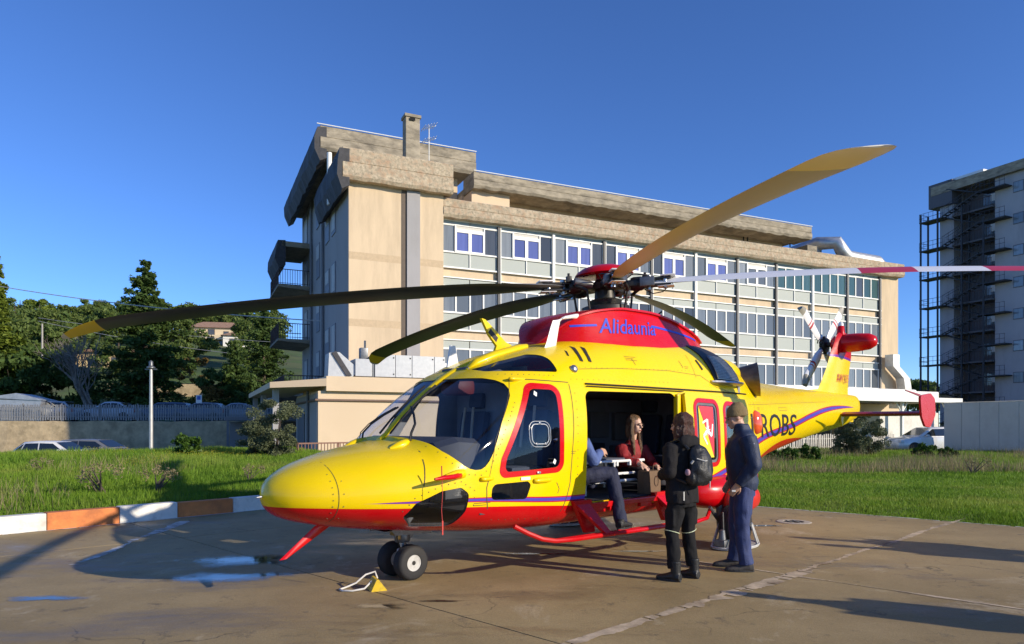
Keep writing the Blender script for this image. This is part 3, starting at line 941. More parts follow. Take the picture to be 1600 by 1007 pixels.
# ---------------------------------------------------------------- engine air intake, exhaust, sponsons
for s in (-1, 1):
    mb = MB().use(mat('intake_black', (.012, .013, .018), .5))
    P = [(6.02, 2.92), (6.30, 2.90), (6.62, 2.80), (6.90, 2.62), (6.98, 2.40), (6.96, 2.30), (6.10, 2.27), (6.06, 2.45), (6.0, 2.66), (5.90, 2.80), (5.75, 2.88)]
    def skin_in(x, z, o):
        return Vector((x, s * (-side_y(x, min(z, BODY['zt'](x) - .004)) + o), z))
    bm = bmesh.new()
    nx, nz = 22, 16
    g = [[bm.verts.new((5.7 + 1.3 * i / nx, 0, 2.26 + .62 * j / nz)) for j in range(nz + 1)] for i in range(nx + 1)]
    for i in range(nx):
        for j in range(nz): bm.faces.new((g[i][j], g[i + 1][j], g[i + 1][j + 1], g[i][j + 1]))
    for i in range(len(P)): score_line(bm, P[i - 1], P[i], lambda c: True, (0, 2), .03)
    bmesh.ops.delete(bm, geom=[f for f in bm.faces if not inside(P, f.calc_center_median().x, f.calc_center_median().z)], context='FACES')
    for v in bm.verts: v.co = skin_in(v.co.x, v.co.z, .02)
    bmesh.ops.recalc_face_normals(bm, faces=bm.faces)
    bm_obj(bm, 'air_intake', heli, MATS['intake_black'], 0, .02)
    # mesh screen: crossed wires
    mb = MB().use(M_STEEL)
    for i in range(15):
        z = 2.31 + .024 * i
        a, b = 6.12 + .012 * i * .4, 6.84 - .010 * i
        mb.tube([skin_in(x, z, .05) for x in np.linspace(a, b, 6)], .0045, 4)
    for i in range(26):
        x = 6.14 + .027 * i
        mb.tube([skin_in(x, z, .052) for z in np.linspace(2.31, 2.65 - max(0, (x - 6.45)) * .35, 5)], .0045, 4)
    mb.build('intake_screen', heli)
    mb = MB().use(M_STEEL)
    rg = []
    for x, w in ((5.98, .02), (6.12, .10), (6.4, .15), (6.75, .14), (6.95, .05)):
        y = -side_y(x, 2.25)
        rg.append([Vector((x, s * (y - .05), 2.28)), Vector((x, s * (y + w), 2.275)), Vector((x, s * (y + w + .012), 2.25)), Vector((x, s * (y + w - .02), 2.225)), Vector((x, s * (y - .05), 2.21))])
    mb.loft(rg); mb.build('intake_ledge', heli, smooth=40)
    mb = MB().use(M_YEL)
    rg = []
    for x, ww, hh, zc in ((6.80, .10, .14, 2.50), (7.0, .16, .20, 2.48), (7.30, .20, .24, 2.42), (7.62, .18, .22, 2.36), (7.9, .10, .12, 2.34)):
        yc = -side_y(x, 2.3) * .66
        rg.append([Vector((x, s * (yc + ww * math.cos(a)), zc + hh * math.sin(a))) for a in np.linspace(0, 2 * math.pi, 16, endpoint=False)])
    mb.loft(rg); mb.build('exhaust_fairing', heli, smooth=60)
    ax = Vector((.50, s * .86, .10)).normalized()
    c0 = Vector((7.48, s * .44, 2.33))
    Me = Matrix.Translation(c0) @ ax.to_track_quat('Z', 'Y').to_matrix().to_4x4()
    mb = MB().use(mat('heat_stained_steel', (.20, .15, .11), .38, .85, var=.4, scale=5, stain=(.05, .04, .035), stain_scale=3))
    mb.lathe([(.20, 0), (.22, .15), (.25, .36), (.275, .48)], 28, Me)
    mb.f.pop(); mb.m.pop()
    mb.use(mat('soot', (.006, .006, .006), .95)).lathe([(.265, .481), (.24, .32), (.20, .08)], 28, Me)
    mb.f.pop(-2); mb.m.pop(-2)
    mb.build('exhaust_pipe', heli, smooth=40)
    # sponson that holds the wheel and the float pack
    mb = MB().use(M_RED)
    rg = []
    for x, w, h, zc in ((5.28, .04, .05, .74), (5.40, .18, .15, .73), (5.60, .28, .21, .72), (5.90, .33, .24, .71), (6.25, .33, .24, .72), (6.6, .28, .21, .76), (6.9, .17, .15, .82), (7.15, .04, .05, .88)):
        rg.append([Vector((x, s * (1.10 + w * (abs(math.cos(a)) ** .8) * (1 if math.cos(a) > 0 else -1)), zc + h * (abs(math.sin(a)) ** .85) * (1 if math.sin(a) > 0 else -1))) for a in np.linspace(0, 2 * math.pi, 22, endpoint=False)])
    mb.loft(rg); mb.build('sponson', heli, smooth=60)
    mb = MB().use(mat('float_pack_red', (.55, .02, .012), .35))
    rg = []
    for x, r in ((5.70, .04), (5.76, .13), (5.90, .17), (6.25, .17), (6.45, .13), (6.52, .04)):
        rg.append([Vector((x, s * (1.44 + r * .75 * math.cos(a)), .62 + r * 1.1 * math.sin(a))) for a in np.linspace(0, 2 * math.pi, 16, endpoint=False)])
    mb.loft(rg); mb.build('float_pack', heli, smooth=60)
    # orange strobe on the rear flank
    mb = MB().use(mat('orange_lens', (.75, .10, .02), .12, coat=.6))
    rg = []
    for z, k in ((1.50, .15), (1.53, .75), (1.62, 1), (1.76, 1), (1.84, .75), (1.875, .2)):
        y = -side_y(7.42, z)
        rg.append([Vector((7.42 + .13 * k * math.cos(a), s * (y + .085 * k * math.sin(a)), z)) for a in np.linspace(0, 2 * math.pi, 14, endpoint=False)])
    mb.loft(rg); mb.build('position_lamp', heli, smooth=60)
    # step tube with its brackets
    mb = MB().use(M_RED)
    mb.tube([(2.02, s * 1.20, .62), (2.16, s * 1.26, .54), (2.30, s * 1.32, .475), (2.45, s * 1.36, .445), (2.7, s * 1.38, .435), (5.05, s * 1.38, .40), (5.35, s * 1.36, .42), (5.55, s * 1.28, .50)], .026, 8)
    mb.tube([(2.5, s * 1.30, .438), (5.05, s * 1.30, .403)], .018, 8)
    for x in (3.12, 4.62):
        mb.prism([(x - .16, .80), (x + .14, .80), (x + .20, .43), (x + .06, .43)], s * 1.10, s * 1.16)
        mb.add([Vector((x - .13, s * 1.14, .78)), Vector((x + .10, s * 1.14, .78)), Vector((x + .19, s * 1.40, .45)), Vector((x + .10, s * 1.40, .45)), Vector((x - .13, s * 1.10, .76)), Vector((x + .10, s * 1.10, .76)), Vector((x + .19, s * 1.38, .425)), Vector((x + .10, s * 1.38, .425))], [(0, 1, 2, 3), (7, 6, 5, 4), (0, 4, 5, 1), (1, 5, 6, 2), (2, 6, 7, 3), (3, 7, 4, 0)])
    for x in (3.3, 3.6, 4.2): mb.bbox(x, x + .22, s * 1.12 - .03, s * 1.12 + .03, .64, .74, .01)
    mb.build('cabin_step', heli, smooth=40)
# sill under the opening
MB().use(M_RED).bbox(3.2, 5.08, -1.155, -1.06, .69, .755, .012).build('door_sill', heli)

# ---------------------------------------------------------------- fin, stabiliser, tail rotor
M_FIN = bpy.data.materials.new('fin_paint'); M_FIN.use_nodes = True
nt = M_FIN.node_tree
tc = node(nt, 'ShaderNodeTexCoord'); sp = node(nt, 'ShaderNodeSeparateXYZ'); nt.links.new(tc.outputs['Object'], sp.inputs[0])
zz = mathn(nt, 'ADD', sp.outputs['Z'], mathn(nt, 'MULTIPLY', mathn(nt, 'SUBTRACT', sp.outputs['X'], 13.0), .04))
c = mixc(nt, mathn(nt, 'GREATER_THAN', zz, 3.12), YEL, (.18, .02, .30))
c = mixc(nt, mathn(nt, 'GREATER_THAN', zz, 3.175), c, RED)
paint_finish(nt, nt.nodes['Principled BSDF'], c)
def foil(x0, x1, y, z, th, n=9):
    up = []
    for i in range(n):
        t = i / (n - 1)
        h = th * 2.2 * (math.sqrt(max(t, 0)) * .9 - t * .62 - t * t * .28) if t < 1 else 0
        up.append((x0 + (x1 - x0) * t, h))
    ring = [Vector((x, y + h, z)) for x, h in up] + [Vector((x, y - h, z)) for x, h in reversed(up[1:-1])]
    return ring
mb = MB().use(M_FIN)
rg = []
for z, xa, xb, th in ((1.72, 12.9, 13.8, .10), (1.95, 12.2, 13.85, .15), (2.20, 11.75, 13.62, .16), (2.36, 11.86, 13.50, .15), (2.55, 12.06, 13.50, .14), (2.9, 12.36, 13.58, .13), (3.2, 12.55, 13.68, .13), (3.45, 12.75, 13.70, .14), (3.62, 12.88, 13.62, .13), (3.70, 13.0, 13.5, .08)):
    rg.append(foil(xa, xb, 0, z, th))
mb.loft(rg); fin = mb.build('tail_fin', heli, smooth=45)
mb = MB().use(M_RED)
rg = []
for y, r in ((.20, .06), (.18, .14), (.12, .19), (0, .205), (-.35, .20), (-.60, .175), (-.72, .11), (-.75, .03)):
    rg.append([Vector((13.12 + r * 1.05 * math.cos(a), y, 3.46 + r * math.sin(a))) for a in np.linspace(0, 2 * math.pi, 18, endpoint=False)])
mb.loft(rg); mb.build('gearbox_fairing', fin, smooth=60)
mb = MB().use(M_RED); mb.lathe([(.12, 3.6), (.085, 3.70), (.07, 3.84), (.06, 3.85)], 14, Matrix.Translation((13.1, 0, 0)))
mb.use(M_WHITE).lathe([(.06, 3.852), (.055, 3.91), (.03, 3.94)], 14, Matrix.Translation((13.1, 0, 0))); mb.build('beacon', fin, smooth=40)
bmn = lettering('AW139', 12.66, 13.30, 2.58, .19, mat('fin_lettering', (.42, .04, .015), .5), lambda x, z: Vector((x, -.096, z)), 'type_marking', offset=.01)
# stabiliser through the boom with an end plate each side
M_DRED = paint('dark_red_paint', (.32, .008, .012))
mb = MB().use(M_DRED)
rg = []
for y in (-1.86, -1.0, 0, 1.0, 1.86):
    k = 1 - .12 * abs(y) / 1.86
    rg.append([Vector((p.x, y, 1.88 + p.z)) for p in [Vector((12.30 + (v.x) * .78 * k, 0, v.y)) for v in foil(0, 1, 0, 0, .08)]])
mb.loft(rg); stab = mb.build('stabiliser', heli, smooth=45)
for s in (-1, 1):
    P = rounded([(12.12, 2.22), (12.75, 2.28), (13.02, 2.18), (13.06, 1.86), (12.72, 1.60), (12.42, 1.62), (12.22, 1.80)], [.08, .12, .1, .1, .12, .12, .1], 4)
    mb = MB().use(M_RED).prism(P, s * 1.86 - .02, s * 1.86 + .02); ep = mb.build('end_plate', stab)
    MB().use(M_DRED).prism([(11.35, 2.30), (12.16, 2.24), (12.16, 2.20), (11.35, 2.285)], s * 1.86 - .012, s * 1.86 + .012).build('end_plate_strake', stab)
    MB().use(M_YEL).prism([(12.28, 1.93), (12.52, 1.93), (12.40, 1.62)], s * .30 - .015, s * .30 + .015).build('boom_strake', heli)
MB().use(M_YEL).prism([(11.2, 2.36), (12.0, 2.36), (12.1, 2.42)], -.03, .03).build('fin_fillet', fin)
tr = empty('tail_rotor', (13.12, .36, 3.46), parent=heli)
mb = MB().use(M_DKMET)
My = Matrix.Rotation(R(90), 4, 'X')
mb.lathe([(.05, -.25), (.06, -.02), (.16, .0), (.17, .05), (.10, .08), (.09, .14)], 16, Matrix.Rotation(R(-90), 4, 'X') @ Matrix.Translation((0, 0, -.05)))
for k in range(6):
    a = R(60 * k + 15)
    mb.bbox(.07, .20, -.03, .05, -.03, .03, .008, Matrix.Rotation(a, 4, 'Y'))
mb.build('tail_rotor_hub', tr, smooth=40)
M_TRB = bpy.data.materials.new('tail_blade_paint'); M_TRB.use_nodes = True
nt = M_TRB.node_tree
tc = node(nt, 'ShaderNodeTexCoord'); sp = node(nt, 'ShaderNodeSeparateXYZ'); nt.links.new(tc.outputs['Object'], sp.inputs[0])
xr = sp.outputs['X']
def band(nt, x, a, b): return mathn(nt, 'MULTIPLY', mathn(nt, 'GREATER_THAN', x, a), mathn(nt, 'LESS_THAN', x, b))
c = mixc(nt, band(nt, xr, .70, .76), (.75, .75, .74), (.45, .03, .03))
c = mixc(nt, band(nt, xr, .81, .84), c, (.45, .03, .03))
c = mixc(nt, mathn(nt, 'GREATER_THAN', xr, 1.16), c, (.30, .28, .22))
nt.links.new(c, nt.nodes['Principled BSDF'].inputs['Base Color']); nt.nodes['Principled BSDF'].inputs['Roughness'].default_value = .4
mb = MB().use(M_TRB)
rg = []
for r, c_, tw in ((.22, .05, 14), (.32, .09, 14), (.45, .115, 12), (.9, .115, 8), (1.18, .115, 6), (1.30, .09, 5), (1.35, .05, 5)):
    Mt = Matrix.Rotation(R(tw), 4, 'X')
    sweep = .0 if r < 1.18 else (r - 1.18) * .35
    rg.append([Mt @ Vector((r, p.y * .9, p.x + sweep)) for p in foil(-c_, c_, 0, 0, .10)])
mb.loft(rg)
trb_me = mb.mesh('tail_rotor_blade', 45)
for k in range(4):
    b = link('tail_rotor_blade', trb_me, tr)
    b.rotation_euler = (0, R(-(42, 146, 222, 326)[k]), 0)
    b.location = (0, .02 + .035 * (k % 2), 0)
mb = MB().use(M_STEEL)
for k in range(4):
    Mk = Matrix.Rotation(R(-40 - 90 * k), 4, 'Y')
    mb.tube([Mk @ Vector((.10, .12, .05)), Mk @ Vector((.24, .05, .08))], .014, 6); mb.bbox(.14, .27, .0, .06, -.045, .045, .01, Mk)
mb.build('pitch_linkage', tr, smooth=40)

# ---------------------------------------------------------------- main rotor
HUB = Vector((4.9, 0, 3.60))
rot = empty('main_rotor', HUB, parent=heli)
TILT = R(3.9)
Mtilt = Matrix.Rotation(-TILT, 4, 'Y')
mb = MB().use(M_DKMET)
mb.lathe([(.13, -.48), (.13, -.30), (.22, -.27), (.24, -.20), (.15, -.17), (.14, -.06), (.22, -.04), (.24, .04), (.14, .07), (.12, .1)], 24, Mtilt)
mb.lathe([(.30, -.36), (.34, -.34), (.34, -.29), (.28, -.27)], 24, Mtilt)
mb.build('rotor_mast', rot, smooth=40)
mb = MB().use(M_RED)
mb.lathe([(.13, .02), (.12, .12), (.12, .22)], 20, Mtilt)
mb.lathe([(.10, .155), (.40, .15), (.415, .16), (.385, .20), (.31, .25), (.20, .285), (.10, .302), (.01, .306)], 28, Mtilt); mb.build('hub_cap', rot, smooth=50)
BL_ANG = [59.3 - 43, 130.3 - 43, 194.1 - 43, 273.2 - 43, 344.3 - 43]
def blade_paint(name, under, bands, top=(.30, .30, .30), tip=6.45):
    m = bpy.data.materials.new(name); m.use_nodes = True
    nt = m.node_tree; b = nt.nodes['Principled BSDF']
    tc = node(nt, 'ShaderNodeTexCoord'); sp = node(nt, 'ShaderNodeSeparateXYZ'); nt.links.new(tc.outputs['Object'], sp.inputs[0])
    ns = node(nt, 'ShaderNodeTexNoise'); ns.inputs['Scale'].default_value = 3; ns.inputs['Detail'].default_value = 6
    mp = node(nt, 'ShaderNodeMapping'); mp.inputs['Scale'].default_value = (.6, 5, 5)
    nt.links.new(tc.outputs['Object'], mp.inputs[0]); nt.links.new(mp.outputs[0], ns.inputs['Vector'])
    f = node(nt, 'ShaderNodeMapRange'); f.inputs['To Max'].default_value = .5; nt.links.new(ns.outputs['Fac'], f.inputs['Value'])
    c = mixc(nt, f.outputs[0], under, tuple(v * .55 for v in under))
    at = node(nt, 'ShaderNodeAttribute'); at.attribute_name = 'upper'
    ct = top
    for a, e, cc in bands: ct = mixc(nt, band(nt, sp.outputs['X'], a, e), ct, cc)
    c = mixc(nt, at.outputs['Fac'], c, ct)
    c = mixc(nt, mathn(nt, 'GREATER_THAN', sp.outputs['X'], tip), c, (.85, .60, .02))
    c = mixc(nt, mathn(nt, 'GREATER_THAN', sp.outputs['X'], 6.84), c, (.7, .68, .6))
    nt.links.new(c, b.inputs['Base Color']); b.inputs['Roughness'].default_value = .38
    return m
rw = [(3.27, 3.91, (.50, .03, .05)), (3.91, 4.69, (.78, .78, .78)), (4.69, 5.5, (.50, .03, .05)), (0, 3.27, (.74, .74, .74))]
BM_DARK = blade_paint('blade_dark', (.055, .052, .04), [])
BM_SUNLIT = blade_paint('blade_sunlit_tan', (.40, .30, .10), [], tip=6.15)  # golden sunlight on this blade's underside is put into its paint
BM_STRIPE = blade_paint('blade_red_white', (.10, .085, .06), rw)
def make_blade(name, m, phi, pitch, droop, twist=7):
    """blade along local x; leading edge towards +y; joined to the hub by the grip"""
    mb = MB().use(m)
    rg = []; up = []
    st = [(.62, .06, .05), (.80, .09, .055), (1.05, .12, .05), (1.5, .19, .038), (2.0, .225, .034), (3.0, .235, .033), (4.5, .235, .031), (5.6, .235, .029), (6.15, .235, .026), (6.4, .225, .022), (6.6, .20, .018), (6.75, .16, .013), (6.86, .11, .008), (6.9, .06, .004)]
    # denser spanwise
    rs = sorted(set([s[0] for s in st] + list(np.linspace(1.5, 6.1, 14))))
    fc = pchip([s[0] for s in st], [s[1] for s in st]); ft = pchip([s[0] for s in st], [s[2] for s in st])
    for r in rs:
        c, th = fc(r) * .87, ft(r)
        tw = R(pitch + twist * (1 - r / 6.9))
        sw = 0 if r < 6.15 else -(r - 6.15) ** 2 * .30
        z = -droop * (max(0, r - .6) / 6.3) ** 1.9 - (max(0, r - 6.25) ** 2) * .12
        ring = []
        for p in foil(0, 1, 0, 0, 1.0, 9):
            yy = 2 * c * (.5 - p.x) + sw; hh = p.y * th
            ring.append(Vector((r, yy * math.cos(tw) - hh * math.sin(tw), z + yy * math.sin(tw) + hh * math.cos(tw))))
        rg.append(ring)
    mb.loft(rg)
    me = mb.mesh(name, 50)
    n = len(rg[0])
    att = me.attributes.new('upper', 'FLOAT', 'FACE')
    for p in me.polygons: att.data[p.index].value = 1.0 if p.normal.z > .02 else 0.0
    o = link(name, me, rot)
    o.matrix_local = Matrix.Rotation(R(phi), 4, 'Z') @ Matrix.Rotation(-TILT * math.cos(R(phi)), 4, 'Y')
    return o
mats5 = [BM_DARK, BM_DARK, BM_DARK, BM_SUNLIT, BM_STRIPE]
pit5 = [7, 9, 9, 5, 17]
lab5 = ['dark blade with yellow tip pointing aft', 'dark blade with yellow tip reaching over the far side', 'long dark blade with yellow tip pointing left', 'sunlit blade with yellow tip reaching over the camera side', 'blade with red and white bands pointing right']
grip0 = None
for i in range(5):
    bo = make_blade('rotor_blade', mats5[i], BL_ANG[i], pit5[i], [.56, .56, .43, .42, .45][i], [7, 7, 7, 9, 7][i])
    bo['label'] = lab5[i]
    Mb = Matrix.Rotation(R(BL_ANG[i]), 4, 'Z') @ Matrix.Rotation(-TILT * math.cos(R(BL_ANG[i])), 4, 'Y')
    if grip0 is None:
        mb = MB().use(M_DKMET)
        mb.bbox(.12, .46, -.10, .10, -.045, .045, .015)
        mb.lathe([(.085, -.09), (.10, -.05), (.10, .05), (.085, .09)], 16, Matrix.Translation((.46, 0, 0)) @ Matrix.Rotation(R(90), 4, 'Y'))
        mb.bbox(.40, .92, -.075, .075, .03, .06, .01); mb.bbox(.40, .92, -.075, .075, -.06, -.03, .01)
        mb.use(M_GREYMET).bbox(.50, .70, -.12, -.06, -.06, .07, .012)
        mb.lathe([(.05, -.13), (.055, -.11), (.055, .11), (.05, .13)], 14, Matrix.Translation((.38, .16, .02)) @ Matrix.Rotation(R(78), 4, 'Y'))
        mb.use(M_STEEL).lathe([(.035, -.1), (.035, .1)], 12, Matrix.Translation((.62, 0, 0)))
        mb.lathe([(.03, -.09), (.03, .09)], 12, Matrix.Translation((.84, .035, 0))); mb.lathe([(.03, -.09), (.03, .09)], 12, Matrix.Translation((.84, -.035, 0)))
        mb.use(M_WHITE).bbox(.74, .96, -.09, .09, -.075, -.066, .004); mb.bbox(.78, .98, -.095, .095, .066, .085, .006)
        mb.use(M_DKMET)
        mb.tube([(.50, .18, -.02), (.42, .23, -.06), (.36, .25, -.10)], .025, 8)
        mb.tube([(.36, .25, -.08), (.33, .22, -.34)], .016, 8)
        mb.tube([(.30, -.10, .05), (.40, -.16, .10), (.55, -.14, .09), (.66, -.09, .06)], .008, 5)
        mb.tube([(.55, .08, -.07), (.66, .13, -.13), (.80, .10, -.12), (.86, .05, -.08)], .008, 5)
        mb.bbox(.52, .60, .07, .13, .05, .13, .01); mb.tube([(.56, .10, .12), (.56, .10, .17)], .02, 8)
        grip_me = mb.mesh('blade_grip', 40)
        grip0 = True
    g = link('blade_grip', grip_me, rot)
    g.matrix_local = Mb
# ---------------------------------------------------------------- landing gear
M_TYRE = mat('tyre', (.02, .02, .021), .75, bump=.15)
M_HUBW = mat('wheel_hub_white', (.50, .50, .48), .45, stain=(.2, .18, .15), stain_scale=9)
def wheel_mesh(rad, wid, hub):
    mb = MB().use(M_TYRE)
    My = Matrix.Rotation(R(90), 4, 'X')
    h = wid / 2
    pr = [(hub, -h * .75), (hub * 1.18, -h * .95), (rad * .82, -h), (rad * .93, -h * .86), (rad * .985, -h * .6)]
    for g in (-.42, -.14, .14, .42):
        pr += [(rad, h * (g - .10)), (rad * .975, h * (g - .08)), (rad * .975, h * (g - .02)), (rad, h * (g))]
    pr += [(rad * .985, h * .6), (rad * .93, h * .86), (rad * .82, h), (hub * 1.18, h * .95), (hub, h * .75)]
    mb.lathe(pr, 32, My, close=True)
    t = mb.mesh('tyre', 40)
    mb = MB().use(M_HUBW)
    mb.lathe([(hub * 1.02, -h * .8), (hub * 1.08, -h * .86), (hub * .95, -h * .84), (hub * .82, -h * .55), (hub * .55, -h * .38), (hub * .42, -h * .42), (hub * .36, -h * .7), (hub * .12, -h * .72), (hub * .12, h * .72), (hub * .36, h * .7), (hub * .42, h * .42), (hub * .55, h * .38), (hub * .82, h * .55), (hub * .95, h * .84), (hub * 1.08, h * .86), (hub * 1.02, h * .8)], 28, My)
    mb.use(M_DKMET)
    for sg in (-1, 1): mb.lathe([(hub * .30, -.006), (hub * .30, .006)], 14, Matrix.Translation((0, sg * h * .73, 0)) @ My)
    mb.use(M_GREYMET)
    for k in range(6):
        a = R(60 * k)
        for sg in (-1, 1): mb.lathe([(hub * .09, -.012), (hub * .09, .012)], 8, Matrix.Translation((hub * .62 * math.cos(a), sg * h * .56, hub * .62 * math.sin(a))) @ My)
    r = mb.mesh('rim', 40)
    return t, r
def wheel(x, y, rad, meshes, parent):
    """tyre and rim on one axle end"""
    w = empty('wheel', (x, y, rad - .006), parent=parent)
    link('tyre', meshes[0], w); link('rim', meshes[1], w)
    return w
ng = empty('nose_gear', (1.49, 0, 0), parent=heli)
nwm = wheel_mesh(.188, .155, .080)
for y in (-.155, .155): wheel(0, y, .188, nwm, ng)
mb = MB().use(M_GREYMET)
mb.lathe([(.028, -.16), (.028, .16)], 12, Matrix.Translation((0, 0, .182)) @ Matrix.Rotation(R(90), 4, 'X'))
mb.use(M_WHITE).lathe([(.05, .17), (.06, .20), (.06, .30), (.045, .31)], 16)
mb.use(M_STEEL).lathe([(.036, .30), (.036, .40)], 14)
mb.use(M_GREYMET).lathe([(.075, .38), (.085, .40), (.085, .50), (.07, .52), (.07, .64)], 18)
mb.prism([(-.02, .64), (.10, .64), (.18, .60), (.09, .42), (.02, .40)], -.05, .05)
mb.prism([(.05, .36), (.13, .34), (.17, .28), (.12, .24), (.04, .22)], -.018, .018)
mb.use(mat('brass_fittings', (.35, .22, .06), .45, .6)).bbox(-.13, -.07, -.05, .05, .46, .60, .012); mb.bbox(-.11, -.07, -.08, -.03, .42, .48, .008)
mb.use(M_DKMET).tube([(-.08, -.06, .60), (-.12, -.08, .45), (-.07, -.07, .32), (-.03, -.06, .26)], .008, 5)
mb.build('gear_leg', ng, smooth=40)
mb = MB().use(M_GREYMET)
mb.box(1.12, 1.70, -.24, .24, .548, .552); mb.build('gear_bay', heli)
for s in (-1, 1):
    MB().use(M_GREYMET).prism([(1.20, .56), (1.72, .54), (1.70, .48), (1.24, .50)], s * .235 - .006, s * .235 + .006).build('gear_door', heli)
mgm = wheel_mesh(.30, .22, .14)
for s in (-1, 1):
    mg = empty('main_gear', (5.83, s * 1.50, 0), parent=heli)
    wheel(0, 0, .30, mgm, mg)
    mb = MB().use(M_GREYMET)
    mb.lathe([(.03, -.12), (.03, .12)], 12, Matrix.Translation((0, -s * .1, .295)) @ Matrix.Rotation(R(90), 4, 'X'))
    mb.lathe([(.05, .26), (.055, .34), (.06, .40), (.06, .62)], 16, Matrix.Translation((-.04, -s * .20, 0)))
    mb.tube([(-.04, -s * .20, .30), (-.35, -s * .18, .55)], .025, 8); mb.tube([(-.30, 0, .10), (-.36, s * .02, .50)], .010, 6)
    mb.build('gear_leg', mg, smooth=40)
    # oval pad under the wheel with brackets
    mb = MB().use(mat('pad_grey_white', (.50, .50, .48), .5, stain=(.25, .23, .2), stain_scale=6))
    pad = [(.44 * math.cos(t), .25 * math.sin(t)) for t in np.linspace(0, 2 * math.pi, 36, endpoint=False)]
    mb.prism(pad, .012, .032, axes=(0, 1, 2))
    rg = [(p[0], p[1], .036) for p in pad]; rg.append(rg[0]); mb.tube(rg, .012, 6, cap=False)
    for sx in (-1, 1):
        for sy in (-1, 1):
            mb.tube([(sx * .40, sy * .12, .03), (sx * .16, sy * .15, .32)], .016, 6); mb.tube([(sx * .24, sy * .19, .03), (sx * .15, sy * .15, .30)], .014, 6)
    mb.build('wheel_pad', mg, smooth=40)
    mb = MB().use(M_GREYMET)
    mb.bbox(-.42, -.26, -.08, .08, .03, .14, .02); mb.lathe([(.05, .14), (.035, .26), (.02, .27)], 12, Matrix.Translation((-.34, 0, 0))); mb.build('pad_clamp', mg, smooth=40)

# ---------------------------------------------------------------- cockpit and cabin interior
M_SEAT = mat('seat_fabric', (.07, .08, .11), .85, bump=.3)
M_PANEL = mat('instrument_panel', (.065, .068, .076), .55)
M_BEIGE = mat('beige_trim', (.55, .48, .36), .7)
MB().use(mat('cabin_floor', (.045, .045, .05), .8)).box(1.72, 6.9, -1.02, 1.02, .745, .765).build('cabin_floor', heli)
MB().use(M_LINER).box(6.80, 6.86, -1.0, 1.0, .77, 2.3).build('rear_bulkhead', heli)
mb = MB().use(M_PANEL)
rg = []
for x, z0, z1, w in ((1.42, 1.30, 1.46, .72), (1.60, 1.10, 1.52, .84), (1.85, 1.0, 1.50, .86), (1.93, 1.02, 1.42, .85)):
    rg.append([Vector((x, -w, z0)), Vector((x, -w, z1 - .05)), Vector((x, -w * .9, z1)), Vector((x, w * .9, z1)), Vector((x, w, z1 - .05)), Vector((x, w, z0))])
mb.loft(rg); ip = mb.build('instrument_panel', heli, smooth=30)
for y in (-.62, -.24, .24, .62):
    MB().use(mat('screen_glass', (.01, .012, .015), .12)).box(1.932, 1.937, y - .15, y + .15, 1.08, 1.36).build('display', ip)
MB().use(M_PANEL).bbox(1.95, 2.75, -.16, .16, .77, 1.06, .03).build('centre_console', heli)
def seat(name, x, y, face=-1, parent=heli):
    s = empty(name, (x, y, .765), parent=parent)
    f = face
    mb = MB().use(M_SEAT).bbox(-.25, .25, -.24, .24, .30, .42, .05); mb.build('seat_cushion', s, smooth=40)
    Mx = Matrix.Translation((-f * .26, 0, .40)) @ Matrix.Rotation(R(-10 * f), 4, 'Y')
    MB().use(M_SEAT).bbox(-.06, .06, -.24, .24, 0, .66, .05, Mx).build('seat_back', s, smooth=40)
    MB().use(M_SEAT).bbox(-.05, .05, -.13, .13, .70, .90, .04, Mx).build('headrest', s, smooth=40)
    mb = MB().use(M_GREYMET)
    for yy in (-.2, .2): mb.box(-.22, .22, yy - .02, yy + .02, 0, .30)
    mb.build('seat_frame', s)
    return s
for y in (-.55, .55):
    st = seat('pilot_seat', 2.62, y, -1)
    mb = MB().use(M_BEIGE)
    mb.tube([(.20, -.10, .62), (.23, -.09, .9), (.26, -.08, 1.1)], .018, 5); mb.tube([(.20, .10, .62), (.23, .09, .9), (.26, .08, 1.1)], .018, 5)
    mb.build('harness', st)
MB().use(mat('red_helmet_bag', (.10, .006, .01), .6)).bbox(2.10, 2.36, -.20, .14, 1.98, 2.16, .06).build('overhead_pouch', heli, smooth=40)
MB().use(M_PANEL).bbox(2.2, 3.0, -.25, .25, 2.16, 2.30, .03).build('overhead_panel', heli)
for y in (.25, .75): seat('cabin_seat', 3.75, y, 1)
for y in (-.05, .55): seat('cabin_seat', 6.35, y, -1)
MB().use(M_LINER).box(3.04, 3.08, -.30, 1.0, .77, 2.35).build('blocking_partition', heli)  # added panel that blocks the bright far windows and darkens the cockpit rear
# equipment rack on the far cabin wall with dim cases and straps
mb = MB().use(mat('rack_grey', (.16, .17, .19), .6)).bbox(4.2, 6.74, .72, 1.0, .78, 2.05, .02); rk = mb.build('equipment_rack', heli)
for i, (x, z, w, h) in enumerate(((4.28, 1.45, .5, .38), (4.85, 1.5, .42, .32), (5.35, 1.45, .45, .4), (4.3, .95, .6, .4), (5.0, .95, .7, .42), (5.95, 1.4, .6, .45), (5.9, .9, .65, .42))):
    MB().use(mat('case_%d' % (i % 3), ((.08, .085, .1), (.03, .032, .035), (.12, .11, .10))[i % 3], .6)).bbox(x, x + w, .64, .74, z, z + h, .02).build('equipment_case', rk)
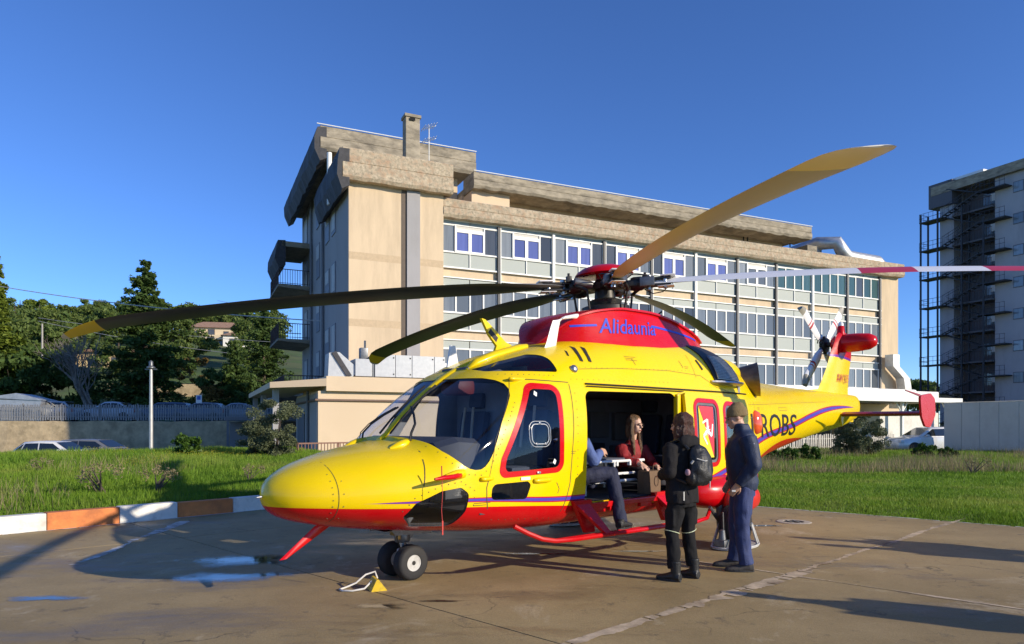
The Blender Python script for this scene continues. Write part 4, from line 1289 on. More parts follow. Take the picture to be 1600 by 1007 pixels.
# stretcher: white rails on a low frame just inside the opening
sg = empty('stretcher', (4.35, -.35, .765), parent=heli)
mb = MB().use(M_WHITE)
for y in (-.42, .20):
    for z in (.42, .26, .17): mb.tube([(-.75, y, z), (.42, y, z)], .018, 8)
for x in (-.75, -.2, .36):
    for y in (-.42, .20): mb.tube([(x, y, .02), (x, y, .42)], .016, 8)
for x in (-.16, .10): mb.bbox(x - .015, x + .015, -.45, -.40, .36, .42, .006)
mb.build('stretcher_rails', sg, smooth=40)
MB().use(M_SEAT).bbox(-.85, .30, -.36, .16, .425, .455, .012).build('mattress', sg, smooth=40)
# ---------------------------------------------------------------- ground
PADA = R(46)
KL0 = Vector((-7.72, 10.32)); KLD = Vector((math.cos(R(48)), math.sin(R(48))))     # painted kerb line
KLN = Vector((-KLD.y, KLD.x))
PR0 = Vector((4.94, 14.05)); PRD = Vector((math.cos(R(-41.5)), math.sin(R(-41.5))))  # rear pad edge
PRN = Vector((-PRD.y, PRD.x))
def d_left(x, y): return (x - KL0.x) * KLN.x + (y - KL0.y) * KLN.y
def d_rear(x, y): return (x - PR0.x) * PRN.x + (y - PR0.y) * PRN.y
_pl = pchip([-50, -.3, .1, 1.05, 3, 7, 10, 12.5, 15.5, 18, 60], [-.06, -.06, -.06, .27, .42, .66, .78, .72, .1, -.6, -.62])
_pr = pchip([-50, -.2, .15, 1.1, 12, 26, 40, 200], [-.06, -.06, -.06, .04, .12, .22, .05, 0])
def smooth01(t):
    t = max(0, min(1, t)); return t * t * (3 - 2 * t)
def ground_z(x, y):
    dl, dr = d_left(x, y), d_rear(x, y)
    k = x / max(y, 1)
    w = smooth01((k + .36) / .22)
    zl = _pl(dl) if dl > -.35 else -50
    zr = _pr(dr)
    if dl <= -.3 and dr <= -.15: return -.06
    if dl <= -.3: return zr
    if dr <= -.15: return zl
    z = zl * (1 - w) + max(zr, .05) * w
    z += .05 * math.sin(x * .9 + y * .5) * math.sin(y * .7 - x * .33) * min(1, max(dl, dr) / 3)
    return z
def soil():
    m = bpy.data.materials.new('meadow_soil'); m.use_nodes = True
    nt = m.node_tree; b = nt.nodes['Principled BSDF']; b.inputs['Roughness'].default_value = .95
    tc = node(nt, 'ShaderNodeTexCoord')
    n1 = node(nt, 'ShaderNodeTexNoise'); n1.inputs['Scale'].default_value = .35; n1.inputs['Detail'].default_value = 9; n1.inputs['Roughness'].default_value = .7
    nt.links.new(tc.outputs['Object'], n1.inputs['Vector'])
    rp = node(nt, 'ShaderNodeValToRGB'); e = rp.color_ramp.elements
    e[0].position = .3; e[0].color = (.06, .11, .015, 1); e[1].position = .72; e[1].color = (.22, .24, .055, 1)
    x = e.new(.5); x.color = (.12, .19, .022, 1)
    nt.links.new(n1.outputs['Fac'], rp.inputs[0]); nt.links.new(rp.outputs[0], b.inputs['Base Color'])
    n2 = node(nt, 'ShaderNodeTexNoise'); n2.inputs['Scale'].default_value = 14; n2.inputs['Detail'].default_value = 6
    nt.links.new(tc.outputs['Object'], n2.inputs['Vector'])
    bp = node(nt, 'ShaderNodeBump'); bp.inputs['Strength'].default_value = 1; bp.inputs['Distance'].default_value = .08
    nt.links.new(n2.outputs['Fac'], bp.inputs['Height']); nt.links.new(bp.outputs[0], b.inputs['Normal'])
    return m
xs = sorted(set(list(np.linspace(-1500, -120, 8)) + list(np.linspace(-120, -45, 12)) + list(np.arange(-45, 60, .75)) + list(np.linspace(60, 150, 12)) + list(np.linspace(150, 1500, 8))))
ys = sorted(set(list(np.linspace(-300, -10, 6)) + list(np.arange(-10, 62, .75)) + list(np.linspace(62, 200, 16)) + list(np.linspace(200, 2400, 10))))
vs = [(x, y, ground_z(x, y) if (-10 < y < 62 and -60 < x < 80) else (-.06 if y < 10 else -.6 if x < -8 else 0.0)) for y in ys for x in xs]
nx = len(xs)
fs = [(j * nx + i, j * nx + i + 1, (j + 1) * nx + i + 1, (j + 1) * nx + i) for j in range(len(ys) - 1) for i in range(nx - 1)]
gme = bpy.data.meshes.new('ground'); gme.from_pydata(vs, [], fs); gme.materials.append(soil())
for p in gme.polygons: p.use_smooth = True
tag(link('ground', gme), kind='structure')

# concrete of the pad: brown, wet stained, in poured bays
def concrete(name):
    m = bpy.data.materials.new(name); m.use_nodes = True
    nt = m.node_tree; b = nt.nodes['Principled BSDF']
    tc = node(nt, 'ShaderNodeTexCoord'); O = tc.outputs['Object']
    def noise(s, d=8, r=.65, sc=(1, 1, 1), dist=0):
        mp = node(nt, 'ShaderNodeMapping'); mp.inputs['Scale'].default_value = sc; nt.links.new(O, mp.inputs[0])
        n = node(nt, 'ShaderNodeTexNoise'); n.inputs['Scale'].default_value = s; n.inputs['Detail'].default_value = d; n.inputs['Roughness'].default_value = r; n.inputs['Distortion'].default_value = dist
        nt.links.new(mp.outputs[0], n.inputs['Vector']); return n.outputs['Fac']
    def rng_(v, a, c, lo=0, hi=1):
        r = node(nt, 'ShaderNodeMapRange'); r.inputs['From Min'].default_value = a; r.inputs['From Max'].default_value = c; r.inputs['To Min'].default_value = lo; r.inputs['To Max'].default_value = hi
        nt.links.new(v, r.inputs['Value']); return r.outputs[0]
    c = mixc(nt, rng_(noise(.28, 9, .7), .38, .62), (.27, .198, .085), (.42, .315, .150))
    c = mixc(nt, rng_(noise(.75, 10, .74, (1, 1, 1), .6), .56, .68, 0, .75), c, (.60, .51, .35))       # pale lime bloom
    c = mixc(nt, rng_(noise(.5, 9, .7, (.5, 1.4, 1), .4), .53, .64, 0, .8), c, (.15, .112, .06))      # damp dark patches
    c = mixc(nt, rng_(noise(3.2, 10, .75), .57, .66, 0, .65), c, (.085, .072, .052))                       # lichen specks
    c = mixc(nt, rng_(noise(38, 4, .6), .35, .7, 0, .28), c, (.12, .09, .06))                             # grain
    c = mixc(nt, rng_(noise(120, 3, .6), .62, .70, 0, .55), c, (.05, .042, .03))                           # grit
    c = mixc(nt, rng_(noise(85, 3, .6, (1, 1, 1), .2), .64, .70, 0, .5), c, (.62, .55, .42))                # pale aggregate
    vr = node(nt, 'ShaderNodeTexVoronoi', feature='DISTANCE_TO_EDGE'); vr.inputs['Scale'].default_value = .42
    wv = node(nt, 'ShaderNodeVectorMath', operation='ADD'); nv = node(nt, 'ShaderNodeTexNoise'); nv.inputs['Scale'].default_value = 1.6; nv.inputs['Detail'].default_value = 7
    nt.links.new(O, nv.inputs['Vector']); sv = node(nt, 'ShaderNodeVectorMath', operation='SCALE'); sv.inputs['Scale'].default_value = .9; nt.links.new(nv.outputs['Color'], sv.inputs[0])
    nt.links.new(O, wv.inputs[0]); nt.links.new(sv.outputs[0], wv.inputs[1]); nt.links.new(wv.outputs[0], vr.inputs['Vector'])
    ck = mathn(nt, 'MULTIPLY', rng_(vr.outputs['Distance'], .0, .006, .75, 0), rng_(noise(.6, 3), .50, .60))
    c = mixc(nt, ck, c, (.05, .04, .028))                                                                  # hair cracks
    nt.links.new(c, b.inputs['Base Color'])
    wet = rng_(noise(.5, 9, .7, (.5, 1.4, 1), .4), .50, .66, .75, .30)
    nt.links.new(wet, b.inputs['Roughness'])
    b.inputs['Specular IOR Level'].default_value = .4
    bp = node(nt, 'ShaderNodeBump'); bp.inputs['Strength'].default_value = .35; bp.inputs['Distance'].default_value = .012
    nt.links.new(noise(55, 6, .7), bp.inputs['Height']); nt.links.new(bp.outputs[0], b.inputs['Normal'])
    return m
M_CONC = concrete('stained_concrete')
def lines_cross(p, d, q, e):
    den = d.x * e.y - d.y * e.x
    t = ((q.x - p.x) * e.y - (q.y - p.y) * e.x) / den
    return p + d * t
CORNER = lines_cross(KL0, KLD, PR0, PRD)
PA = KL0 - KLD * 34; PB = CORNER; PC = PR0 + PRD * 34; PD = PA + (PC - PB)
pad = tag(link('helipad', MB().mesh('x')), kind='structure')
me = bpy.data.meshes.new('helipad')
bm = bmesh.new()
jx = [Vector(( .456, 5.19)), Vector((7.23, 11.5))]      # joint running away from the camera
jy = [Vector((-.87, 6.35)), Vector((.24, 5.19))]        # joint running to the right
def poly_face(P, z): 
    return bm.faces.new([bm.verts.new((p.x, p.y, z)) for p in P])
poly_face([PA, PD, PC, PB], 0.0)
dA = (jx[1] - jx[0]).normalized(); dB = Vector((math.cos(R(-43.5)), math.sin(R(-43.5))))
GAP = .008
def slot(p, d):
    n = Vector((-d.y, d.x))
    for s in (-GAP, GAP):
        q = p + n * s
        bmesh.ops.bisect_plane(bm, geom=list(bm.verts) + list(bm.edges) + list(bm.faces), plane_co=(q.x, q.y, 0), plane_no=(n.x, n.y, 0))
    return lambda c: abs((c.x - p.x) * n.x + (c.y - p.y) * n.y) < GAP * .9
CR = Vector((3.04, 7.55))
tests = [slot(jx[0], dA), slot(jx[0] - Vector((-dA.y, dA.x)) * -7.2, dA), slot(jx[0] + Vector((dA.y, -dA.x)) * 6.6, dA), slot(jy[0], dB), slot(CR, dB), slot(CR + dA * 6.2, dB), slot(jy[0] - dA * 6, dB)]
bmesh.ops.delete(bm, geom=[f for f in bm.faces if any(t(f.calc_center_median()) for t in tests)], context='FACES')
r_ = bmesh.ops.extrude_face_region(bm, geom=list(bm.faces))
bmesh.ops.translate(bm, verts=[v for v in r_['geom'] if isinstance(v, bmesh.types.BMVert)], vec=(0, 0, -.05))
bmesh.ops.recalc_face_normals(bm, faces=bm.faces)
bm.to_mesh(me); bm.free(); me.materials.append(M_CONC)
pad.data = me
# filler in the joints: dirt, pale mortar smeared over the long joint
mb = MB().use(mat('joint_dirt', (.035, .028, .02), .95))
P4 = [PA, PD, PC, PB]; mb.add([(p.x, p.y, -.012) for p in P4], [(0, 1, 2, 3)])
mb.build('joint_filler', pad)
def ragged(p, q, w, name, m, z=.004, seed=1, step=.035, gaps=.0, parent=None):
    """worn band with uneven edges along p-q"""
    r = random.Random(seed)
    d = (q - p); L = d.length; d.normalize(); n = Vector((-d.y, d.x))
    mb = MB().use(m); k = int(L / step); A = []
    wl = w; wr = w
    for i in range(k + 1):
        wl = max(w * .1, min(w * 1.9, wl + r.uniform(-.42, .42) * w)); wr = max(w * .1, min(w * 1.9, wr + r.uniform(-.42, .42) * w))
        c = p + d * (L * i / k)
        A.append((c + n * wl, c - n * wr))
    for i in range(k):
        if r.random() < gaps: continue
        mb.add([(A[i][0].x, A[i][0].y, z), (A[i][1].x, A[i][1].y, z), (A[i + 1][1].x, A[i + 1][1].y, z), (A[i + 1][0].x, A[i + 1][0].y, z)], [(0, 1, 2, 3)])
    return mb.build(name, parent or pad)
M_MORTAR = mat('pale_mortar', (.50, .40, .27), .85, var=.3, scale=5, stain=(.17, .12, .07), stain_scale=2, stain_amt=.9)
ragged(jx[0] - dA * .5, jx[1] + dA * 1.5, .035, 'joint_repair', M_MORTAR, seed=3, gaps=.10)
ragged(jx[0] + dA * 1.6, jx[0] + dA * 4.6, .075, 'joint_repair', M_MORTAR, .0045, seed=13, gaps=.25)
ragged(CR - dB * 1.4, CR + dB * 2.4, .022, 'joint_repair', M_MORTAR, seed=4, gaps=.1)
M_WORN = mat('worn_white_paint', (.58, .56, .50), .7, var=.2, scale=8, stain=(.12, .1, .075), stain_scale=6, stain_amt=.85)
def gnd(px, py, z=0.0):
    Y = 1082 * (EYE - z) / (py - 666); return Vector(((px - 800) / 1082 * Y, Y))
wl0, wl1 = gnd(112, 883), gnd(292, 814)
ragged(wl0, wl1, .055, 'painted_line', M_WORN, seed=8, gaps=.30, step=.03)
ragged(PR0 - PRD * 9, PR0 + PRD * 8, .035, 'painted_line', M_WORN, seed=9, gaps=.08)
ragged(KL0 - KLD * 8 - KLN * .03, KL0 + KLD * 8 - KLN * .03, .035, 'painted_line', M_WORN, seed=10, gaps=.05)
# shallow puddles left by the rain
M_WATER = bpy.data.materials.new('puddle_water'); M_WATER.use_nodes = True
b = M_WATER.node_tree.nodes['Principled BSDF']
b.inputs['Base Color'].default_value = (.05, .04, .028, 1); b.inputs['Roughness'].default_value = .04; b.inputs['IOR'].default_value = 1.6; b.inputs['Specular IOR Level'].default_value = .9
nt = M_WATER.node_tree
tc = node(nt, 'ShaderNodeTexCoord'); nz = node(nt, 'ShaderNodeTexNoise'); nz.inputs['Scale'].default_value = 9; nz.inputs['Detail'].default_value = 3
nt.links.new(tc.outputs['Object'], nz.inputs['Vector'])
bp = node(nt, 'ShaderNodeBump'); bp.inputs['Strength'].default_value = .02; bp.inputs['Distance'].default_value = .01
nt.links.new(nz.outputs['Fac'], bp.inputs['Height']); nt.links.new(bp.outputs[0], b.inputs['Normal'])
# water thins out into damp concrete at its ragged margin
at_ = node(nt, 'ShaderNodeAttribute'); at_.attribute_name = 'depth'
n4 = node(nt, 'ShaderNodeTexNoise'); n4.inputs['Scale'].default_value = 5; n4.inputs['Detail'].default_value = 8; n4.inputs['Roughness'].default_value = .7; nt.links.new(tc.outputs['Object'], n4.inputs['Vector'])
sm = node(nt, 'ShaderNodeMapRange', interpolation_type='SMOOTHSTEP'); sm.inputs['From Min'].default_value = .12; sm.inputs['From Max'].default_value = .95
nt.links.new(mathn(nt, 'ADD', at_.outputs['Fac'], mathn(nt, 'MULTIPLY', mathn(nt, 'SUBTRACT', n4.outputs['Fac'], .45), 1.1)), sm.inputs['Value'])
trn = node(nt, 'ShaderNodeBsdfTransparent'); ms_ = node(nt, 'ShaderNodeMixShader')
nt.links.new(sm.outputs[0], ms_.inputs[0]); nt.links.new(trn.outputs[0], ms_.inputs[1]); nt.links.new(b.outputs[0], ms_.inputs[2]); nt.links.new(ms_.outputs[0], nt.nodes['Material Output'].inputs['Surface'])
def puddle(px, py, rx, ry, seed, z=.005):
    r = random.Random(seed); c = gnd(px, py)
    n = 48; rings = (0.0, .35, .6, .75, .88, 1.0)
    ph = [(r.uniform(0, 6.28), r.uniform(.06, .16)) for _ in range(4)]
    P = []; wet = []
    for f in rings:
        for k in range(n):
            t = 2 * math.pi * k / n
            q = 1.25 + sum(a * math.sin((j + 2) * t + p) for j, (p, a) in enumerate(ph))
            P.append((c.x + rx * q * f * math.cos(t), c.y + ry * q * f * math.sin(t), z)); wet.append(1 - f)
    F = [(i * n + k, i * n + (k + 1) % n, (i + 1) * n + (k + 1) % n, (i + 1) * n + k) for i in range(len(rings) - 1) for k in range(n)]
    me = bpy.data.meshes.new('puddle'); me.from_pydata(P, [], F); me.materials.append(M_WATER)
    at = me.attributes.new('depth', 'FLOAT', 'POINT'); at.data.foreach_set('value', np.array(wet, np.float32))
    o = link('puddle', me); tag(o, kind='structure'); return o
puddle(380, 876, .62, .40, 1); puddle(352, 903, .70, .26, 2); puddle(75, 936, .36, .12, 3)
puddle(690, 940, .22, .05, 4); puddle(590, 948, .30, .10, 5); puddle(1190, 822, .4, .12, 7); puddle(1000, 862, .35, .05, 8); puddle(840, 866, .5, .06, 9)
# drain pit with a ring rim and bars
c = gnd(1240, 816)
dr = empty('drain_grate', (c.x, c.y, .003))
tag(dr, 'round iron drain grate set in the concrete near the grass', 'drain')
mb = MB().use(mat('pale_rim', (.42, .38, .3), .8))
mb.lathe([(.17, 0), (.17, .008), (.27, .008), (.29, 0)], 28, close=True); mb.build('rim', dr)
MB().use(mat('dark_hole', (.008, .008, .008), .9)).lathe([(.17, .001), (.165, .002)], 24).build('pit', dr)
for k in (-1, 1): MB().use(M_STEEL).box(k * .06 - .008, k * .06 + .008, -.16, .16, .003, .010).build('bar', dr)

# ---------------------------------------------------------------- painted kerb blocks
kerb = empty('painted_kerb', (KL0.x, KL0.y, 0), R(48))
tag(kerb, 'low concrete kerb painted in white and orange blocks beside the grass', 'kerb')
M_KW = mat('kerb_white', (.72, .70, .64), .75, var=.12, scale=4, bump=.25, bscale=20, stain=(.36, .33, .27), stain_scale=2.5, stain_amt=.6)
M_KO = mat('kerb_orange', (.62, .20, .055), .75, var=.2, scale=4, bump=.25, bscale=20, stain=(.34, .11, .04), stain_scale=2.5, stain_amt=.7)
def along(px, py): return (gnd(px, py) - KL0).dot(KLD)
cuts = [along(75.6, 829.8), along(189.8, 818.8), along(290, 811.9), along(381, 804)]
L = (cuts[3] - cuts[0]) / 3
cuts = [cuts[0] - L * k for k in (4, 3, 2, 1)] + cuts + [cuts[3] + L * k for k in (1, 2, 3, 4, 5) if cuts[3] + L * k < (CORNER - KL0).length]
for i, (a, b_) in enumerate(zip(cuts[:-1], cuts[1:])):
    mb = MB().use(M_KW if (i % 2 == 1) else M_KO)
    mb.bbox(a + .004, b_ - .004, 0, .20, -.05, .265 + .006 * ((i * 7) % 3), .014)
    mb.build('kerb_block', kerb)

# ---------------------------------------------------------------- grass
def leaf_mat(name, c0, c1, rough=.6, trans=.0, spec=.25, patch=None):
    if name in MATS: return MATS[name]
    m = bpy.data.materials.new(name); m.use_nodes = True
    nt = m.node_tree; b = nt.nodes['Principled BSDF']
    g = node(nt, 'ShaderNodeNewGeometry')
    rp = node(nt, 'ShaderNodeMix', data_type='RGBA')
    rp.inputs['A'].default_value = (*c0, 1); rp.inputs['B'].default_value = (*c1, 1)
    tc = node(nt, 'ShaderNodeTexCoord'); n1 = node(nt, 'ShaderNodeTexNoise'); n1.inputs['Scale'].default_value = .7; n1.inputs['Detail'].default_value = 4
    nt.links.new(tc.outputs['Object'], n1.inputs['Vector'])
    if patch:
        n3 = node(nt, 'ShaderNodeTexNoise'); n3.inputs['Scale'].default_value = .33; n3.inputs['Detail'].default_value = 7; n3.inputs['Roughness'].default_value = .7; nt.links.new(tc.outputs['Object'], n3.inputs['Vector'])
    f = mathn(nt, 'ADD', mathn(nt, 'MULTIPLY', g.outputs['Random Per Island'], .6), mathn(nt, 'MULTIPLY', mathn(nt, 'SUBTRACT', n1.outputs['Fac'], .3), 1.0))
    nt.links.new(f, rp.inputs['Factor'])
    col = rp.outputs['Result']
    if patch:
        pr_ = node(nt, 'ShaderNodeMapRange'); pr_.inputs['From Min'].default_value = .50; pr_.inputs['From Max'].default_value = .68; pr_.inputs['To Max'].default_value = .75
        nt.links.new(n3.outputs['Fac'], pr_.inputs['Value']); col = mixc(nt, pr_.outputs[0], col, patch)
        dk = node(nt, 'ShaderNodeMapRange'); dk.inputs['From Min'].default_value = .46; dk.inputs['From Max'].default_value = .32; dk.inputs['To Max'].default_value = .7
        nt.links.new(n3.outputs['Fac'], dk.inputs['Value']); col = mixc(nt, dk.outputs[0], col, tuple(v * .7 for v in c0))
    nt.links.new(col, b.inputs['Base Color'])
    b.inputs['Roughness'].default_value = rough; b.inputs['Specular IOR Level'].default_value = spec
    if trans:
        t = node(nt, 'ShaderNodeBsdfTranslucent'); nt.links.new(col, t.inputs['Color'])
        ms = node(nt, 'ShaderNodeMixShader'); ms.inputs[0].default_value = trans
        nt.links.new(b.outputs[0], ms.inputs[1]); nt.links.new(t.outputs[0], ms.inputs[2])
        nt.links.new(ms.outputs[0], nt.nodes['Material Output'].inputs['Surface'])
    MATS[name] = m
    return m
M_GRASS = leaf_mat('grass_blade', (.075, .18, .014), (.26, .40, .035), .6, .38, patch=(.34, .36, .08))
M_DRY = leaf_mat('dry_straw', (.20, .16, .08), (.36, .30, .17), .8, .2)
M_LEAF = leaf_mat('weed_leaf', (.03, .075, .012), (.085, .16, .022), .5, .25)
def tri_mesh(name, V, m):
    """V: (n, 3, 3) array of triangles"""
    n = len(V)
    me = bpy.data.meshes.new(name)
    me.vertices.add(n * 3); me.vertices.foreach_set('co', V.reshape(-1).astype(np.float32))
    me.loops.add(n * 3); me.loops.foreach_set('vertex_index', np.arange(n * 3, dtype=np.int32))
    me.polygons.add(n); me.polygons.foreach_set('loop_start', np.arange(0, n * 3, 3, dtype=np.int32)); me.polygons.foreach_set('loop_total', np.full(n, 3, np.int32))
    me.materials.append(m)
    me.update(calc_edges=True); me.validate()
    return me
def blades(px, py, pz, h, w, lean=.45):
    n = len(px)
    a = nrng.uniform(0, 2 * np.pi, n); b = nrng.uniform(0, 2 * np.pi, n)
    l = nrng.uniform(0, lean, n) * h
    V = np.zeros((n, 3, 3))
    V[:, 0, 0] = px - np.cos(a) * w; V[:, 0, 1] = py - np.sin(a) * w; V[:, 0, 2] = pz - .01
    V[:, 1, 0] = px + np.cos(a) * w; V[:, 1, 1] = py + np.sin(a) * w; V[:, 1, 2] = pz - .01
    V[:, 2, 0] = px + np.cos(b) * l; V[:, 2, 1] = py + np.sin(b) * l; V[:, 2, 2] = pz + h
    return V
_gx = np.array(xs); _gy = np.array(ys); _gz = np.array([v[2] for v in vs]).reshape(len(ys), nx)
def gz_arr(x, y):
    i = np.clip(np.searchsorted(_gx, x) - 1, 0, nx - 2); j = np.clip(np.searchsorted(_gy, y) - 1, 0, len(_gy) - 2)
    tx = (x - _gx[i]) / (_gx[i + 1] - _gx[i]); ty = (y - _gy[j]) / (_gy[j + 1] - _gy[j])
    return (_gz[j, i] * (1 - tx) + _gz[j, i + 1] * tx) * (1 - ty) + (_gz[j + 1, i] * (1 - tx) + _gz[j + 1, i + 1] * tx) * ty
def scatter(n, k0, k1, y0, y1, cond):
    """points spread over the wedge of ground between two bearings, denser towards the viewer's edge"""
    y = y0 + (y1 - y0) * nrng.random(n) ** 1.25
    k = nrng.uniform(k0, k1, n); x = k * y
    ok = cond(x, y)
    return x[ok], y[ok]
def clump(x, y, s=1.0):
    return .5 + .5 * np.sin(x * 1.3 * s + np.sin(y * .9 * s) * 2) * np.sin(y * 1.1 * s + np.sin(x * .7 * s) * 2)
dlv = lambda x, y: (x - KL0.x) * KLN.x + (y - KL0.y) * KLN.y
drv = lambda x, y: (x - PR0.x) * PRN.x + (y - PR0.y) * PRN.y
gl = []
x, y = scatter(420000, -1.25, -.18, 8.0, 27, lambda x, y: (dlv(x, y) > .24) & (dlv(x, y) < 14) & (drv(x, y) > -30))
c_ = clump(x, y, .8) * clump(x, y, 2.3)
gl.append(blades(x, y, gz_arr(x, y), (.05 + .17 * nrng.random(len(x)) ** 1.6) * (.6 + .9 * c_), .004 + .0035 * y / 10, .6))
x, y = scatter(420000, .12, .95, 10, 42, lambda x, y: (drv(x, y) > .05))
dr_ = drv(x, y); c_ = clump(x, y, .6) * clump(x, y, 1.9)
gl.append(blades(x, y, gz_arr(x, y), (.03 + .09 * nrng.random(len(x)) ** 1.5) * (.55 + .9 * c_) * (1 + np.clip((dr_ - 8) / 9, 0, 1.4)), .004 + .0035 * y / 10, .7))
x, y = scatter(90000, -.34, .14, 15, 30, lambda x, y: ((drv(x, y) > .05) & (dlv(x, y) > -8)) | (dlv(x, y) > .3))
gl.append(blades(x, y, gz_arr(x, y), .05 + .12 * nrng.random(len(x)), .008, .6))
tag(link('grass', tri_mesh('grass', np.concatenate(gl), M_GRASS)), 'green meadow grass around the concrete pad', 'grass', kind='stuff')
dl_ = []
x, y = scatter(9000, -.9, -.2, 10, 25, lambda x, y: (dlv(x, y) > .4) & (dlv(x, y) < 13) & (clump(x, y, .45) > .62))
dl_.append(blades(x, y, gz_arr(x, y), .15 + .30 * nrng.random(len(x)), .005, .7))
x, y = scatter(26000, .25, .95, 22, 40, lambda x, y: (drv(x, y) > 9) & (clump(x, y, .35) > .45))
dl_.append(blades(x, y, gz_arr(x, y), .15 + .40 * nrng.random(len(x)), .007, .6))
tag(link('dry_grass', tri_mesh('dry_grass', np.concatenate(dl_), M_DRY)), 'dry straw stalks standing among the green grass', 'grass', kind='stuff')
# yellow wood-sorrel flowers on the crest
x, y = scatter(6000, -.62, -.30, 14, 24, lambda x, y: (dlv(x, y) > 5) & (dlv(x, y) < 11.5) & (clump(x, y, .9) > .5))
z = gz_arr(x, y) + .12 + .12 * nrng.random(len(x))
a = nrng.uniform(0, 6.28, len(x)); V = np.zeros((len(x), 3, 3)); s = .018
for k in range(3):
    V[:, k, 0] = x + s * np.cos(a + k * 2.09); V[:, k, 1] = y + s * np.sin(a + k * 2.09); V[:, k, 2] = z + .01 * np.sin(a * 3 + k)
tag(link('yellow_flowers', tri_mesh('yellow_flowers', V, mat('petal_yellow', (.62, .52, .02), .6))), 'small yellow flowers scattered on the grassy bank', 'flowers', kind='stuff')
# ---------------------------------------------------------------- hospital wing behind the pad
BRZ = math.atan2(.419, .908)
BO = Vector((-4.035, 38.635, 0))
bld = empty('hospital_wing', BO, BRZ)
tag(bld, 'long beige hospital wing with curtain-wall windows, stair block and crumbling concrete cornices', 'building')
M_PLAST = mat('ochre_render', (.63, .495, .33), .9, var=.10, scale=1.1, bump=.15, bscale=30, stain=(.40, .31, .21), stain_scale=.8, stain_amt=.5, aniso=(1, 1, .18))
M_PLAST2 = mat('cream_render', (.68, .53, .36), .9, var=.06, scale=1.0, bump=.12, bscale=30, stain=(.5, .38, .25), stain_scale=.5, stain_amt=.3)
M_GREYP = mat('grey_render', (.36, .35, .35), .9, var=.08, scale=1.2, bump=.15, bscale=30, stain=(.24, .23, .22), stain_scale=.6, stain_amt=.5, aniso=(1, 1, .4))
M_RAWC = mat('weathered_concrete', (.33, .285, .21), .95, var=.35, scale=3, bump=.5, bscale=9, stain=(.12, .105, .08), stain_scale=1.4, stain_amt=.85, aniso=(.5, .5, 1.3))
M_SPALL = mat('spalled_concrete', (.43, .36, .255), .95, var=.5, scale=7, bump=1.0, bscale=11, stain=(.33, .17, .09), stain_scale=3.5, stain_amt=.7)
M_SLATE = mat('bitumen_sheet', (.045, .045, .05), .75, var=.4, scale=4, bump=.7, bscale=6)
M_ALU = mat('white_aluminium', (.76, .76, .72), .45, var=.06, scale=2)
M_SPAND = mat('grey_green_panel', (.34, .375, .345), .55, var=.07, scale=.9, aniso=(1, 1, .3), stain=(.27, .29, .27), stain_scale=.8, stain_amt=.5)
M_SPAND2 = mat('blue_grey_panel', (.27, .335, .355), .5, var=.08, scale=.9)
M_DARKPIPE = mat('dark_pilaster', (.085, .085, .085), .6, var=.2)
M_ZINC = mat('galvanised_sheet', (.52, .53, .53), .42, .7, var=.18, scale=3)
def pane_mat(name, col, rough=.07):
    if name in MATS: return MATS[name]
    m = bpy.data.materials.new(name); m.use_nodes = True
    nt = m.node_tree; b = nt.nodes['Principled BSDF']
    tc = node(nt, 'ShaderNodeTexCoord'); w = node(nt, 'ShaderNodeTexNoise'); w.inputs['Scale'].default_value = 1.2; w.inputs['Detail'].default_value = 3
    mp = node(nt, 'ShaderNodeMapping'); mp.inputs['Scale'].default_value = (5, 5, .35)
    oi = node(nt, 'ShaderNodeObjectInfo')
    ad = node(nt, 'ShaderNodeVectorMath', operation='ADD'); nt.links.new(tc.outputs['Object'], ad.inputs[0]); nt.links.new(oi.outputs['Location'], ad.inputs[1])
    nt.links.new(ad.outputs[0], mp.inputs[0]); nt.links.new(mp.outputs[0], w.inputs['Vector'])
    c = mixc(nt, w.outputs['Fac'], tuple(v * .55 for v in col), tuple(min(1, v * 1.5) for v in col))
    c2 = mixc(nt, oi.outputs['Random'], c, tuple(v * .6 for v in col))
    nt.links.new(c2, b.inputs['Base Color']); b.inputs['Roughness'].default_value = rough; b.inputs['IOR'].default_value = 1.55
    bp = node(nt, 'ShaderNodeBump'); bp.inputs['Strength'].default_value = .04; n2 = node(nt, 'ShaderNodeTexNoise'); n2.inputs['Scale'].default_value = .8
    nt.links.new(ad.outputs[0], n2.inputs['Vector']); nt.links.new(n2.outputs['Fac'], bp.inputs['Height']); nt.links.new(bp.outputs[0], b.inputs['Normal'])
    MATS[name] = m; return m
P_DARK = [pane_mat('pane_grey', (.19, .215, .235)), pane_mat('pane_dark', (.085, .095, .105)), pane_mat('pane_mid', (.27, .295, .31))]
P_BLUE = pane_mat('pane_blue', (.14, .17, .44)); P_GREEN = pane_mat('pane_green_curtain', (.07, .135, .135))  # top casements carry blue in the pane colour itself
_pm = {}
def pane_mesh(w, h, m):
    k = (round(w, 3), round(h, 3), m.name)
    if k not in _pm: _pm[k] = MB().use(m).box(-w / 2, w / 2, 0, .02, 0, h).mesh('pane')
    return _pm[k]
def frame_mesh(w, h, t, m, d=.07):
    k = ('f', round(w, 3), round(h, 3), t, m.name)
    if k not in _pm:
        mb = MB().use(m)
        mb.box(-w / 2, -w / 2 + t, -d, .03, 0, h); mb.box(w / 2 - t, w / 2, -d, .03, 0, h)
        mb.box(-w / 2 + t, w / 2 - t, -d, .03, 0, t); mb.box(-w / 2 + t, w / 2 - t, -d, .03, h - t, h)
        _pm[k] = mb.mesh('window')
    return _pm[k]
def window(x0, x1, z0, z1, pm, parent, y=0.0, t=.045, fm=None, M=None):
    w, h = x1 - x0, z1 - z0
    o = link('window', frame_mesh(w, h, t, fm or M_ALU), parent, ((x0 + x1) / 2, y, z0))
    p = link('pane', pane_mesh(w - 2 * t, h - 2 * t, pm), o, (0, -.02, t))
    return o
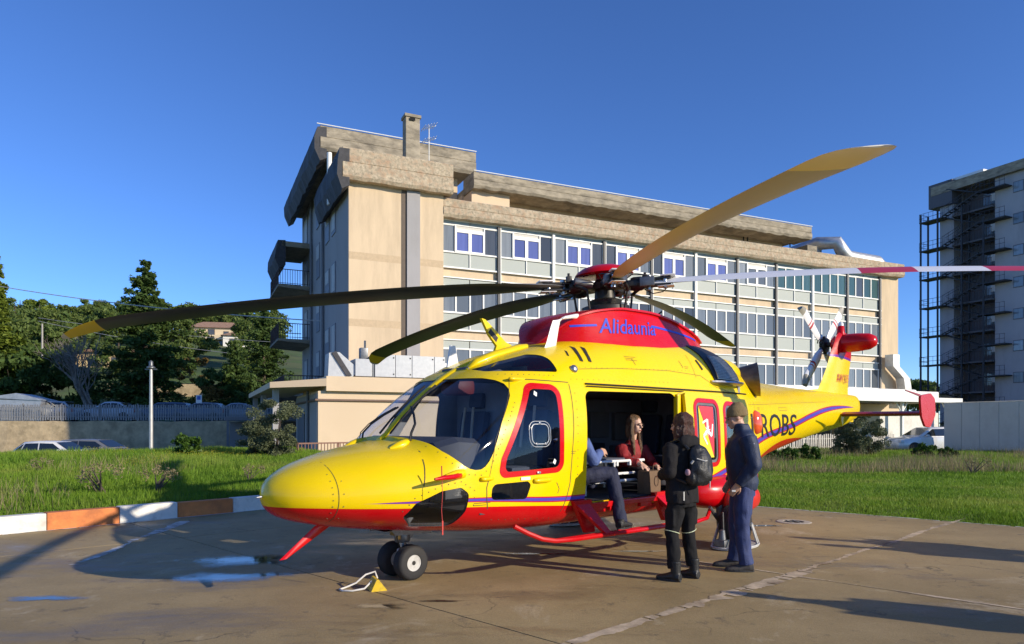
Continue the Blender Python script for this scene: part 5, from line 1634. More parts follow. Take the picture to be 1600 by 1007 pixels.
# masses: stair block in front, main block, wing, penthouse
MB().use(M_PLAST).box(-5.14, .05, -.5, 6.0, 0, 14.45).build('stair_block_wall', bld)
MB().use(M_PLAST).box(-5.0, 2.6, 4.2, 17, 0, 17.3).build('main_block_wall', bld)
MB().use(M_PLAST).box(.06, 37.9, .14, 13, 0, 13.3).build('wing_wall', bld)
MB().use(M_PLAST).box(36.02, 37.9, -.02, .139, 0, 13.28).build('end_pier', bld)
MB().use(M_PLAST).box(2.61, 29.2, 3.4, 10, 13.3, 15.9).build('penthouse_wall', bld)
MB().use(M_PLAST2).box(2.7, 5.2, 2.0, 3.39, 13.31, 16.3).build('penthouse_wall', bld)
# thin grey sheets cover the left side walls
MB().use(M_GREYP).box(-5.16, -5.141, -.48, 6.0, 0, 14.4).build('side_grey_sheet', bld)
MB().use(M_GREYP).box(-5.04, -5.001, 6.02, 17, 0, 17.2).build('side_grey_sheet', bld)
for z in (10.35, 6.85):
    for x0, x1 in ((-5.13, -2.33), (-1.31, .04)): MB().use(mat('band_render', (.53, .405, .26), .9, var=.1)).box(x0, x1, -.504, -.4995, z, z + .38).build('floor_band', bld)
# pilaster flue and chimney
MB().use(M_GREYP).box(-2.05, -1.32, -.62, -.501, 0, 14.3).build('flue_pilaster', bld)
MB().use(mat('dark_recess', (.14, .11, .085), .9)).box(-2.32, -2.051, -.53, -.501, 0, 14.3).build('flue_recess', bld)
mb = MB().use(M_RAWC).bbox(-2.2, -1.42, -.9, -.25, 15.4, 18.15, .03); mb.box(-2.26, -1.36, -.96, -.19, 18.15, 18.30)
mb.use(MATS['dark_hole'] if 'dark_hole' in MATS else M_DKMET).box(-2.0, -1.7, -.965, -.955, 17.95, 18.1)
mb.build('chimney', bld)
# cornices: rough bands with an uneven spalled underside, bulging dark sheets on the shaded side
def cornice(x0, x1, z0, z1, y0, y1, name, m, seed, rough=.12, step=.35, front=True):
    r = random.Random(seed); n = int((x1 - x0) / step)
    mb = MB().use(m); rg = []
    for i in range(n + 1):
        x = x0 + (x1 - x0) * i / n
        a = r.uniform(0, rough) * .35; b = r.uniform(-.012, .012); c = r.uniform(-.012, .012)
        zm = z0 + (z1 - z0) * .55
        rg.append([Vector((x, y1, z0 + a)), Vector((x, y0 + .10 + b, z0 + a)), Vector((x, y0 + b * .6, z0 + .18 + a * .5)), Vector((x, y0 + .02 + c, zm - .03)), Vector((x, y0 + .09, zm)), Vector((x, y0 + .06 + b * .3, zm + .03)), Vector((x, y0 + .05, z1 - .04)), Vector((x, y0 + .09, z1)), Vector((x, y1, z1))])
    mb.loft(rg); return mb.build(name, bld)
cornice(-5.55, .45, 14.3, 15.95, -1.05, -.3, 'stair_block_cornice', M_SPALL, 1, .16)
cornice(-6.0, 3.4, 17.15, 18.55, 3.0, 4.25, 'main_block_cornice', M_RAWC, 2, .10)
cornice(.06, 37.98, 13.2, 14.25, -.55, .3, 'wing_cornice', M_SPALL, 3, .18)
cornice(2.62, 30.2, 15.75, 16.75, 1.4, 3.2, 'penthouse_eaves', M_RAWC, 4, .25)
cornice(30.2, 31.2, 14.26, 15.5, 1.8, 3.0, 'roof_upstand', M_RAWC, 14, .1)
MB().use(M_RAWC).box(2.62, 30.1, 3.0, 10.5, 15.901, 16.2).build('penthouse_roof', bld)
MB().use(M_RAWC).box(-5.5, .4, -.3, 6.3, 14.46, 15.7).build('stair_block_roof', bld)
MB().use(M_RAWC).box(-5.7, 3.2, 4.26, 17.4, 17.31, 18.3).build('main_block_roof', bld)
MB().use(M_RAWC).box(.1, 37.8, .31, 13.2, 13.301, 13.9).build('wing_roof', bld)
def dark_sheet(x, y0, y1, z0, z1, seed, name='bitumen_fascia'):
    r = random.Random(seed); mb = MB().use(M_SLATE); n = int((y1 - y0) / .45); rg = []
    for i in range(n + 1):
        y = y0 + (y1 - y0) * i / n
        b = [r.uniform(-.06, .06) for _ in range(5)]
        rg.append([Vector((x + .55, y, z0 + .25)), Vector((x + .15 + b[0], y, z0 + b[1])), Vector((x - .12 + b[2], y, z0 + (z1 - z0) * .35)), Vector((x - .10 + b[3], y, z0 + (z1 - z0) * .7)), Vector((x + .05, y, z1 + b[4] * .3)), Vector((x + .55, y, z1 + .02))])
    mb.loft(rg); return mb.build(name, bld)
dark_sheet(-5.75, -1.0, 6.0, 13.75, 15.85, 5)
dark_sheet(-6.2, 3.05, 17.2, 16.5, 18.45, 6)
mb = MB().use(M_ALU)
mb.tube([(-6.2, 2.98, 18.58), (3.4, 2.98, 18.58)], .03, 6); mb.build('parapet_flashing', bld)
MB().use(M_ALU).tube([(2.6, 1.4, 16.78), (30.2, 1.4, 16.78)], .03, 6).build('parapet_flashing', bld)
MB().use(M_ALU).tube([(-5.62, 2.4, 13.9), (-5.62, 2.4, 16.8)], .14, 10).build('vent_pipe', bld)
# curtain wall
BAY = 3.575; NB = 10
ROWS = [(10.57, 11.40, 12.95, 13.24), (7.07, 8.0, 9.5, 9.96), (3.57, 4.5, 6.0, 6.46)]
def spandrel(x0, x1, z0, z1, m):
    k = ('s', round(x1 - x0, 3), round(z1 - z0, 3), m.name)
    if k not in _pm: _pm[k] = MB().use(m).bbox(-(x1 - x0) / 2, (x1 - x0) / 2, -.015, .03, 0, z1 - z0, .006).mesh('spandrel_panel')
    link('spandrel_panel', _pm[k], bld, ((x0 + x1) / 2, .05, z0))
wr = random.Random(21)
for ri, (z0, z1, z2, z3) in enumerate(ROWS):
    for zz, hh in ((z0 - .06, .08), (z1 - .025, .05), (z2 - .02, .05), (z3 - (.0 if ri else .06), .06)):
        MB().use(M_ALU).box(.08, 36.0, -.045, .06, zz, zz + hh).build('mullion_rail', bld)
    for b_ in range(NB):
        x0 = .03 + BAY * b_ + .09; x1 = BAY * (b_ + 1) - .09; xm = (x0 + x1) / 2
        for a, c_ in ((x0, xm - .025), (xm + .025, x1)):
            spandrel(a, c_, z0 + .025, z1 - .03, M_SPAND); spandrel(a, c_, z2 + .035, z3 - .01 if ri else z3 - .065, M_SPAND2 if ri == 0 else M_SPAND)
        MB().use(M_ALU).box(xm - .022, xm + .022, -.03, .06, z0 + .02, z1 - .03).build('mullion', bld)
        if ri == 0 and b_ < 7:
            wa, wb = x0 + .78, x1 - .80
            window(x0, wa, z1 + .03, z2 - .02, P_DARK[wr.randrange(3)], bld, .04, .03)
            window(wb, x1, z1 + .03, z2 - .02, P_DARK[wr.randrange(3)], bld, .04, .03)
            mid = (wa + wb) / 2
            MB().use(M_ALU).box(wa, wb, -.06, .05, z2 - .30, z2 - .20).build('transom', bld)
            MB().use(mat('shutter_box', (.55, .53, .48), .6)).box(wa + .06, wb - .06, -.01, .04, z2 - .20, z2 - .03).build('shutter_box', bld)
            for a, c_ in ((wa, mid), (mid, wb)):
                window(a, c_, z1 + .03, z2 - .30, P_BLUE if b_ < 6 else P_DARK[0], bld, .0, .095)
            MB().use(M_ALU).box(wa - .02, wa + .05, -.075, .05, z1 + .03, z2 - .02).build('mullion', bld); MB().use(M_ALU).box(wb - .05, wb + .02, -.075, .05, z1 + .03, z2 - .02).build('mullion', bld)
        else:
            w4 = (x1 - x0) / 4
            for q in range(4):
                pm = P_GREEN if (ri == 0) else P_DARK[wr.choice((0, 0, 1, 2, 0))]
                if ri == 0 and q == 1 and b_ == 9: pm = P_DARK[1]
                window(x0 + q * w4, x0 + (q + 1) * w4, z1 + .03, z2 - .02, pm, bld, .04, .035 if q % 2 else .05)
for b_ in range(NB + 1):
    white = b_ in (2, 5, 8)
    x = BAY * b_ + .015
    MB().use(M_ALU if white else M_DARKPIPE).box(x - .085, x + .075, -.12, .1, 3.3, 13.15).build('pilaster', bld)
    if not white: MB().use(M_ALU).box(x + .0755, x + .13, -.09, .1, 3.3, 13.15).build('pilaster', bld)
# ground floor of the wing: dark shaded openings under a white canopy
MB().use(M_ALU).bbox(18.0, 36.5, -2.6, .1, 3.35, 4.35, .18).build('canopy_bulkhead', bld, smooth=40)
MB().use(mat('canopy_roof', (.55, .53, .48), .7)).box(24, 35.5, -6.5, -2.61, 3.25, 3.45).build('entrance_canopy', bld)
MB().use(M_ALU).box(24, 35.5, -6.56, -6.501, 3.22, 3.52).build('canopy_fascia', bld)
for x in (25.5, 30.2, 34.9):
    mb = MB().use(M_ALU); mb.box(x - .09, x + .09, -6.0, -5.82, 0, 3.25); mb.tube([(x, -5.9, 2.5), (x - .6, -5.9, 3.25)], .05, 6); mb.tube([(x, -5.9, 2.5), (x + .6, -5.9, 3.25)], .05, 6); mb.build('canopy_post', bld)
MB().use(M_PLAST2).box(18, 37.5, -.4, .13, 0, 3.3).build('ground_floor_wall', bld)
for i in range(6):
    window(19 + i * 2.9, 21.3 + i * 2.9, .9, 2.6, P_DARK[i % 3], bld, -.45)
MB().use(mat('white_cabin', (.68, .66, .60), .6, stain=(.4, .37, .3), stain_scale=1)).bbox(29.0, 35.0, -5.2, -2.8, .0, 2.55, .05).build('service_cabin', bld)
# ducts: zig-zag on the end pier and over the roof
mb = MB().use(M_ZINC)
def duct(pts, w):
    rg = []
    for p in pts: rg.append([Vector((p[0] - w[0], p[1] - w[1], p[2])), Vector((p[0] + w[0], p[1] - w[1], p[2])), Vector((p[0] + w[0], p[1] + w[1], p[2])), Vector((p[0] - w[0], p[1] + w[1], p[2]))])
    mb.loft(rg)
duct([(36.3, -.7, 7.1), (36.3, -.7, 6.2), (37.5, -.7, 5.3), (37.7, -.7, 4.4), (38.3, -.7, 3.5)], (.36, .35)); mb.build('wall_duct', bld)
mb = MB().use(M_ALU).bbox(37.2, 40.5, -1.6, -.2, 3.5, 4.3, .1); mb.build('duct_box', bld)
mb = MB().use(M_ZINC)
P = [(31.2, 6.0, 14.1), (31.4, 4.2, 15.6), (31.9, 2.4, 15.9), (32.6, 1.2, 15.75), (33.0, 1.0, 15.0), (33.4, 1.0, 14.7), (36.6, .9, 14.6), (37.0, .9, 14.3)]
mb.tube(P, .52, 10); mb.build('roof_duct', bld, smooth=50)
MB().use(M_ZINC).bbox(30.8, 32.2, 2.2, 7.5, 14.3, 15.6, .2).build('roof_duct', bld)
# TV aerial, pipes on the roof
mb = MB().use(M_ALU); mb.tube([(-.75, -.4, 15.9), (-.75, -.4, 18.1)], .025, 6)
for z, l in ((17.9, .45), (17.2, .35)):
    for k in range(5): mb.tube([(-.75 + (k - 2) * .16, -.4 - l, z + k * .06), (-.75 + (k - 2) * .16, -.4 + l, z + k * .06)], .016, 4)
    mb.tube([(-1.15, -.4, z - .06), (-.35, -.4, z + .26)], .018, 4)
mb.build('tv_aerial', bld)
for x in (20.0, 24.9, 25.3, 29.6):
    MB().use(M_DKMET).tube([(x, 3.0, 15.5), (x, 3.0, 17.0)], .05, 5).build('roof_vent', bld)
# shaded side: windows, balconies, drainpipes
def side_window(y0, y1, z0, z1, x, shutter=True):
    o = empty('window', (x, (y0 + y1) / 2, z0), parent=bld); w = y1 - y0; h = z1 - z0
    MB().use(mat('side_frame', (.20, .21, .24), .6)).box(-.04, .03, -w / 2, w / 2, 0, h).build('frame', o)
    MB().use(mat('roller_shutter', (.50, .50, .48), .7, bump=.3)).box(-.055, -.041, -w / 2 + .12, w / 2 - .12, h * (.12 if shutter else .55), h - .08).build('shutter', o)
    return o
for z in (12.7, 9.2, 5.7):
    side_window(2.9, 4.1, z - .1, z + 1.75, -5.17); side_window(4.9, 6.2, z - .1, z + 1.75, -5.17, False)
for z in (15.3, 12.0, 8.5, 5.0):
    side_window(9.0, 10.3, z - .7, z + 1.5, -5.05, False)
    side_window(14.2, 15.6, z - .7, z + 1.4, -5.05)
for y in (7.4, 12.0):
    MB().use(mat('drainpipe_grey', (.16, .17, .19), .6)).tube([(-5.16, y, 0), (-5.16, y, 17)], .09, 8).build('drainpipe', bld)
def balcony(z, y0, y1, xo, name='balcony'):
    o = empty(name, (-5.05, y0, z), parent=bld)
    MB().use(M_RAWC).prism([(0, -.28), (-(-5.05 - xo), -.16), (-(-5.05 - xo), 0), (0, 0)] if False else [(0, -.30), (xo + 5.05, -.14), (xo + 5.05, 0), (0, 0)], 0, y1 - y0).build('slab', o)
    m = mat('rust_brown_rail', (.075, .05, .045), .7)
    mb = MB().use(m)
    W = xo + 5.05; D = y1 - y0
    mb.tube([(0, .05, 1.05), (W + .05, .05, 1.05), (W + .05, D - .05, 1.05), (0, D - .05, 1.05)], .03, 5); mb.tube([(0, .05, .12), (W + .05, .05, .12), (W + .05, D - .05, .12), (0, D - .05, .12)], .02, 5)
    mb.build('rail', o)
    k = ('bal', 0)
    if k not in _pm: _pm[k] = MB().use(m).box(-.015, .015, -.015, .015, 0, 1.05).mesh('baluster')
    n = int(abs(W) / .16)
    for i in range(1, n): link('baluster', _pm[k], o, (W * i / n, .05, 0))
    n = int(D / .28)
    for i in range(n + 1): link('baluster', _pm[k], o, (W + .05, .05 + (D - .1) * i / n, 0))
for z in (11.2, 7.55): balcony(z, 12.2, 17.5, -7.3)
balcony(3.62, 6.5, 17.5, -7.6)
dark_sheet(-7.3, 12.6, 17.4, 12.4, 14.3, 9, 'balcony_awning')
MB().use(M_RAWC).box(-7.0, -5.06, 12.6, 17.4, 13.9, 14.25).build('balcony_roof', bld)

# ---------------------------------------------------------------- annex in front of the stair block
MB().use(M_PLAST2).box(-7.75, 9.0, -7.05, -.55, 0, 3.1).build('annex_wall', bld)
mb = MB().use(M_PLAST2).box(-7.45, 9.1, -7.30, -.56, 3.101, 3.72); mb.build('annex_parapet', bld)
MB().use(M_GREYP).box(-7.79, -7.751, -7.0, -.6, 0, 3.0).build('side_grey_sheet', bld)
MB().use(mat('gutter_brown', (.16, .10, .07), .6)).tube([(-7.85, -1, 2.72), (-7.85, -7.12, 2.72), (9.0, -7.12, 2.72)], .05, 8).build('gutter', bld)
mb = MB().use(M_PLAST2)
mb.add([Vector(p) for p in ((-9.6, -6.4, 3.22), (-7.451, -7.3, 3.30), (-7.451, 5.5, 3.30), (-9.6, 5.5, 3.22), (-9.6, -6.4, 3.46), (-7.451, -7.3, 3.62), (-7.451, 5.5, 3.62), (-9.6, 5.5, 3.46))], [(0, 3, 2, 1), (4, 5, 6, 7), (0, 1, 5, 4), (1, 2, 6, 5), (2, 3, 7, 6), (3, 0, 4, 7)])
mb.build('porch_slab', bld)
for y in (-5.6, 0.0, 5.0): MB().use(M_GREYP).box(-9.4, -9.15, y, y + .25, -.6, 3.22).build('porch_post', bld)
MB().use(mat('porch_door', (.12, .13, .15), .6)).box(-7.83, -7.795, -3.6, -1.4, 0, 2.3).build('porch_door', bld)
MB().use(mat('drainpipe_grey', (.16, .17, .19), .6)).tube([(-7.86, -4.9, -.3), (-7.86, -4.9, 3.2)], .06, 8).build('drainpipe', bld)
# air handling unit on the annex roof
ahu = empty('air_handling_unit', (0, 0, 0)); ahu.location = bld.location + Matrix.Rotation(BRZ, 3, 'Z') @ Vector((-4.9, -5.2, 3.72)); ahu.rotation_euler = (0, 0, BRZ)
tag(ahu, 'silver air handling unit with panel doors and duct on the annex roof', 'ventilation unit')
M_AHU = mat('ahu_sheet', (.44, .45, .45), .4, .35, var=.08)
for i, (a, c_) in enumerate(((0, .95), (.97, 1.75), (1.77, 2.85), (2.87, 3.4))):
    p = MB().use(M_AHU).bbox(a, c_, 0, 1.4, .18, 1.22, .015).build('panel_door', ahu)
    for z in (.32, 1.08): MB().use(M_DKMET).bbox(c_ - .10, c_ - .04, -.02, .01, z - .03, z + .03, .006).build('latch', p)
mb = MB().use(M_AHU).bbox(-.9, -.14, 0, 1.2, .18, .98, .02); mb.build('fan_section', ahu)
MB().use(M_GREYMET).bbox(-.13, -.01, .05, 1.3, .16, 1.15, .02).build('flexible_joint', ahu)
mb = MB().use(M_AHU); mb.prism([(-2.1, .15), (-1.0, .15), (-.7, .5), (-1.6, 1.25), (-2.05, 1.2)], .1, 1.1); mb.build('inlet_hood', ahu)
MB().use(M_SLATE).prism([(-1.95, 1.2), (-1.75, 1.28), (-1.05, .2), (-1.25, .12)], .02, .098).build('hood_louvre', ahu)
MB().use(M_GREYMET).box(-2.2, 3.5, .2, 1.2, 0, .14).build('base_frame', ahu)
mb = MB().use(M_ALU).bbox(3.45, 6.5, .2, 1.3, .15, .95, .02); mb.build('supply_duct', ahu)
mb = MB().use(M_GREYMET); mb.bbox(-.55, -.20, .5, .9, 1.0, 1.55, .03); mb.tube([(-.3, .7, 1.5), (-.3, .7, 1.9)], .05, 6); mb.build('pump_box', ahu, smooth=40)

# ---------------------------------------------------------------- tall ward tower with its iron fire escape at the right
TO = Vector((52.4, 71.8, 0))
twr = empty('ward_tower', TO, BRZ)
tag(twr, 'tall grey ward tower in shade with strip windows and recessed balconies', 'building')
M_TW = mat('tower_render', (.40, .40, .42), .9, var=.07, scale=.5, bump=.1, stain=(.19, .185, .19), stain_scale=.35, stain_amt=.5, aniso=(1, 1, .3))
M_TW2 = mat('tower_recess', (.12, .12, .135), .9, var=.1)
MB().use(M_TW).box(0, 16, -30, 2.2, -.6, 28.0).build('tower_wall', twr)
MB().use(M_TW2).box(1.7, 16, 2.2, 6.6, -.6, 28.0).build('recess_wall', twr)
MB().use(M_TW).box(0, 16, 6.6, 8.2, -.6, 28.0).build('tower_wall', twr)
mb = MB().use(M_RAWC).box(-.55, 16, -30, 8.9, 28.0, 29.0); mb.build('tower_cornice', twr)
MB().use(M_TW2).box(-.5, 1.2, 6.5, 9.2, 26.6, 29.3).build('roof_corner_box', twr)
MB().use(M_ALU).bbox(.2, 3, 3.5, 9.0, 29.01, 29.6, .2).build('roof_duct', twr, smooth=40)
for k in range(8):
    z = 2.2 + 3.3 * k
    for (y0, y1) in ((-3.8, .4), (-9.5, -5.2)):
        o = MB().use(mat('tower_frame', (.12, .13, .15), .6)).box(-.03, .05, y0, y1, z + .6, z + 1.75).build('window', twr)
        for q in range(4):
            w = (y1 - y0) / 4
            MB().use(pane_mat('tower_pane', (.24, .30, .36))).box(-.045, -.031, y0 + q * w + .08, y0 + (q + 1) * w - .06, .68 + z, 1.67 + z).build('pane', o)
    o = empty('recess_balcony', (0, 0, z - .3), parent=twr)
    MB().use(M_TW2).box(-.4, 1.69, 2.25, 6.55, 0, .18).build('slab', o)
    m = mat('rust_brown_rail', (.075, .05, .045), .7)
    mb = MB().use(m); mb.tube([(-.38, 2.3, 1.2), (-.38, 6.5, 1.2)], .03, 4); mb.build('rail', o)
    if ('bal2', 0) not in _pm: _pm[('bal2', 0)] = MB().use(m).box(-.012, .012, -.012, .012, 0, 1.0).mesh('baluster')
    for q in range(15): link('baluster', _pm[('bal2', 0)], o, (-.38, 2.35 + q * .295, .2))
    MB().use(P_DARK[0]).box(1.66, 1.69, 3.0, 4.4, .9, 2.2).build('pane', o)
    MB().use(M_ALU).box(1.63, 1.655, 3.1, 3.6, 1.2, 2.0).build('blind', o)
fe = empty('fire_escape', TO + Matrix.Rotation(BRZ, 3, 'Z') @ Vector((.75, -1.9, 0)), BRZ)
tag(fe, 'dark iron fire escape zigzagging up the end of the ward tower', 'fire escape')
M_IRON = mat('dark_iron', (.045, .047, .055), .65, .3, var=.2)
for (x, y) in ((-1.9, 6.9), (-.6, 6.9), (-1.9, 9.6), (-.6, 9.6), (-1.9, 11.6), (-.6, 11.6), (-1.9, 4.6)):
    MB().use(M_IRON).box(x - .075, x + .075, y - .075, y + .075, -.6, 26.0 if y > 5 else 24).build('column', fe)
for k in range(8):
    z = 1.9 + 3.3 * k
    mb = MB().use(M_IRON).box(-2.0, -.5, 9.0, 11.7, z, z + .12)
    mb.build('landing', fe)
    mb = MB().use(M_IRON).box(-2.0, -.45, 2.4, 5.0, z + 1.65, z + 1.77); mb.build('landing', fe)
    for (ya, yb, za, zb, xo) in ((9.0, 5.0, z + .12, z + 1.7, -1.75), (5.0, 9.0, z + 1.7, z + 3.3, -.95)):
        mb = MB().use(M_IRON)
        for o_ in (-.32, .32): mb.tube([(xo + o_, ya, za), (xo + o_, yb, zb)], .07, 4); mb.tube([(xo + o_, ya, za + 1.0), (xo + o_, yb, zb + 1.0)], .03, 4)
        for q in range(8):
            t = (q + .5) / 8; y = ya + (yb - ya) * t; zz = za + (zb - za) * t
            mb.box(xo - .32, xo + .32, y - .14, y + .14, zz, zz + .04); mb.tube([(xo - .32, y, zz), (xo - .32, y, zz + 1.0)], .015, 4)
        mb.build('flight', fe)
    mb = MB().use(M_IRON)
    for zz in (.55, 1.05): mb.tube([(-2.0, 9.0, z + zz), (-2.0, 11.7, z + zz), (-.5, 11.7, z + zz)], .03, 4)
    for q in range(6): mb.tube([(-2.0, 9.0 + .54 * q, z), (-2.0, 9.0 + .54 * q, z + 1.05)], .018, 4)
    mb.build('railing', fe)
    mb = MB().use(M_IRON)
    for zz in (.55, 1.05): mb.tube([(-2.0, 5.0, z + 1.7 + zz), (-2.0, 2.4, z + 1.7 + zz)], .025, 4)
    for q in range(6): mb.tube([(-2.0, 2.45 + .5 * q, z + 1.7), (-2.0, 2.45 + .5 * q, z + 2.75)], .018, 4)
    mb.build('railing', fe)
# white panel hoarding
hd = empty('panel_hoarding', (24.95, 40.0, 0), BRZ)
tag(hd, 'plain white sandwich-panel hoarding in shade at the right edge', 'hoarding')
M_HO = mat('hoarding_panel', (.50, .52, .50), .55, var=.05, scale=.8, stain=(.36, .37, .35), stain_scale=.7, stain_amt=.5)
for i in range(9): MB().use(M_HO).bbox(0, .06, -1.0 * (i + 1) + .008, -1.0 * i - .008, -.1, 2.93, .006).build('panel', hd)
MB().use(M_ZINC).box(-.02, .08, -9.0, 0, 2.931, 2.98).build('cap_rail', hd)
MB().use(M_GREYMET).box(.07, .13, -9.0, 0, .0, 2.9).build('rear_frame', hd)
# ---------------------------------------------------------------- left: retaining wall, terrace, hillside
def wpt(px, py, d): return Vector(((px - 800) / 1082 * d, d, EYE + (666 - py) / 1082 * d))
WA = Vector((-56, 45.0)); WB = Vector((-14.3, 49.3))
wd = (WB - WA).normalized(); wlen = (WB - WA).length; wrz = math.atan2(wd.y, wd.x)
rw_ = empty('retaining_wall', (WA.x, WA.y, 0), wrz)
tag(rw_, 'rough ochre retaining wall with stains below the fenced car terrace', 'wall')
M_RW = mat('ochre_stone_wall', (.46, .36, .215), .95, var=.3, scale=1.4, bump=.8, bscale=5, stain=(.20, .16, .09), stain_scale=.9, stain_amt=.7)
mb = MB().use(M_RW); rr = random.Random(3); rg = []
for i in range(int(wlen / .7) + 1):
    x = i * .7; t = 1.95 + rr.uniform(-.04, .05)
    rg.append([Vector((x, rr.uniform(-.04, .02), -.9)), Vector((x, rr.uniform(-.05, .03), .6)), Vector((x, .06 + rr.uniform(-.03, .03), t)), Vector((x, .45, t + .02)), Vector((x, .5, -.9))])
mb.loft(rg); mb.build('masonry', rw_)
fen = empty('terrace_fence', (WA.x, WA.y, 1.98), wrz)
tag(fen, 'grey picket fence along the top of the retaining wall', 'fence')
M_PK = mat('grey_picket', (.24, .25, .26), .6, .2, var=.2)
pk = MB().use(M_PK).box(-.045, .045, .20, .225, .05, 1.12).mesh('picket')
n = int((wlen) / .165)
rr = random.Random(9)
cnt = 0
for i in range(n):
    x = .1 + i * .165
    if x < 14 or cnt > 290: continue
    cnt += 1
    o = link('picket', pk, fen, (x, 0, rr.uniform(-.02, .03))); o.rotation_euler = (0, rr.uniform(-.03, .03), 0)
mb = MB().use(M_PK); mb.box(0, wlen, .226, .25, .25, .31); mb.box(0, wlen, .226, .25, .88, .94); mb.build('fence_rail', fen)
for i in range(int(wlen / 2.5)): MB().use(M_PK).box(2.5 * i, 2.5 * i + .08, .255, .33, -.05, 1.2).build('post', fen)
# terrace deck and the slope behind
mb = MB().use(mat('asphalt', (.055, .055, .058), .9, bump=.3))
wn_ = Vector((-wd.y, wd.x))
def at(p, a, b, z): q = p + wd * a + wn_ * b; return Vector((q.x, q.y, z))
mb.add([at(WA, -30, .4, 1.9), at(WA, wlen, .4, 1.9), at(WA, wlen, 12, 2.0), at(WA, -30, 12, 2.0)], [(0, 1, 2, 3)])
mb.add([at(WA, wlen, .4, 1.9), at(WA, wlen, .4, -.9), at(WA, wlen, 12, -.9), at(WA, wlen, 12, 2.0)], [(0, 1, 2, 3)])
tag(mb.build('terrace'), kind='structure')
mb = MB().use(mat('asphalt', (.055, .055, .058), .9, bump=.3))
mb.add([at(WA, -20, -12, -.57), at(WA, wlen + 1, -12, -.57), at(WA, wlen + 1, 0, -.57), at(WA, -20, 0, -.57)], [(0, 1, 2, 3)])
tag(mb.build('lane'), kind='structure')
def hill_z(x, y):
    d = (Vector((x, y)) - WA).dot(wn_)
    t = smooth01((d - 14) / 150)
    e = math.exp(-((x + 95) / 95) ** 2)
    side = smooth01((-8 - x) / 20)
    return 2.0 + (d - 12) * .035 * side + (15.0 * t * e + 4 * smooth01((d - 12) / 40)) * side + 2.0 * math.sin(x * .04 + y * .03) * t * side
xs_ = np.linspace(-340, -6, 60); 
mb = MB().use(MATS.get('hill_grass') or mat('hill_grass', (.055, .095, .018), .95, var=.5, scale=.25, bump=1, bscale=3, stain=(.13, .12, .05), stain_scale=.08, stain_amt=.7))
V = []; 
dd = np.concatenate([np.linspace(11.9, 60, 16), np.linspace(66, 300, 22)])
for d in dd:
    for x in xs_:
        # follow the wall's normal offset
        y = WA.y + (d - (x - WA.x) * wn_.x) / wn_.y
        V.append((x, y, hill_z(x, y)))
nn_ = len(xs_)
mb.add(V, [(j * nn_ + i, j * nn_ + i + 1, (j + 1) * nn_ + i + 1, (j + 1) * nn_ + i) for j in range(len(dd) - 1) for i in range(nn_ - 1)])
tag(mb.build('hillside', smooth=60), kind='structure')

# ---------------------------------------------------------------- trees
M_BARK = mat('bark', (.085, .065, .05), .95, var=.4, scale=6, bump=.8, bscale=12)
M_BARKG = mat('pale_bark', (.22, .19, .16), .95, var=.3, scale=6, bump=.6, bscale=12)
M_CEDAR = leaf_mat('cedar_needles', (.034, .075, .019), (.115, .175, .040), .65, .25)
M_PINE = leaf_mat('pine_needles', (.048, .094, .021), (.165, .210, .050), .65, .25)
M_CYP = leaf_mat('cypress_needles', (.058, .108, .012), (.21, .255, .032), .65, .25)
M_OLIVE = leaf_mat('grey_green_leaf', (.07, .09, .045), (.16, .18, .09), .6, .2)
M_RUST = leaf_mat('autumn_leaf', (.10, .07, .015), (.20, .12, .03), .7, .2)
def leaf_cloud(C, s, flat=.0, up=None):
    """triangle leaves at centres C (n,3) with size s; flat 1 lies level"""
    n = len(C)
    a = nrng.normal(size=(n, 3)); b = nrng.normal(size=(n, 3))
    if flat:
        a[:, 2] *= (1 - flat); b[:, 2] *= (1 - flat)
    a /= np.linalg.norm(a, axis=1)[:, None] + 1e-9
    b -= a * (a * b).sum(1)[:, None]; b /= np.linalg.norm(b, axis=1)[:, None] + 1e-9
    s = (np.full(n, s) if np.isscalar(s) else s)[:, None]
    V = np.zeros((n, 3, 3)); V[:, 0] = C - a * s; V[:, 1] = C + a * s * .7 + b * s * .45; V[:, 2] = C + a * s * .7 - b * s * .45
    return V
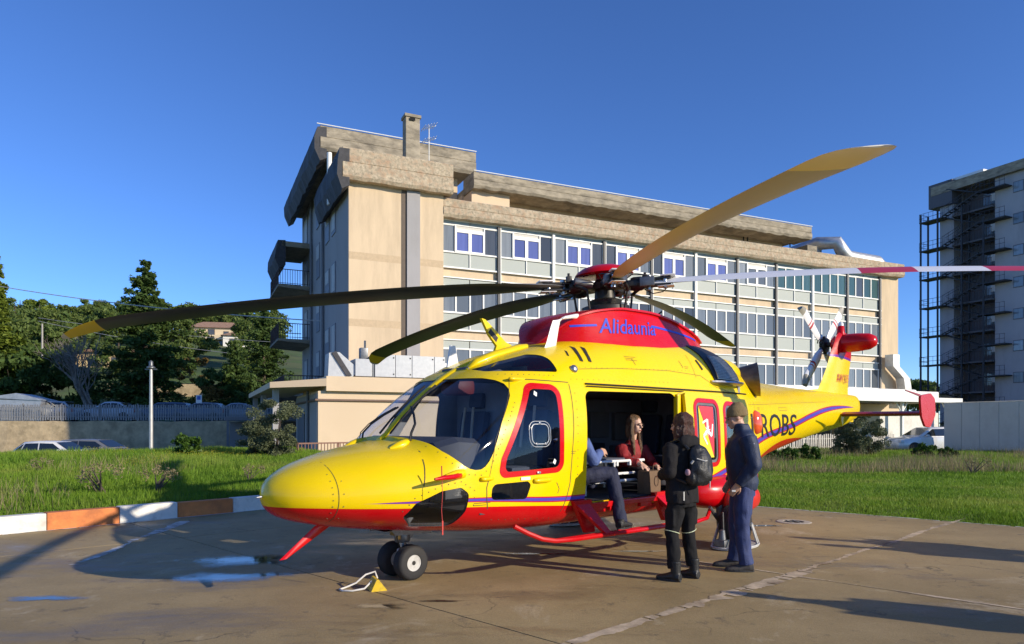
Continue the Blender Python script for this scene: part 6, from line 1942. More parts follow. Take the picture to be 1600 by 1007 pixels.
def cedar_meshes(h, rad, seed, droop=.12, dens=1.0, gap=.0):
    r = np.random.default_rng(seed); cl = []
    tr_ = MB().use(M_BARK)
    tr_.tube([(0, 0, -.3), (.05, 0, h * .3), (-.03, .04, h * .65), (0, 0, h * .98)], [h * .024, h * .018, h * .010, .02], 8)
    z = h * .10
    while z < h * .985:
        t = z / h
        prof = (1 - t) ** .85 * min(1, .55 + t * 2.2)
        k = 5 if t < .85 else 4
        a0 = r.uniform(0, 6.28)
        for j in range(k):
            if r.random() < gap: continue
            a = a0 + 6.28 * j / k + r.uniform(-.35, .35)
            L = rad * prof * r.uniform(.5, 1.18) + .15; zo = z; z = z + r.uniform(-.022, .022) * h; dr0 = droop; droop = droop * r.uniform(.3, 1.9)
            n = int(130 * dens * (.25 + L / rad))
            u = r.random(n) ** .7
            wid = (.10 + .22 * np.sin(np.pi * np.clip(u, .05, 1) ** .8)) * L * .9
            lat = r.normal(size=n) * wid * .55
            x = u * L; zz = z - droop * L * u ** 1.6 + .10 * L * u + r.normal(size=n) * .085 * (1 + L * .3)
            P = np.stack([x * np.cos(a) - lat * np.sin(a), x * np.sin(a) + lat * np.cos(a), zz], 1)
            cl.append(P)
            tr_.tube([(0, 0, z), (L * .5 * math.cos(a), L * .5 * math.sin(a), z + .02 * L), (L * .92 * math.cos(a), L * .92 * math.sin(a), z - droop * L * .8 + .08 * L)], [h * .005 * (1 - t) + .015, .02, .008], 4)
            z = zo; droop = dr0
        z += h * .030 * r.uniform(.8, 1.25) + .05
    C = np.concatenate(cl)
    return tr_.mesh('trunk', 60), tri_mesh('crown', leaf_cloud(C, .16 + .12 * r.random(len(C)), .55), M_CEDAR)
def blob_crown(seed, rx, rz, zc, nb, per, s, m, base=0.0, flat=.0, hollow=.35):
    r = np.random.default_rng(seed); out = []
    for i in range(nb):
        d = r.normal(size=3); d /= np.linalg.norm(d); q = r.uniform(.35, 1) ** .5
        c = np.array([d[0] * rx * q, d[1] * rx * q, zc + d[2] * rz * q])
        br = r.uniform(.18, .36) * rx
        e = r.normal(size=(per, 3)); e /= np.linalg.norm(e, axis=1)[:, None]; e *= (r.random(per) ** hollow)[:, None] * br
        e[:, 2] *= .75
        out.append(c + e)
    C = np.concatenate(out)
    return tri_mesh('crown', leaf_cloud(C, s * (.7 + .7 * r.random(len(C))), flat), m), C
def pine_meshes(seed, h, rad, m=None):
    r = random.Random(seed); tr_ = MB().use(M_BARK)
    tr_.tube([(0, 0, -.5), (r.uniform(-.3, .3), r.uniform(-.2, .2), h * .5), (0, 0, h * .85)], [h * .025, h * .018, .05], 6)
    cr, C = blob_crown(seed, rad, h * .30, h * .68, 26, 90, .30, m or M_PINE)
    for k in range(7):
        q = C[r.randrange(len(C))]; tr_.tube([(0, 0, h * r.uniform(.35, .6)), tuple(q)], [.10, .03], 4)
    return tr_.mesh('trunk', 60), cr
def plant_tree(name, meshes, loc, sc=1.0, rz=0.0, label=None, cat='tree', group=None):
    t = empty(name, loc, rz); t.scale = (sc, sc, sc * 1.0)
    link('trunk', meshes[0], t); link('crown', meshes[1], t)
    tag(t, label, cat, group)
    return t
# big cedar on the terrace slope, left edge conifer, cedar beside the building
cA = cedar_meshes(15.6, 6.0, 1, .14, 2.5)
p = wpt(228, 0, 66); plant_tree('cedar_tree', cA, (p.x, 66, hill_z(p.x, 66) - .8), 1.0, .4, 'tall dark pointed cedar in the middle of the slope', group='conifers')
cB = cedar_meshes(14.0, 3.6, 2, .22, 1.6)
for q in cB[1].materials: pass
cB[1].materials[0] = M_CYP
p = wpt(-10, 0, 61); plant_tree('conifer_tree', cB, (p.x, 61, 1.6), 1.10, 1.0, 'sunlit yellow-green conifer cut by the left edge', group='conifers')
cC = cedar_meshes(12.5, 4.2, 3, .05, 1.1, .15)
p = wpt(412, 0, 78); plant_tree('cedar_tree', cC, (p.x, 78, hill_z(p.x, 78) - 1.2), .95, 2.0, 'flat-branched cedar half hidden behind the building corner', group='conifers')
p = wpt(392, 0, 70); plant_tree('cedar_tree', cC, (p.x, 66, hill_z(p.x, 66) - .5), .62, .6, 'small dark cedar left of the porch below the villa', group='conifers')
# pines on the hill
PM = [pine_meshes(11, 8.5, 3.1), pine_meshes(12, 9.5, 3.4), pine_meshes(13, 7.0, 3.0), pine_meshes(14, 8.0, 2.5, M_CYP)]
rp_ = random.Random(5)
spots = []
for i in range(64):
    px = rp_.uniform(18, 430); d = rp_.uniform(105, 215)
    spots.append((px, d))
for px in range(36, 400, 22): spots.append((px + rp_.uniform(-5, 5), rp_.uniform(165, 185)))
for px, d in spots:
    x = (px - 800) / 1082 * d
    if 285 < px < 385 and 105 < d < 150: continue
    if 95 < px < 215 and d < 118: continue
    t = plant_tree('pine_tree', PM[rp_.randrange(4)], (x, d, hill_z(x, d) - .3), rp_.uniform(.75, 1.2), rp_.uniform(0, 6.28), 'round-crowned pine ' + ('on the skyline of the hill wood' if d > 160 else 'on the lower slope of the hill wood') + (' left of the tall cedar' if px < 185 else ' behind the tall cedar' if px < 275 else ' right of the tall cedar'), group='pines of the hill wood')
# shrubs and dark evergreens on the slope
def bush_meshes(seed, rad, hgt, m, s=.12, nb=18, per=120):
    r = random.Random(seed); st = MB().use(M_BARK)
    cr, C = blob_crown(seed, rad, hgt * .5, hgt * .52, nb, per, s, m)
    for k in range(6):
        q = C[r.randrange(len(C))]; st.tube([(r.uniform(-.1, .1), r.uniform(-.1, .1), 0), tuple(q)], [.03, .008], 4)
    return st.mesh('stem'), cr
def plant_bush(name, ms, loc, sc, label, rz=0, group=None, cat='shrub'):
    t = empty(name, loc, rz); t.scale = (sc,) * 3
    link('stem', ms[0], t); link('foliage', ms[1], t); tag(t, label, cat, group); return t
bDark = bush_meshes(31, 2.2, 4.6, M_CEDAR, .20, 26, 140)
bGreen = bush_meshes(32, 1.8, 3.0, M_PINE, .16, 22, 130)
bRust = bush_meshes(33, 1.5, 3.4, M_RUST, .14, 20, 110)
for px, d, ms, sc, lab in ((28, 61, bDark, 1.4, 'dark evergreen mass below the left-edge conifer'), (80, 63, bDark, 1.3, 'dark evergreen bush behind the terrace cars near the left edge'), (112, 66, bDark, 1.1, 'dark evergreen bush left of the bare tree'),
                           (345, 66, bDark, 1.1, 'dark round shrub below the villa on the slope'), (372, 68, bDark, 1.0, 'dark shrub between the brown bush and the building'), (326, 64, bRust, 1.05, 'brown autumn-leaved bush below the villa'),
                           (305, 84, bRust, 1.2, 'rust-coloured bush right of the tall cedar'), (270, 90, bGreen, 1.6, 'green bush behind the tall cedar on its right'), (180, 92, bGreen, 1.5, 'green bush left of the tall cedar'), (205, 74, bGreen, 1.0, 'low green bush at the foot of the tall cedar'),
                           (300, 120, bGreen, 2.0, 'large green bush below the hill villa'), (250, 110, bGreen, 2.2, 'large green bush on the hillside right of the long house'), (395, 105, bGreen, 2.0, 'green bush under the villa beside the building'), (60, 96, bGreen, 2.4, 'wide green thicket behind the left conifer'), (110, 100, bGreen, 2.2, 'wide green thicket left of the long house'), (20, 110, bGreen, 2.6, 'wide green thicket at the left edge of the hill')):
    x = (px - 800) / 1082 * d
    plant_bush('shrub', ms, (x, d, hill_z(x, d) - .3), sc, lab, px * .1)
# bare tree with many grey branches
def bare_tree(h, seed):
    r = random.Random(seed); mb = MB().use(M_BARKG)
    def grow_(p, d, L, rad, lev):
        pts = [p]; q = p.copy(); dd_ = d.copy()
        for k in range(4):
            dd_ = (dd_ + Vector((r.uniform(-.22, .22), r.uniform(-.22, .22), r.uniform(-.06, .16)))).normalized()
            q = q + dd_ * L / 4; pts.append(q.copy())
        mb.tube(pts, [rad * (1 - .14 * k) for k in range(5)], 5 if lev < 2 else 3, cap=False)
        if lev >= 4: return
        for k in range(4 if lev < 2 else 3):
            t = pts[r.choice((2, 3, 4, 4))]
            nd = (dd_ + Vector((r.uniform(-1, 1), r.uniform(-1, 1), r.uniform(-.25, .7))) * .85).normalized()
            grow_(t.copy(), nd, L * r.uniform(.55, .78), rad * .52, lev + 1)
    for k in range(3): grow_(Vector((0, 0, -.2)), Vector((r.uniform(-.55, .55), r.uniform(-.4, .4), 1)).normalized(), h * .36, h * .022, 0)
    return mb.mesh('branches', 60)
bt = empty('bare_tree', ((150 - 800) / 1082 * 61, 61, 2.1)); tag(bt, 'leafless grey tree with spreading branches beside the tall cedar', 'tree')
link('branches', bare_tree(9.5, 4), bt)
# far trees right of the wing
for px, d, sc in ((1402, 150, 1.3), (1418, 155, 1.35), (1434, 150, 1.3), (1448, 148, 1.25), (1465, 152, 1.3)):
    x = (px - 800) / 1082 * d
    plant_tree('pine_tree', PM[1 if px % 4 else 0], (x, d, .8), sc, px * .37, 'dark pine between the wing and the ward tower', group='pines behind the wing')

# ---------------------------------------------------------------- houses on the hill
def house(name, label, px, d, z0, w, dp, h, rz, roof, wall, wins, roofm, flat=False):
    x = (px - 800) / 1082 * d
    o = empty(name, (x, d, z0), rz); tag(o, label, 'house')
    MB().use(wall).box(-w / 2, w / 2, 0, dp, -3, h).build('wall', o)
    mb = MB().use(roofm)
    if flat: mb.box(-w / 2 - .4, w / 2 + .4, -.5, dp + .4, h, h + .35)
    else: mb.add([(-w/2-.5, -.6, h), (w/2+.5, -.6, h), (w/2+.5, dp+.5, h), (-w/2-.5, dp+.5, h), (-w/2+dp*.3, dp/2, h+roof), (w/2-dp*.3, dp/2, h+roof)], [(0, 1, 5, 4), (1, 2, 5), (2, 3, 4, 5), (3, 0, 4), (0, 3, 2, 1)])
    mb.build('roof', o)
    for (a, z, ww, hh) in wins:
        f_ = MB().use(mat('shutter_brown', (.16, .12, .09), .7)).box(a - ww / 2, a + ww / 2, -.06, .05, z, z + hh).build('window', o)
        MB().use(P_DARK[1]).box(a - ww / 2 + .1, a + ww / 2 - .1, -.075, -.061, z + .1, z + hh - .1).build('pane', f_)
    return o
M_HY = mat('house_ochre', (.60, .45, .24), .9, var=.1); M_HY2 = mat('house_cream', (.66, .54, .36), .9, var=.08); M_TILE = mat('roof_tiles', (.33, .20, .13), .9, var=.3, scale=3, bump=.5)
house('long_house', 'long low ochre house with a brown roof behind the bare tree', 165, 100, 9.3, 13, 7, 3.0, .12, 1.2, M_HY, [(-4.6, .9, 1.2, 1.4), (-1.6, .9, 1.2, 1.4), (1.4, .9, 1.2, 1.4), (4.4, .9, 1.2, 1.4)], M_TILE, True)
hv = house('hill_villa', 'cream villa with a brown hipped roof among the hill trees', 335, 150, 18.3, 11, 8, 4.6, .2, 1.8, M_HY2, [(-3.6, 2.6, 1.1, 1.3), (-.6, 2.6, 1.4, 1.7), (2.4, 2.6, 1.1, 1.3), (-2.4, .2, 1.2, 1.6), (1.5, .2, 1.2, 1.6)], M_TILE)
MB().use(M_HY2).box(-2.5, 4.5, -1.6, -.01, 1.9, 2.9).build('balcony', hv)
house('white_house', 'small white house right of the villa near the building corner', 372, 148, 18.3, 6, 6, 2.6, .3, 1.2, mat('house_white', (.72, .70, .64), .9), [(-1.2, .8, 1, 1.2), (1.3, .8, 1, 1.2)], M_TILE)
# stone wall low on the slope
sw = MB().use(M_RW).box(-6, 14, 0, .5, -1, 1.4).build('garden_wall', None); x = (255 - 800) / 1082 * 78; sw.location = (x, 78, hill_z(x, 78)); sw.rotation_euler = (0, 0, .1)
tag(sw, 'pale stone garden wall on the slope right of the tall cedar', 'wall')

# ---------------------------------------------------------------- lamp post, signs, wires, railings
c = wpt(236, 697, 29)
lp = empty('lamp_post', (c.x, 29, .0)); tag(lp, 'slim grey lamp post standing on the crest of the grassy bank', 'lamp post')
MB().use(mat('galvanised_post', (.50, .49, .46), .5, .4)).tube([(0, 0, -.6), (0, 0, 2.2), (0, 0, 4.0)], [.085, .075, .06], 12).build('post', lp, smooth=50)
mb = MB().use(M_GREYMET); mb.lathe([(.05, 4.0), (.16, 4.05), (.16, 4.10), (.08, 4.15), (.08, 4.32), (.03, 4.38)], 14); mb.build('lamp_head', lp, smooth=40)
MB().use(M_GREYMET).box(-.25, .25, -.02, .02, 3.98, 4.03).build('bracket', lp)
c = wpt(311, 650, 52); sg_ = empty('road_sign', (c.x, 52, 2.0)); tag(sg_, 'small white road sign on a post on the terrace', 'sign')
MB().use(M_GREYMET).tube([(0, 0, 0), (0, 0, 2.0)], .03, 6).build('post', sg_)
MB().use(M_WHITE).bbox(-.22, .22, -.03, -.01, 1.3, 1.95, .006).build('plate', sg_); MB().use(mat('sign_blue', (.05, .15, .5), .5)).box(-.14, .14, -.036, -.031, 1.6, 1.88).build('sign_face', sg_)
def wire(p, q, sag, r, label):
    mb = MB().use(mat('cable_grey', (.42, .42, .42), .6)); P = []
    for k in range(17):
        t = k / 16; v = p.lerp(q, t); v.z -= sag * 4 * t * (1 - t); P.append(v)
    o = mb_ = mb.tube(P, r, 5).build('power_cable'); tag(o, label, 'cable', 'overhead cables')
    return o
wire(wpt(-60, 437, 58), wpt(560, 505, 43.5), .5, .035, 'pale thick overhead cable running from the left edge to the building')
wire(wpt(60, 502, 80), wpt(365, 553, 75), .3, .025, 'thin overhead cable crossing the slope above the lamp post')
wire(wpt(60, 497, 80), wpt(430, 535, 74), .3, .022, 'thin upper overhead cable crossing in front of the tall cedar')
wire(wpt(340, 470, 70), wpt(430, 482, 60), .1, .02, 'short thin overhead cable ending at the building balcony')
pl_ = MB().use(mat('pole_concrete', (.36, .34, .30), .9)).tube([(0, 0, -2), (0, 0, 7.6)], [.14, .09], 8).build('utility_pole'); c = wpt(66, 0, 80); pl_.location = (c.x, 80, hill_z(c.x, 80)); tag(pl_, 'thin grey utility pole behind the left conifer', 'pole')
def railing(name, label, p, q, h, m, gap=.13, gz=None):
    d = (q - p); L = math.hypot(d.x, d.y); o = empty(name, (p.x, p.y, p.z), math.atan2(d.y, d.x)); tag(o, label, 'railing')
    mb = MB().use(m); mb.box(0, L, -.02, .02, h - .05, h); mb.build('top_rail', o); mb = MB().use(m); mb.box(0, L, -.02, .02, .08, .12); mb.build('bottom_rail', o)
    me = MB().use(m).box(-.012, .012, -.012, .012, .121, h - .051).mesh('bar')
    for k in range(int(L / gap) + 1): link('bar', me, o, (k * gap, 0, 0))
    for k in range(int(L / 1.5) + 1): MB().use(m).box(k * 1.5 - .035, k * 1.5 + .035, .021, .08, -.3, h).build('post', o)
a, b_ = wpt(318, 722, 24.5), wpt(398, 722, 24.5)
railing('crest_railing', 'low white metal railing on the grass crest left of the helicopter nose', Vector((a.x, 24.5, .25)), Vector((b_.x, 25.5, .25)), .50, mat('rail_white', (.66, .66, .63), .5))
a, b_ = wpt(466, 0, 23.5), wpt(560, 0, 25)
railing('brown_railing', 'rusty brown railing in front of the annex just above the helicopter nose', Vector((a.x, 23.5, .28)), Vector((b_.x, 25, .28)), .78, mat('rail_rust', (.20, .10, .07), .7), .12)
MB().use(mat('rail_white', (.66, .66, .63), .5))
# white picket fence behind the tail
a, b_ = wpt(1185, 0, 37), wpt(1400, 0, 43)
d = b_ - a; L = math.hypot(d.x, d.y)
fo = empty('picket_fence', (a.x, 37, .1), math.atan2(43 - 37, d.x)); tag(fo, 'weathered white picket fence behind the helicopter tail', 'fence')
me = MB().use(mat('old_white_wood', (.55, .52, .46), .8, var=.25)).box(-.04, .04, 0, .02, 0, 1.05).mesh('picket'); rr = random.Random(2)
for k in range(int(L / .17)): o = link('picket', me, fo, (k * .17, 0, rr.uniform(-.08, .04))); o.rotation_euler = (0, rr.uniform(-.05, .05), 0)
mb = MB().use(MATS['old_white_wood']).box(0, L, .021, .05, .3, .36); mb.box(0, L, .021, .05, .78, .84); mb.build('fence_rail', fo)
# shrubs near the pad: grey broom, broad-leaved weed, bush by the car
bBroom = bush_meshes(41, .75, 1.7, M_OLIVE, .034, 46, 330)
c = wpt(432, 0, 21.5); plant_bush('broom_shrub', bBroom, (c.x, 21.5, ground_z(c.x, 21.5) - .05), 1.05, 'grey-green broom shrub just left of the helicopter nose')
c = wpt(415, 0, 21.9); plant_bush('broom_shrub', bBroom, (c.x - .3, 21.9, ground_z(c.x, 21.9) - .1), .7, 'smaller grey-green broom shrub at the end of the white railing', 2)
bWeed = bush_meshes(42, .5, .75, M_LEAF, .085, 22, 60)
c = wpt(296, 0, 21); plant_bush('leafy_weed', bWeed, (c.x, 21, ground_z(c.x, 21) - .02), .85, 'broad-leaved dark green weed clump on the crest of the bank', cat='plant')
bStem = bush_meshes(43, 1.0, 2.3, M_OLIVE, .05, 44, 260)
c = wpt(1352, 0, 33); plant_bush('wild_shrub', bStem, (c.x, 33, .05), .95, 'tall grey-green wild shrub beside the white car', 1.0)
c = wpt(1322, 0, 33.5); plant_bush('wild_shrub', bStem, (c.x, 33.5, 0), .72, 'lower wild shrub under the helicopter stabiliser', 2.2)
for px, d, sc, lab in ((1268, 29, .9, 'dark leafy weed below the tail boom'), (1210, 28, .7, 'low leafy weed at the left end of the rear fence'), (1445, 30, .9, 'leafy weed in front of the white car'), (1480, 29.5, .7, 'leafy weed by the hoarding corner'), (1232, 28.6, .8, 'leafy weed clump in front of the picket fence')):
    c = wpt(px, 0, d); plant_bush('leafy_weed', bWeed, (c.x, d, ground_z(c.x, d)), sc, lab, px, cat='plant')
bDry = bush_meshes(44, .5, .75, M_DRY, .03, 14, 26)
for px, py, sc, lab in ((66, 740, .55, 'small brown dry weed on the left of the bank'), (160, 772, .9, 'wispy dry weed above the kerb'), (245, 770, .8, 'dry weed where the rotor shadow falls on the bank'), (390, 752, .6, 'dry weed beside the nose'), (1520, 742, .9, 'dark dry weed heap on the right meadow')):
    # on the bank: step along the sight line until it meets the ground
    d = 9.0
    while d < 40 and (EYE + (666 - py) / 1082 * d) > ground_z((px - 800) / 1082 * d, d): d += .1
    plant_bush('dry_weed', bDry, ((px - 800) / 1082 * d, d, ground_z((px - 800) / 1082 * d, d) - .03), sc, lab, px, cat='plant')
# ---------------------------------------------------------------- people
from mathutils import noise as mnoise
M_SKIN = mat('skin', (.52, .30, .20), .55, var=.08, scale=20)
def organic(mb, name, voxel, parent, m, it=4, fold=0.0, fs=9.0, fz=.45):
    """fuse closed shapes into one continuous surface; fold adds cloth creases"""
    o = bpy.data.objects.new('tmp', mb.mesh('tmp'))
    r = o.modifiers.new('r', 'REMESH'); r.mode = 'VOXEL'; r.voxel_size = voxel; r.use_smooth_shade = True
    s = o.modifiers.new('s', 'SMOOTH'); s.iterations = it; s.factor = .5
    me = evaluate(o)
    SPENT.extend((o, o.data))
    if fold:
        n_ = len(me.vertices); co = np.zeros(n_ * 3, np.float32); no = np.zeros(n_ * 3, np.float32)
        me.vertices.foreach_get('co', co); me.vertices.foreach_get('normal', no)
        co = co.reshape(-1, 3); no = no.reshape(-1, 3)
        q = np.array([mnoise.noise((p[0] * fs, p[1] * fs, p[2] * fs * fz + p[0] * 3)) + .5 * mnoise.noise((p[0] * fs * 2.3 + 7, p[1] * fs * 2.3, p[2] * fs * 1.2)) for p in co.tolist()])
        me.vertices.foreach_set('co', (co + no * (fold * q)[:, None]).astype(np.float32).reshape(-1)); me.update()
    me.materials.clear(); me.materials.append(m); me.name = name
    me.polygons.foreach_set('use_smooth', np.ones(len(me.polygons), bool))
    return link(name, me, parent)
def ell(mb, c, r, n=14, k=9, M=None):
    """ellipsoid"""
    c = Vector(c); rg = []
    for i in range(1, k):
        t = math.pi * i / k
        rg.append([c + Vector((r[0] * math.sin(t) * math.cos(a), r[1] * math.sin(t) * math.sin(a), -r[2] * math.cos(t))) for a in np.linspace(0, 2 * math.pi, n, endpoint=False)])
    if M is not None: rg = [[M @ p for p in g] for g in rg]
    mb.loft(rg)
def stack(mb, secs, n=18):
    """level ellipse sections (x, y, z, rx, ry)"""
    mb.loft([[Vector((x + rx * math.cos(a), y + ry * math.sin(a), z)) for a in np.linspace(0, 2 * math.pi, n, endpoint=False)] for x, y, z, rx, ry in secs])
def limb(mb, pts, rs, n=12):
    P = [Vector(p) for p in pts]; Q = []; S = []
    for i in range(len(P) - 1):
        for k in range(5):
            t = k / 5; Q.append(P[i].lerp(P[i + 1], t)); S.append(rs[i] + (rs[i + 1] - rs[i]) * t)
    Q.append(P[-1]); S.append(rs[-1])
    mb.tube(Q, S, n)
    for p, r in zip(P[1:-1], rs[1:-1]): ell(mb, p, (r, r, r), 10, 7)
def hand(mb, w, d, up, s=1.0, curl=.5, flip=1):
    """palm and five bent fingers; w wrist, d pointing direction, up back of the hand"""
    d = Vector(d).normalized(); up = Vector(up).normalized(); sd = d.cross(up).normalized() * flip
    w = Vector(w)
    M = Matrix((( sd.x, d.x, up.x, w.x), (sd.y, d.y, up.y, w.y), (sd.z, d.z, up.z, w.z), (0, 0, 0, 1)))
    mb.bbox(-.038 * s, .038 * s, -.01, .085 * s, -.014 * s, .014 * s, .010, M)
    for i, (x, l) in enumerate(((-.030, .068), (-.010, .076), (.011, .072), (.031, .056))):
        a = curl; p = Vector((x * s, .08 * s, 0)); pts = [p]; ang = -a * .4
        for k in range(3):
            p = p + Vector((x * .12, math.cos(ang), math.sin(ang))).normalized() * l * s * (.45, .32, .26)[k]; pts.append(p); ang -= a * .75
        mb.tube([M @ q for q in pts], [.0095 * s, .009 * s, .008 * s, .0065 * s], 7)
    pts = [Vector((-.036 * s, .015 * s, 0)), Vector((-.058 * s, .045 * s, -.008)), Vector((-.064 * s, .072 * s, -.014)), Vector((-.060 * s, .095 * s, -.02))]
    mb.tube([M @ q for q in pts], [.013 * s, .0115 * s, .010 * s, .0075 * s], 7)
def head(mb, c, yaw=0.0, pitch=0.0):
    """skull, jaw, nose, ears, brow; faces +y before yaw and pitch"""
    M = Matrix.Translation(c) @ Matrix.Rotation(yaw, 4, 'Z') @ Matrix.Rotation(pitch, 4, 'X')
    ell(mb, (0, -.012, .035), (.076, .095, .090), 16, 10, M)
    ell(mb, (0, .022, -.045), (.058, .068, .070), 14, 9, M)
    ell(mb, (0, .066, -.090), (.028, .022, .020), 10, 7, M)
    ell(mb, (0, .088, .012), (.045, .012, .012), 10, 6, M)
    mb.tube([M @ Vector(p) for p in ((0, .086, .018), (0, .101, -.008), (0, .112, -.026), (0, .092, -.036))], [.008, .010, .014, .008], 8)
    ell(mb, (0, .083, -.060), (.024, .014, .007), 10, 6, M); ell(mb, (0, .081, -.072), (.020, .013, .007), 10, 6, M)
    for s in (-1, 1): ell(mb, (s * .077, -.008, -.008), (.009, .020, .030), 8, 6, M)
    for s in (-1, 1): ell(mb, (s * .045, .055, -.022), (.022, .022, .022), 8, 6, M)
    return M
def face_marks(M, parent, lips=(.40, .12, .10)):
    for s in (-1, 1):
        mb = MB().use(mat('eye_dark', (.03, .022, .018), .25)); ell(mb, (s * .031, .085, .003), (.010, .006, .0048), 10, 6, M); mb.build('eye', parent, smooth=60)
        mb = MB().use(mat('brow_hair', (.05, .032, .022), .8)); mb.tube([M @ Vector(p) for p in ((s * .014, .098, .022), (s * .034, .095, .027), (s * .052, .080, .020))], .0042, 5); mb.build('eyebrow', parent)
    mb = MB().use(mat('lips', lips, .5)); ell(mb, (0, .092, -.066), (.021, .010, .006), 10, 6, M); mb.build('mouth', parent, smooth=60)
def shoe(mb, ankle, toe_dir, l=.27, h=.10, w=.048, boot=0.0):
    a = Vector(ankle); d = Vector((toe_dir[0], toe_dir[1], 0)).normalized(); s = Vector((-d.y, d.x, 0)); g = a.z
    secs = ((-.075, .9, .085), (-.03, 1.0, .095), (.03, 1.0, .10), (.09, 1.05, .075), (.15, 1.08, .058), (.185, .95, .048), (.205, .6, .035))
    rg = []
    for t, k, hh in secs:
        c = Vector((a.x, a.y, 0)) + d * t * l / .28
        rg.append([c + s * (w * k * math.cos(q)) + Vector((0, 0, max(0.0, hh * .5 + hh * .5 * math.sin(q)))) for q in np.linspace(0, 2 * math.pi, 14, endpoint=False)])
    mb.loft(rg)
    mb.tube([Vector((a.x, a.y, .05)) - d * .02, Vector((a.x, a.y, .11 + boot)) - d * .015], [.048, .056 if boot else .046], 12)
    return
def sole(mb, ankle, toe_dir, l=.27, w=.050):
    a = Vector(ankle); d = Vector((toe_dir[0], toe_dir[1], 0)).normalized(); s = Vector((-d.y, d.x, 0)); P = []
    for q in np.linspace(0, 2 * math.pi, 20, endpoint=False):
        t = .065 + .148 * math.cos(q); ww = w * (1.0 + .12 * math.cos(q)) * math.sin(q)
        P.append(Vector((a.x, a.y, 0)) + d * t * l / .28 + s * ww)
    mb.loft([[p + Vector((0, 0, z)) for p in P] for z in (.002, .024)])
def person(label, loc, rz, sc=1.0, parent_loc=None):
    o = empty('person', loc, rz); o.scale = (sc,) * 3; tag(o, label, 'person'); return o

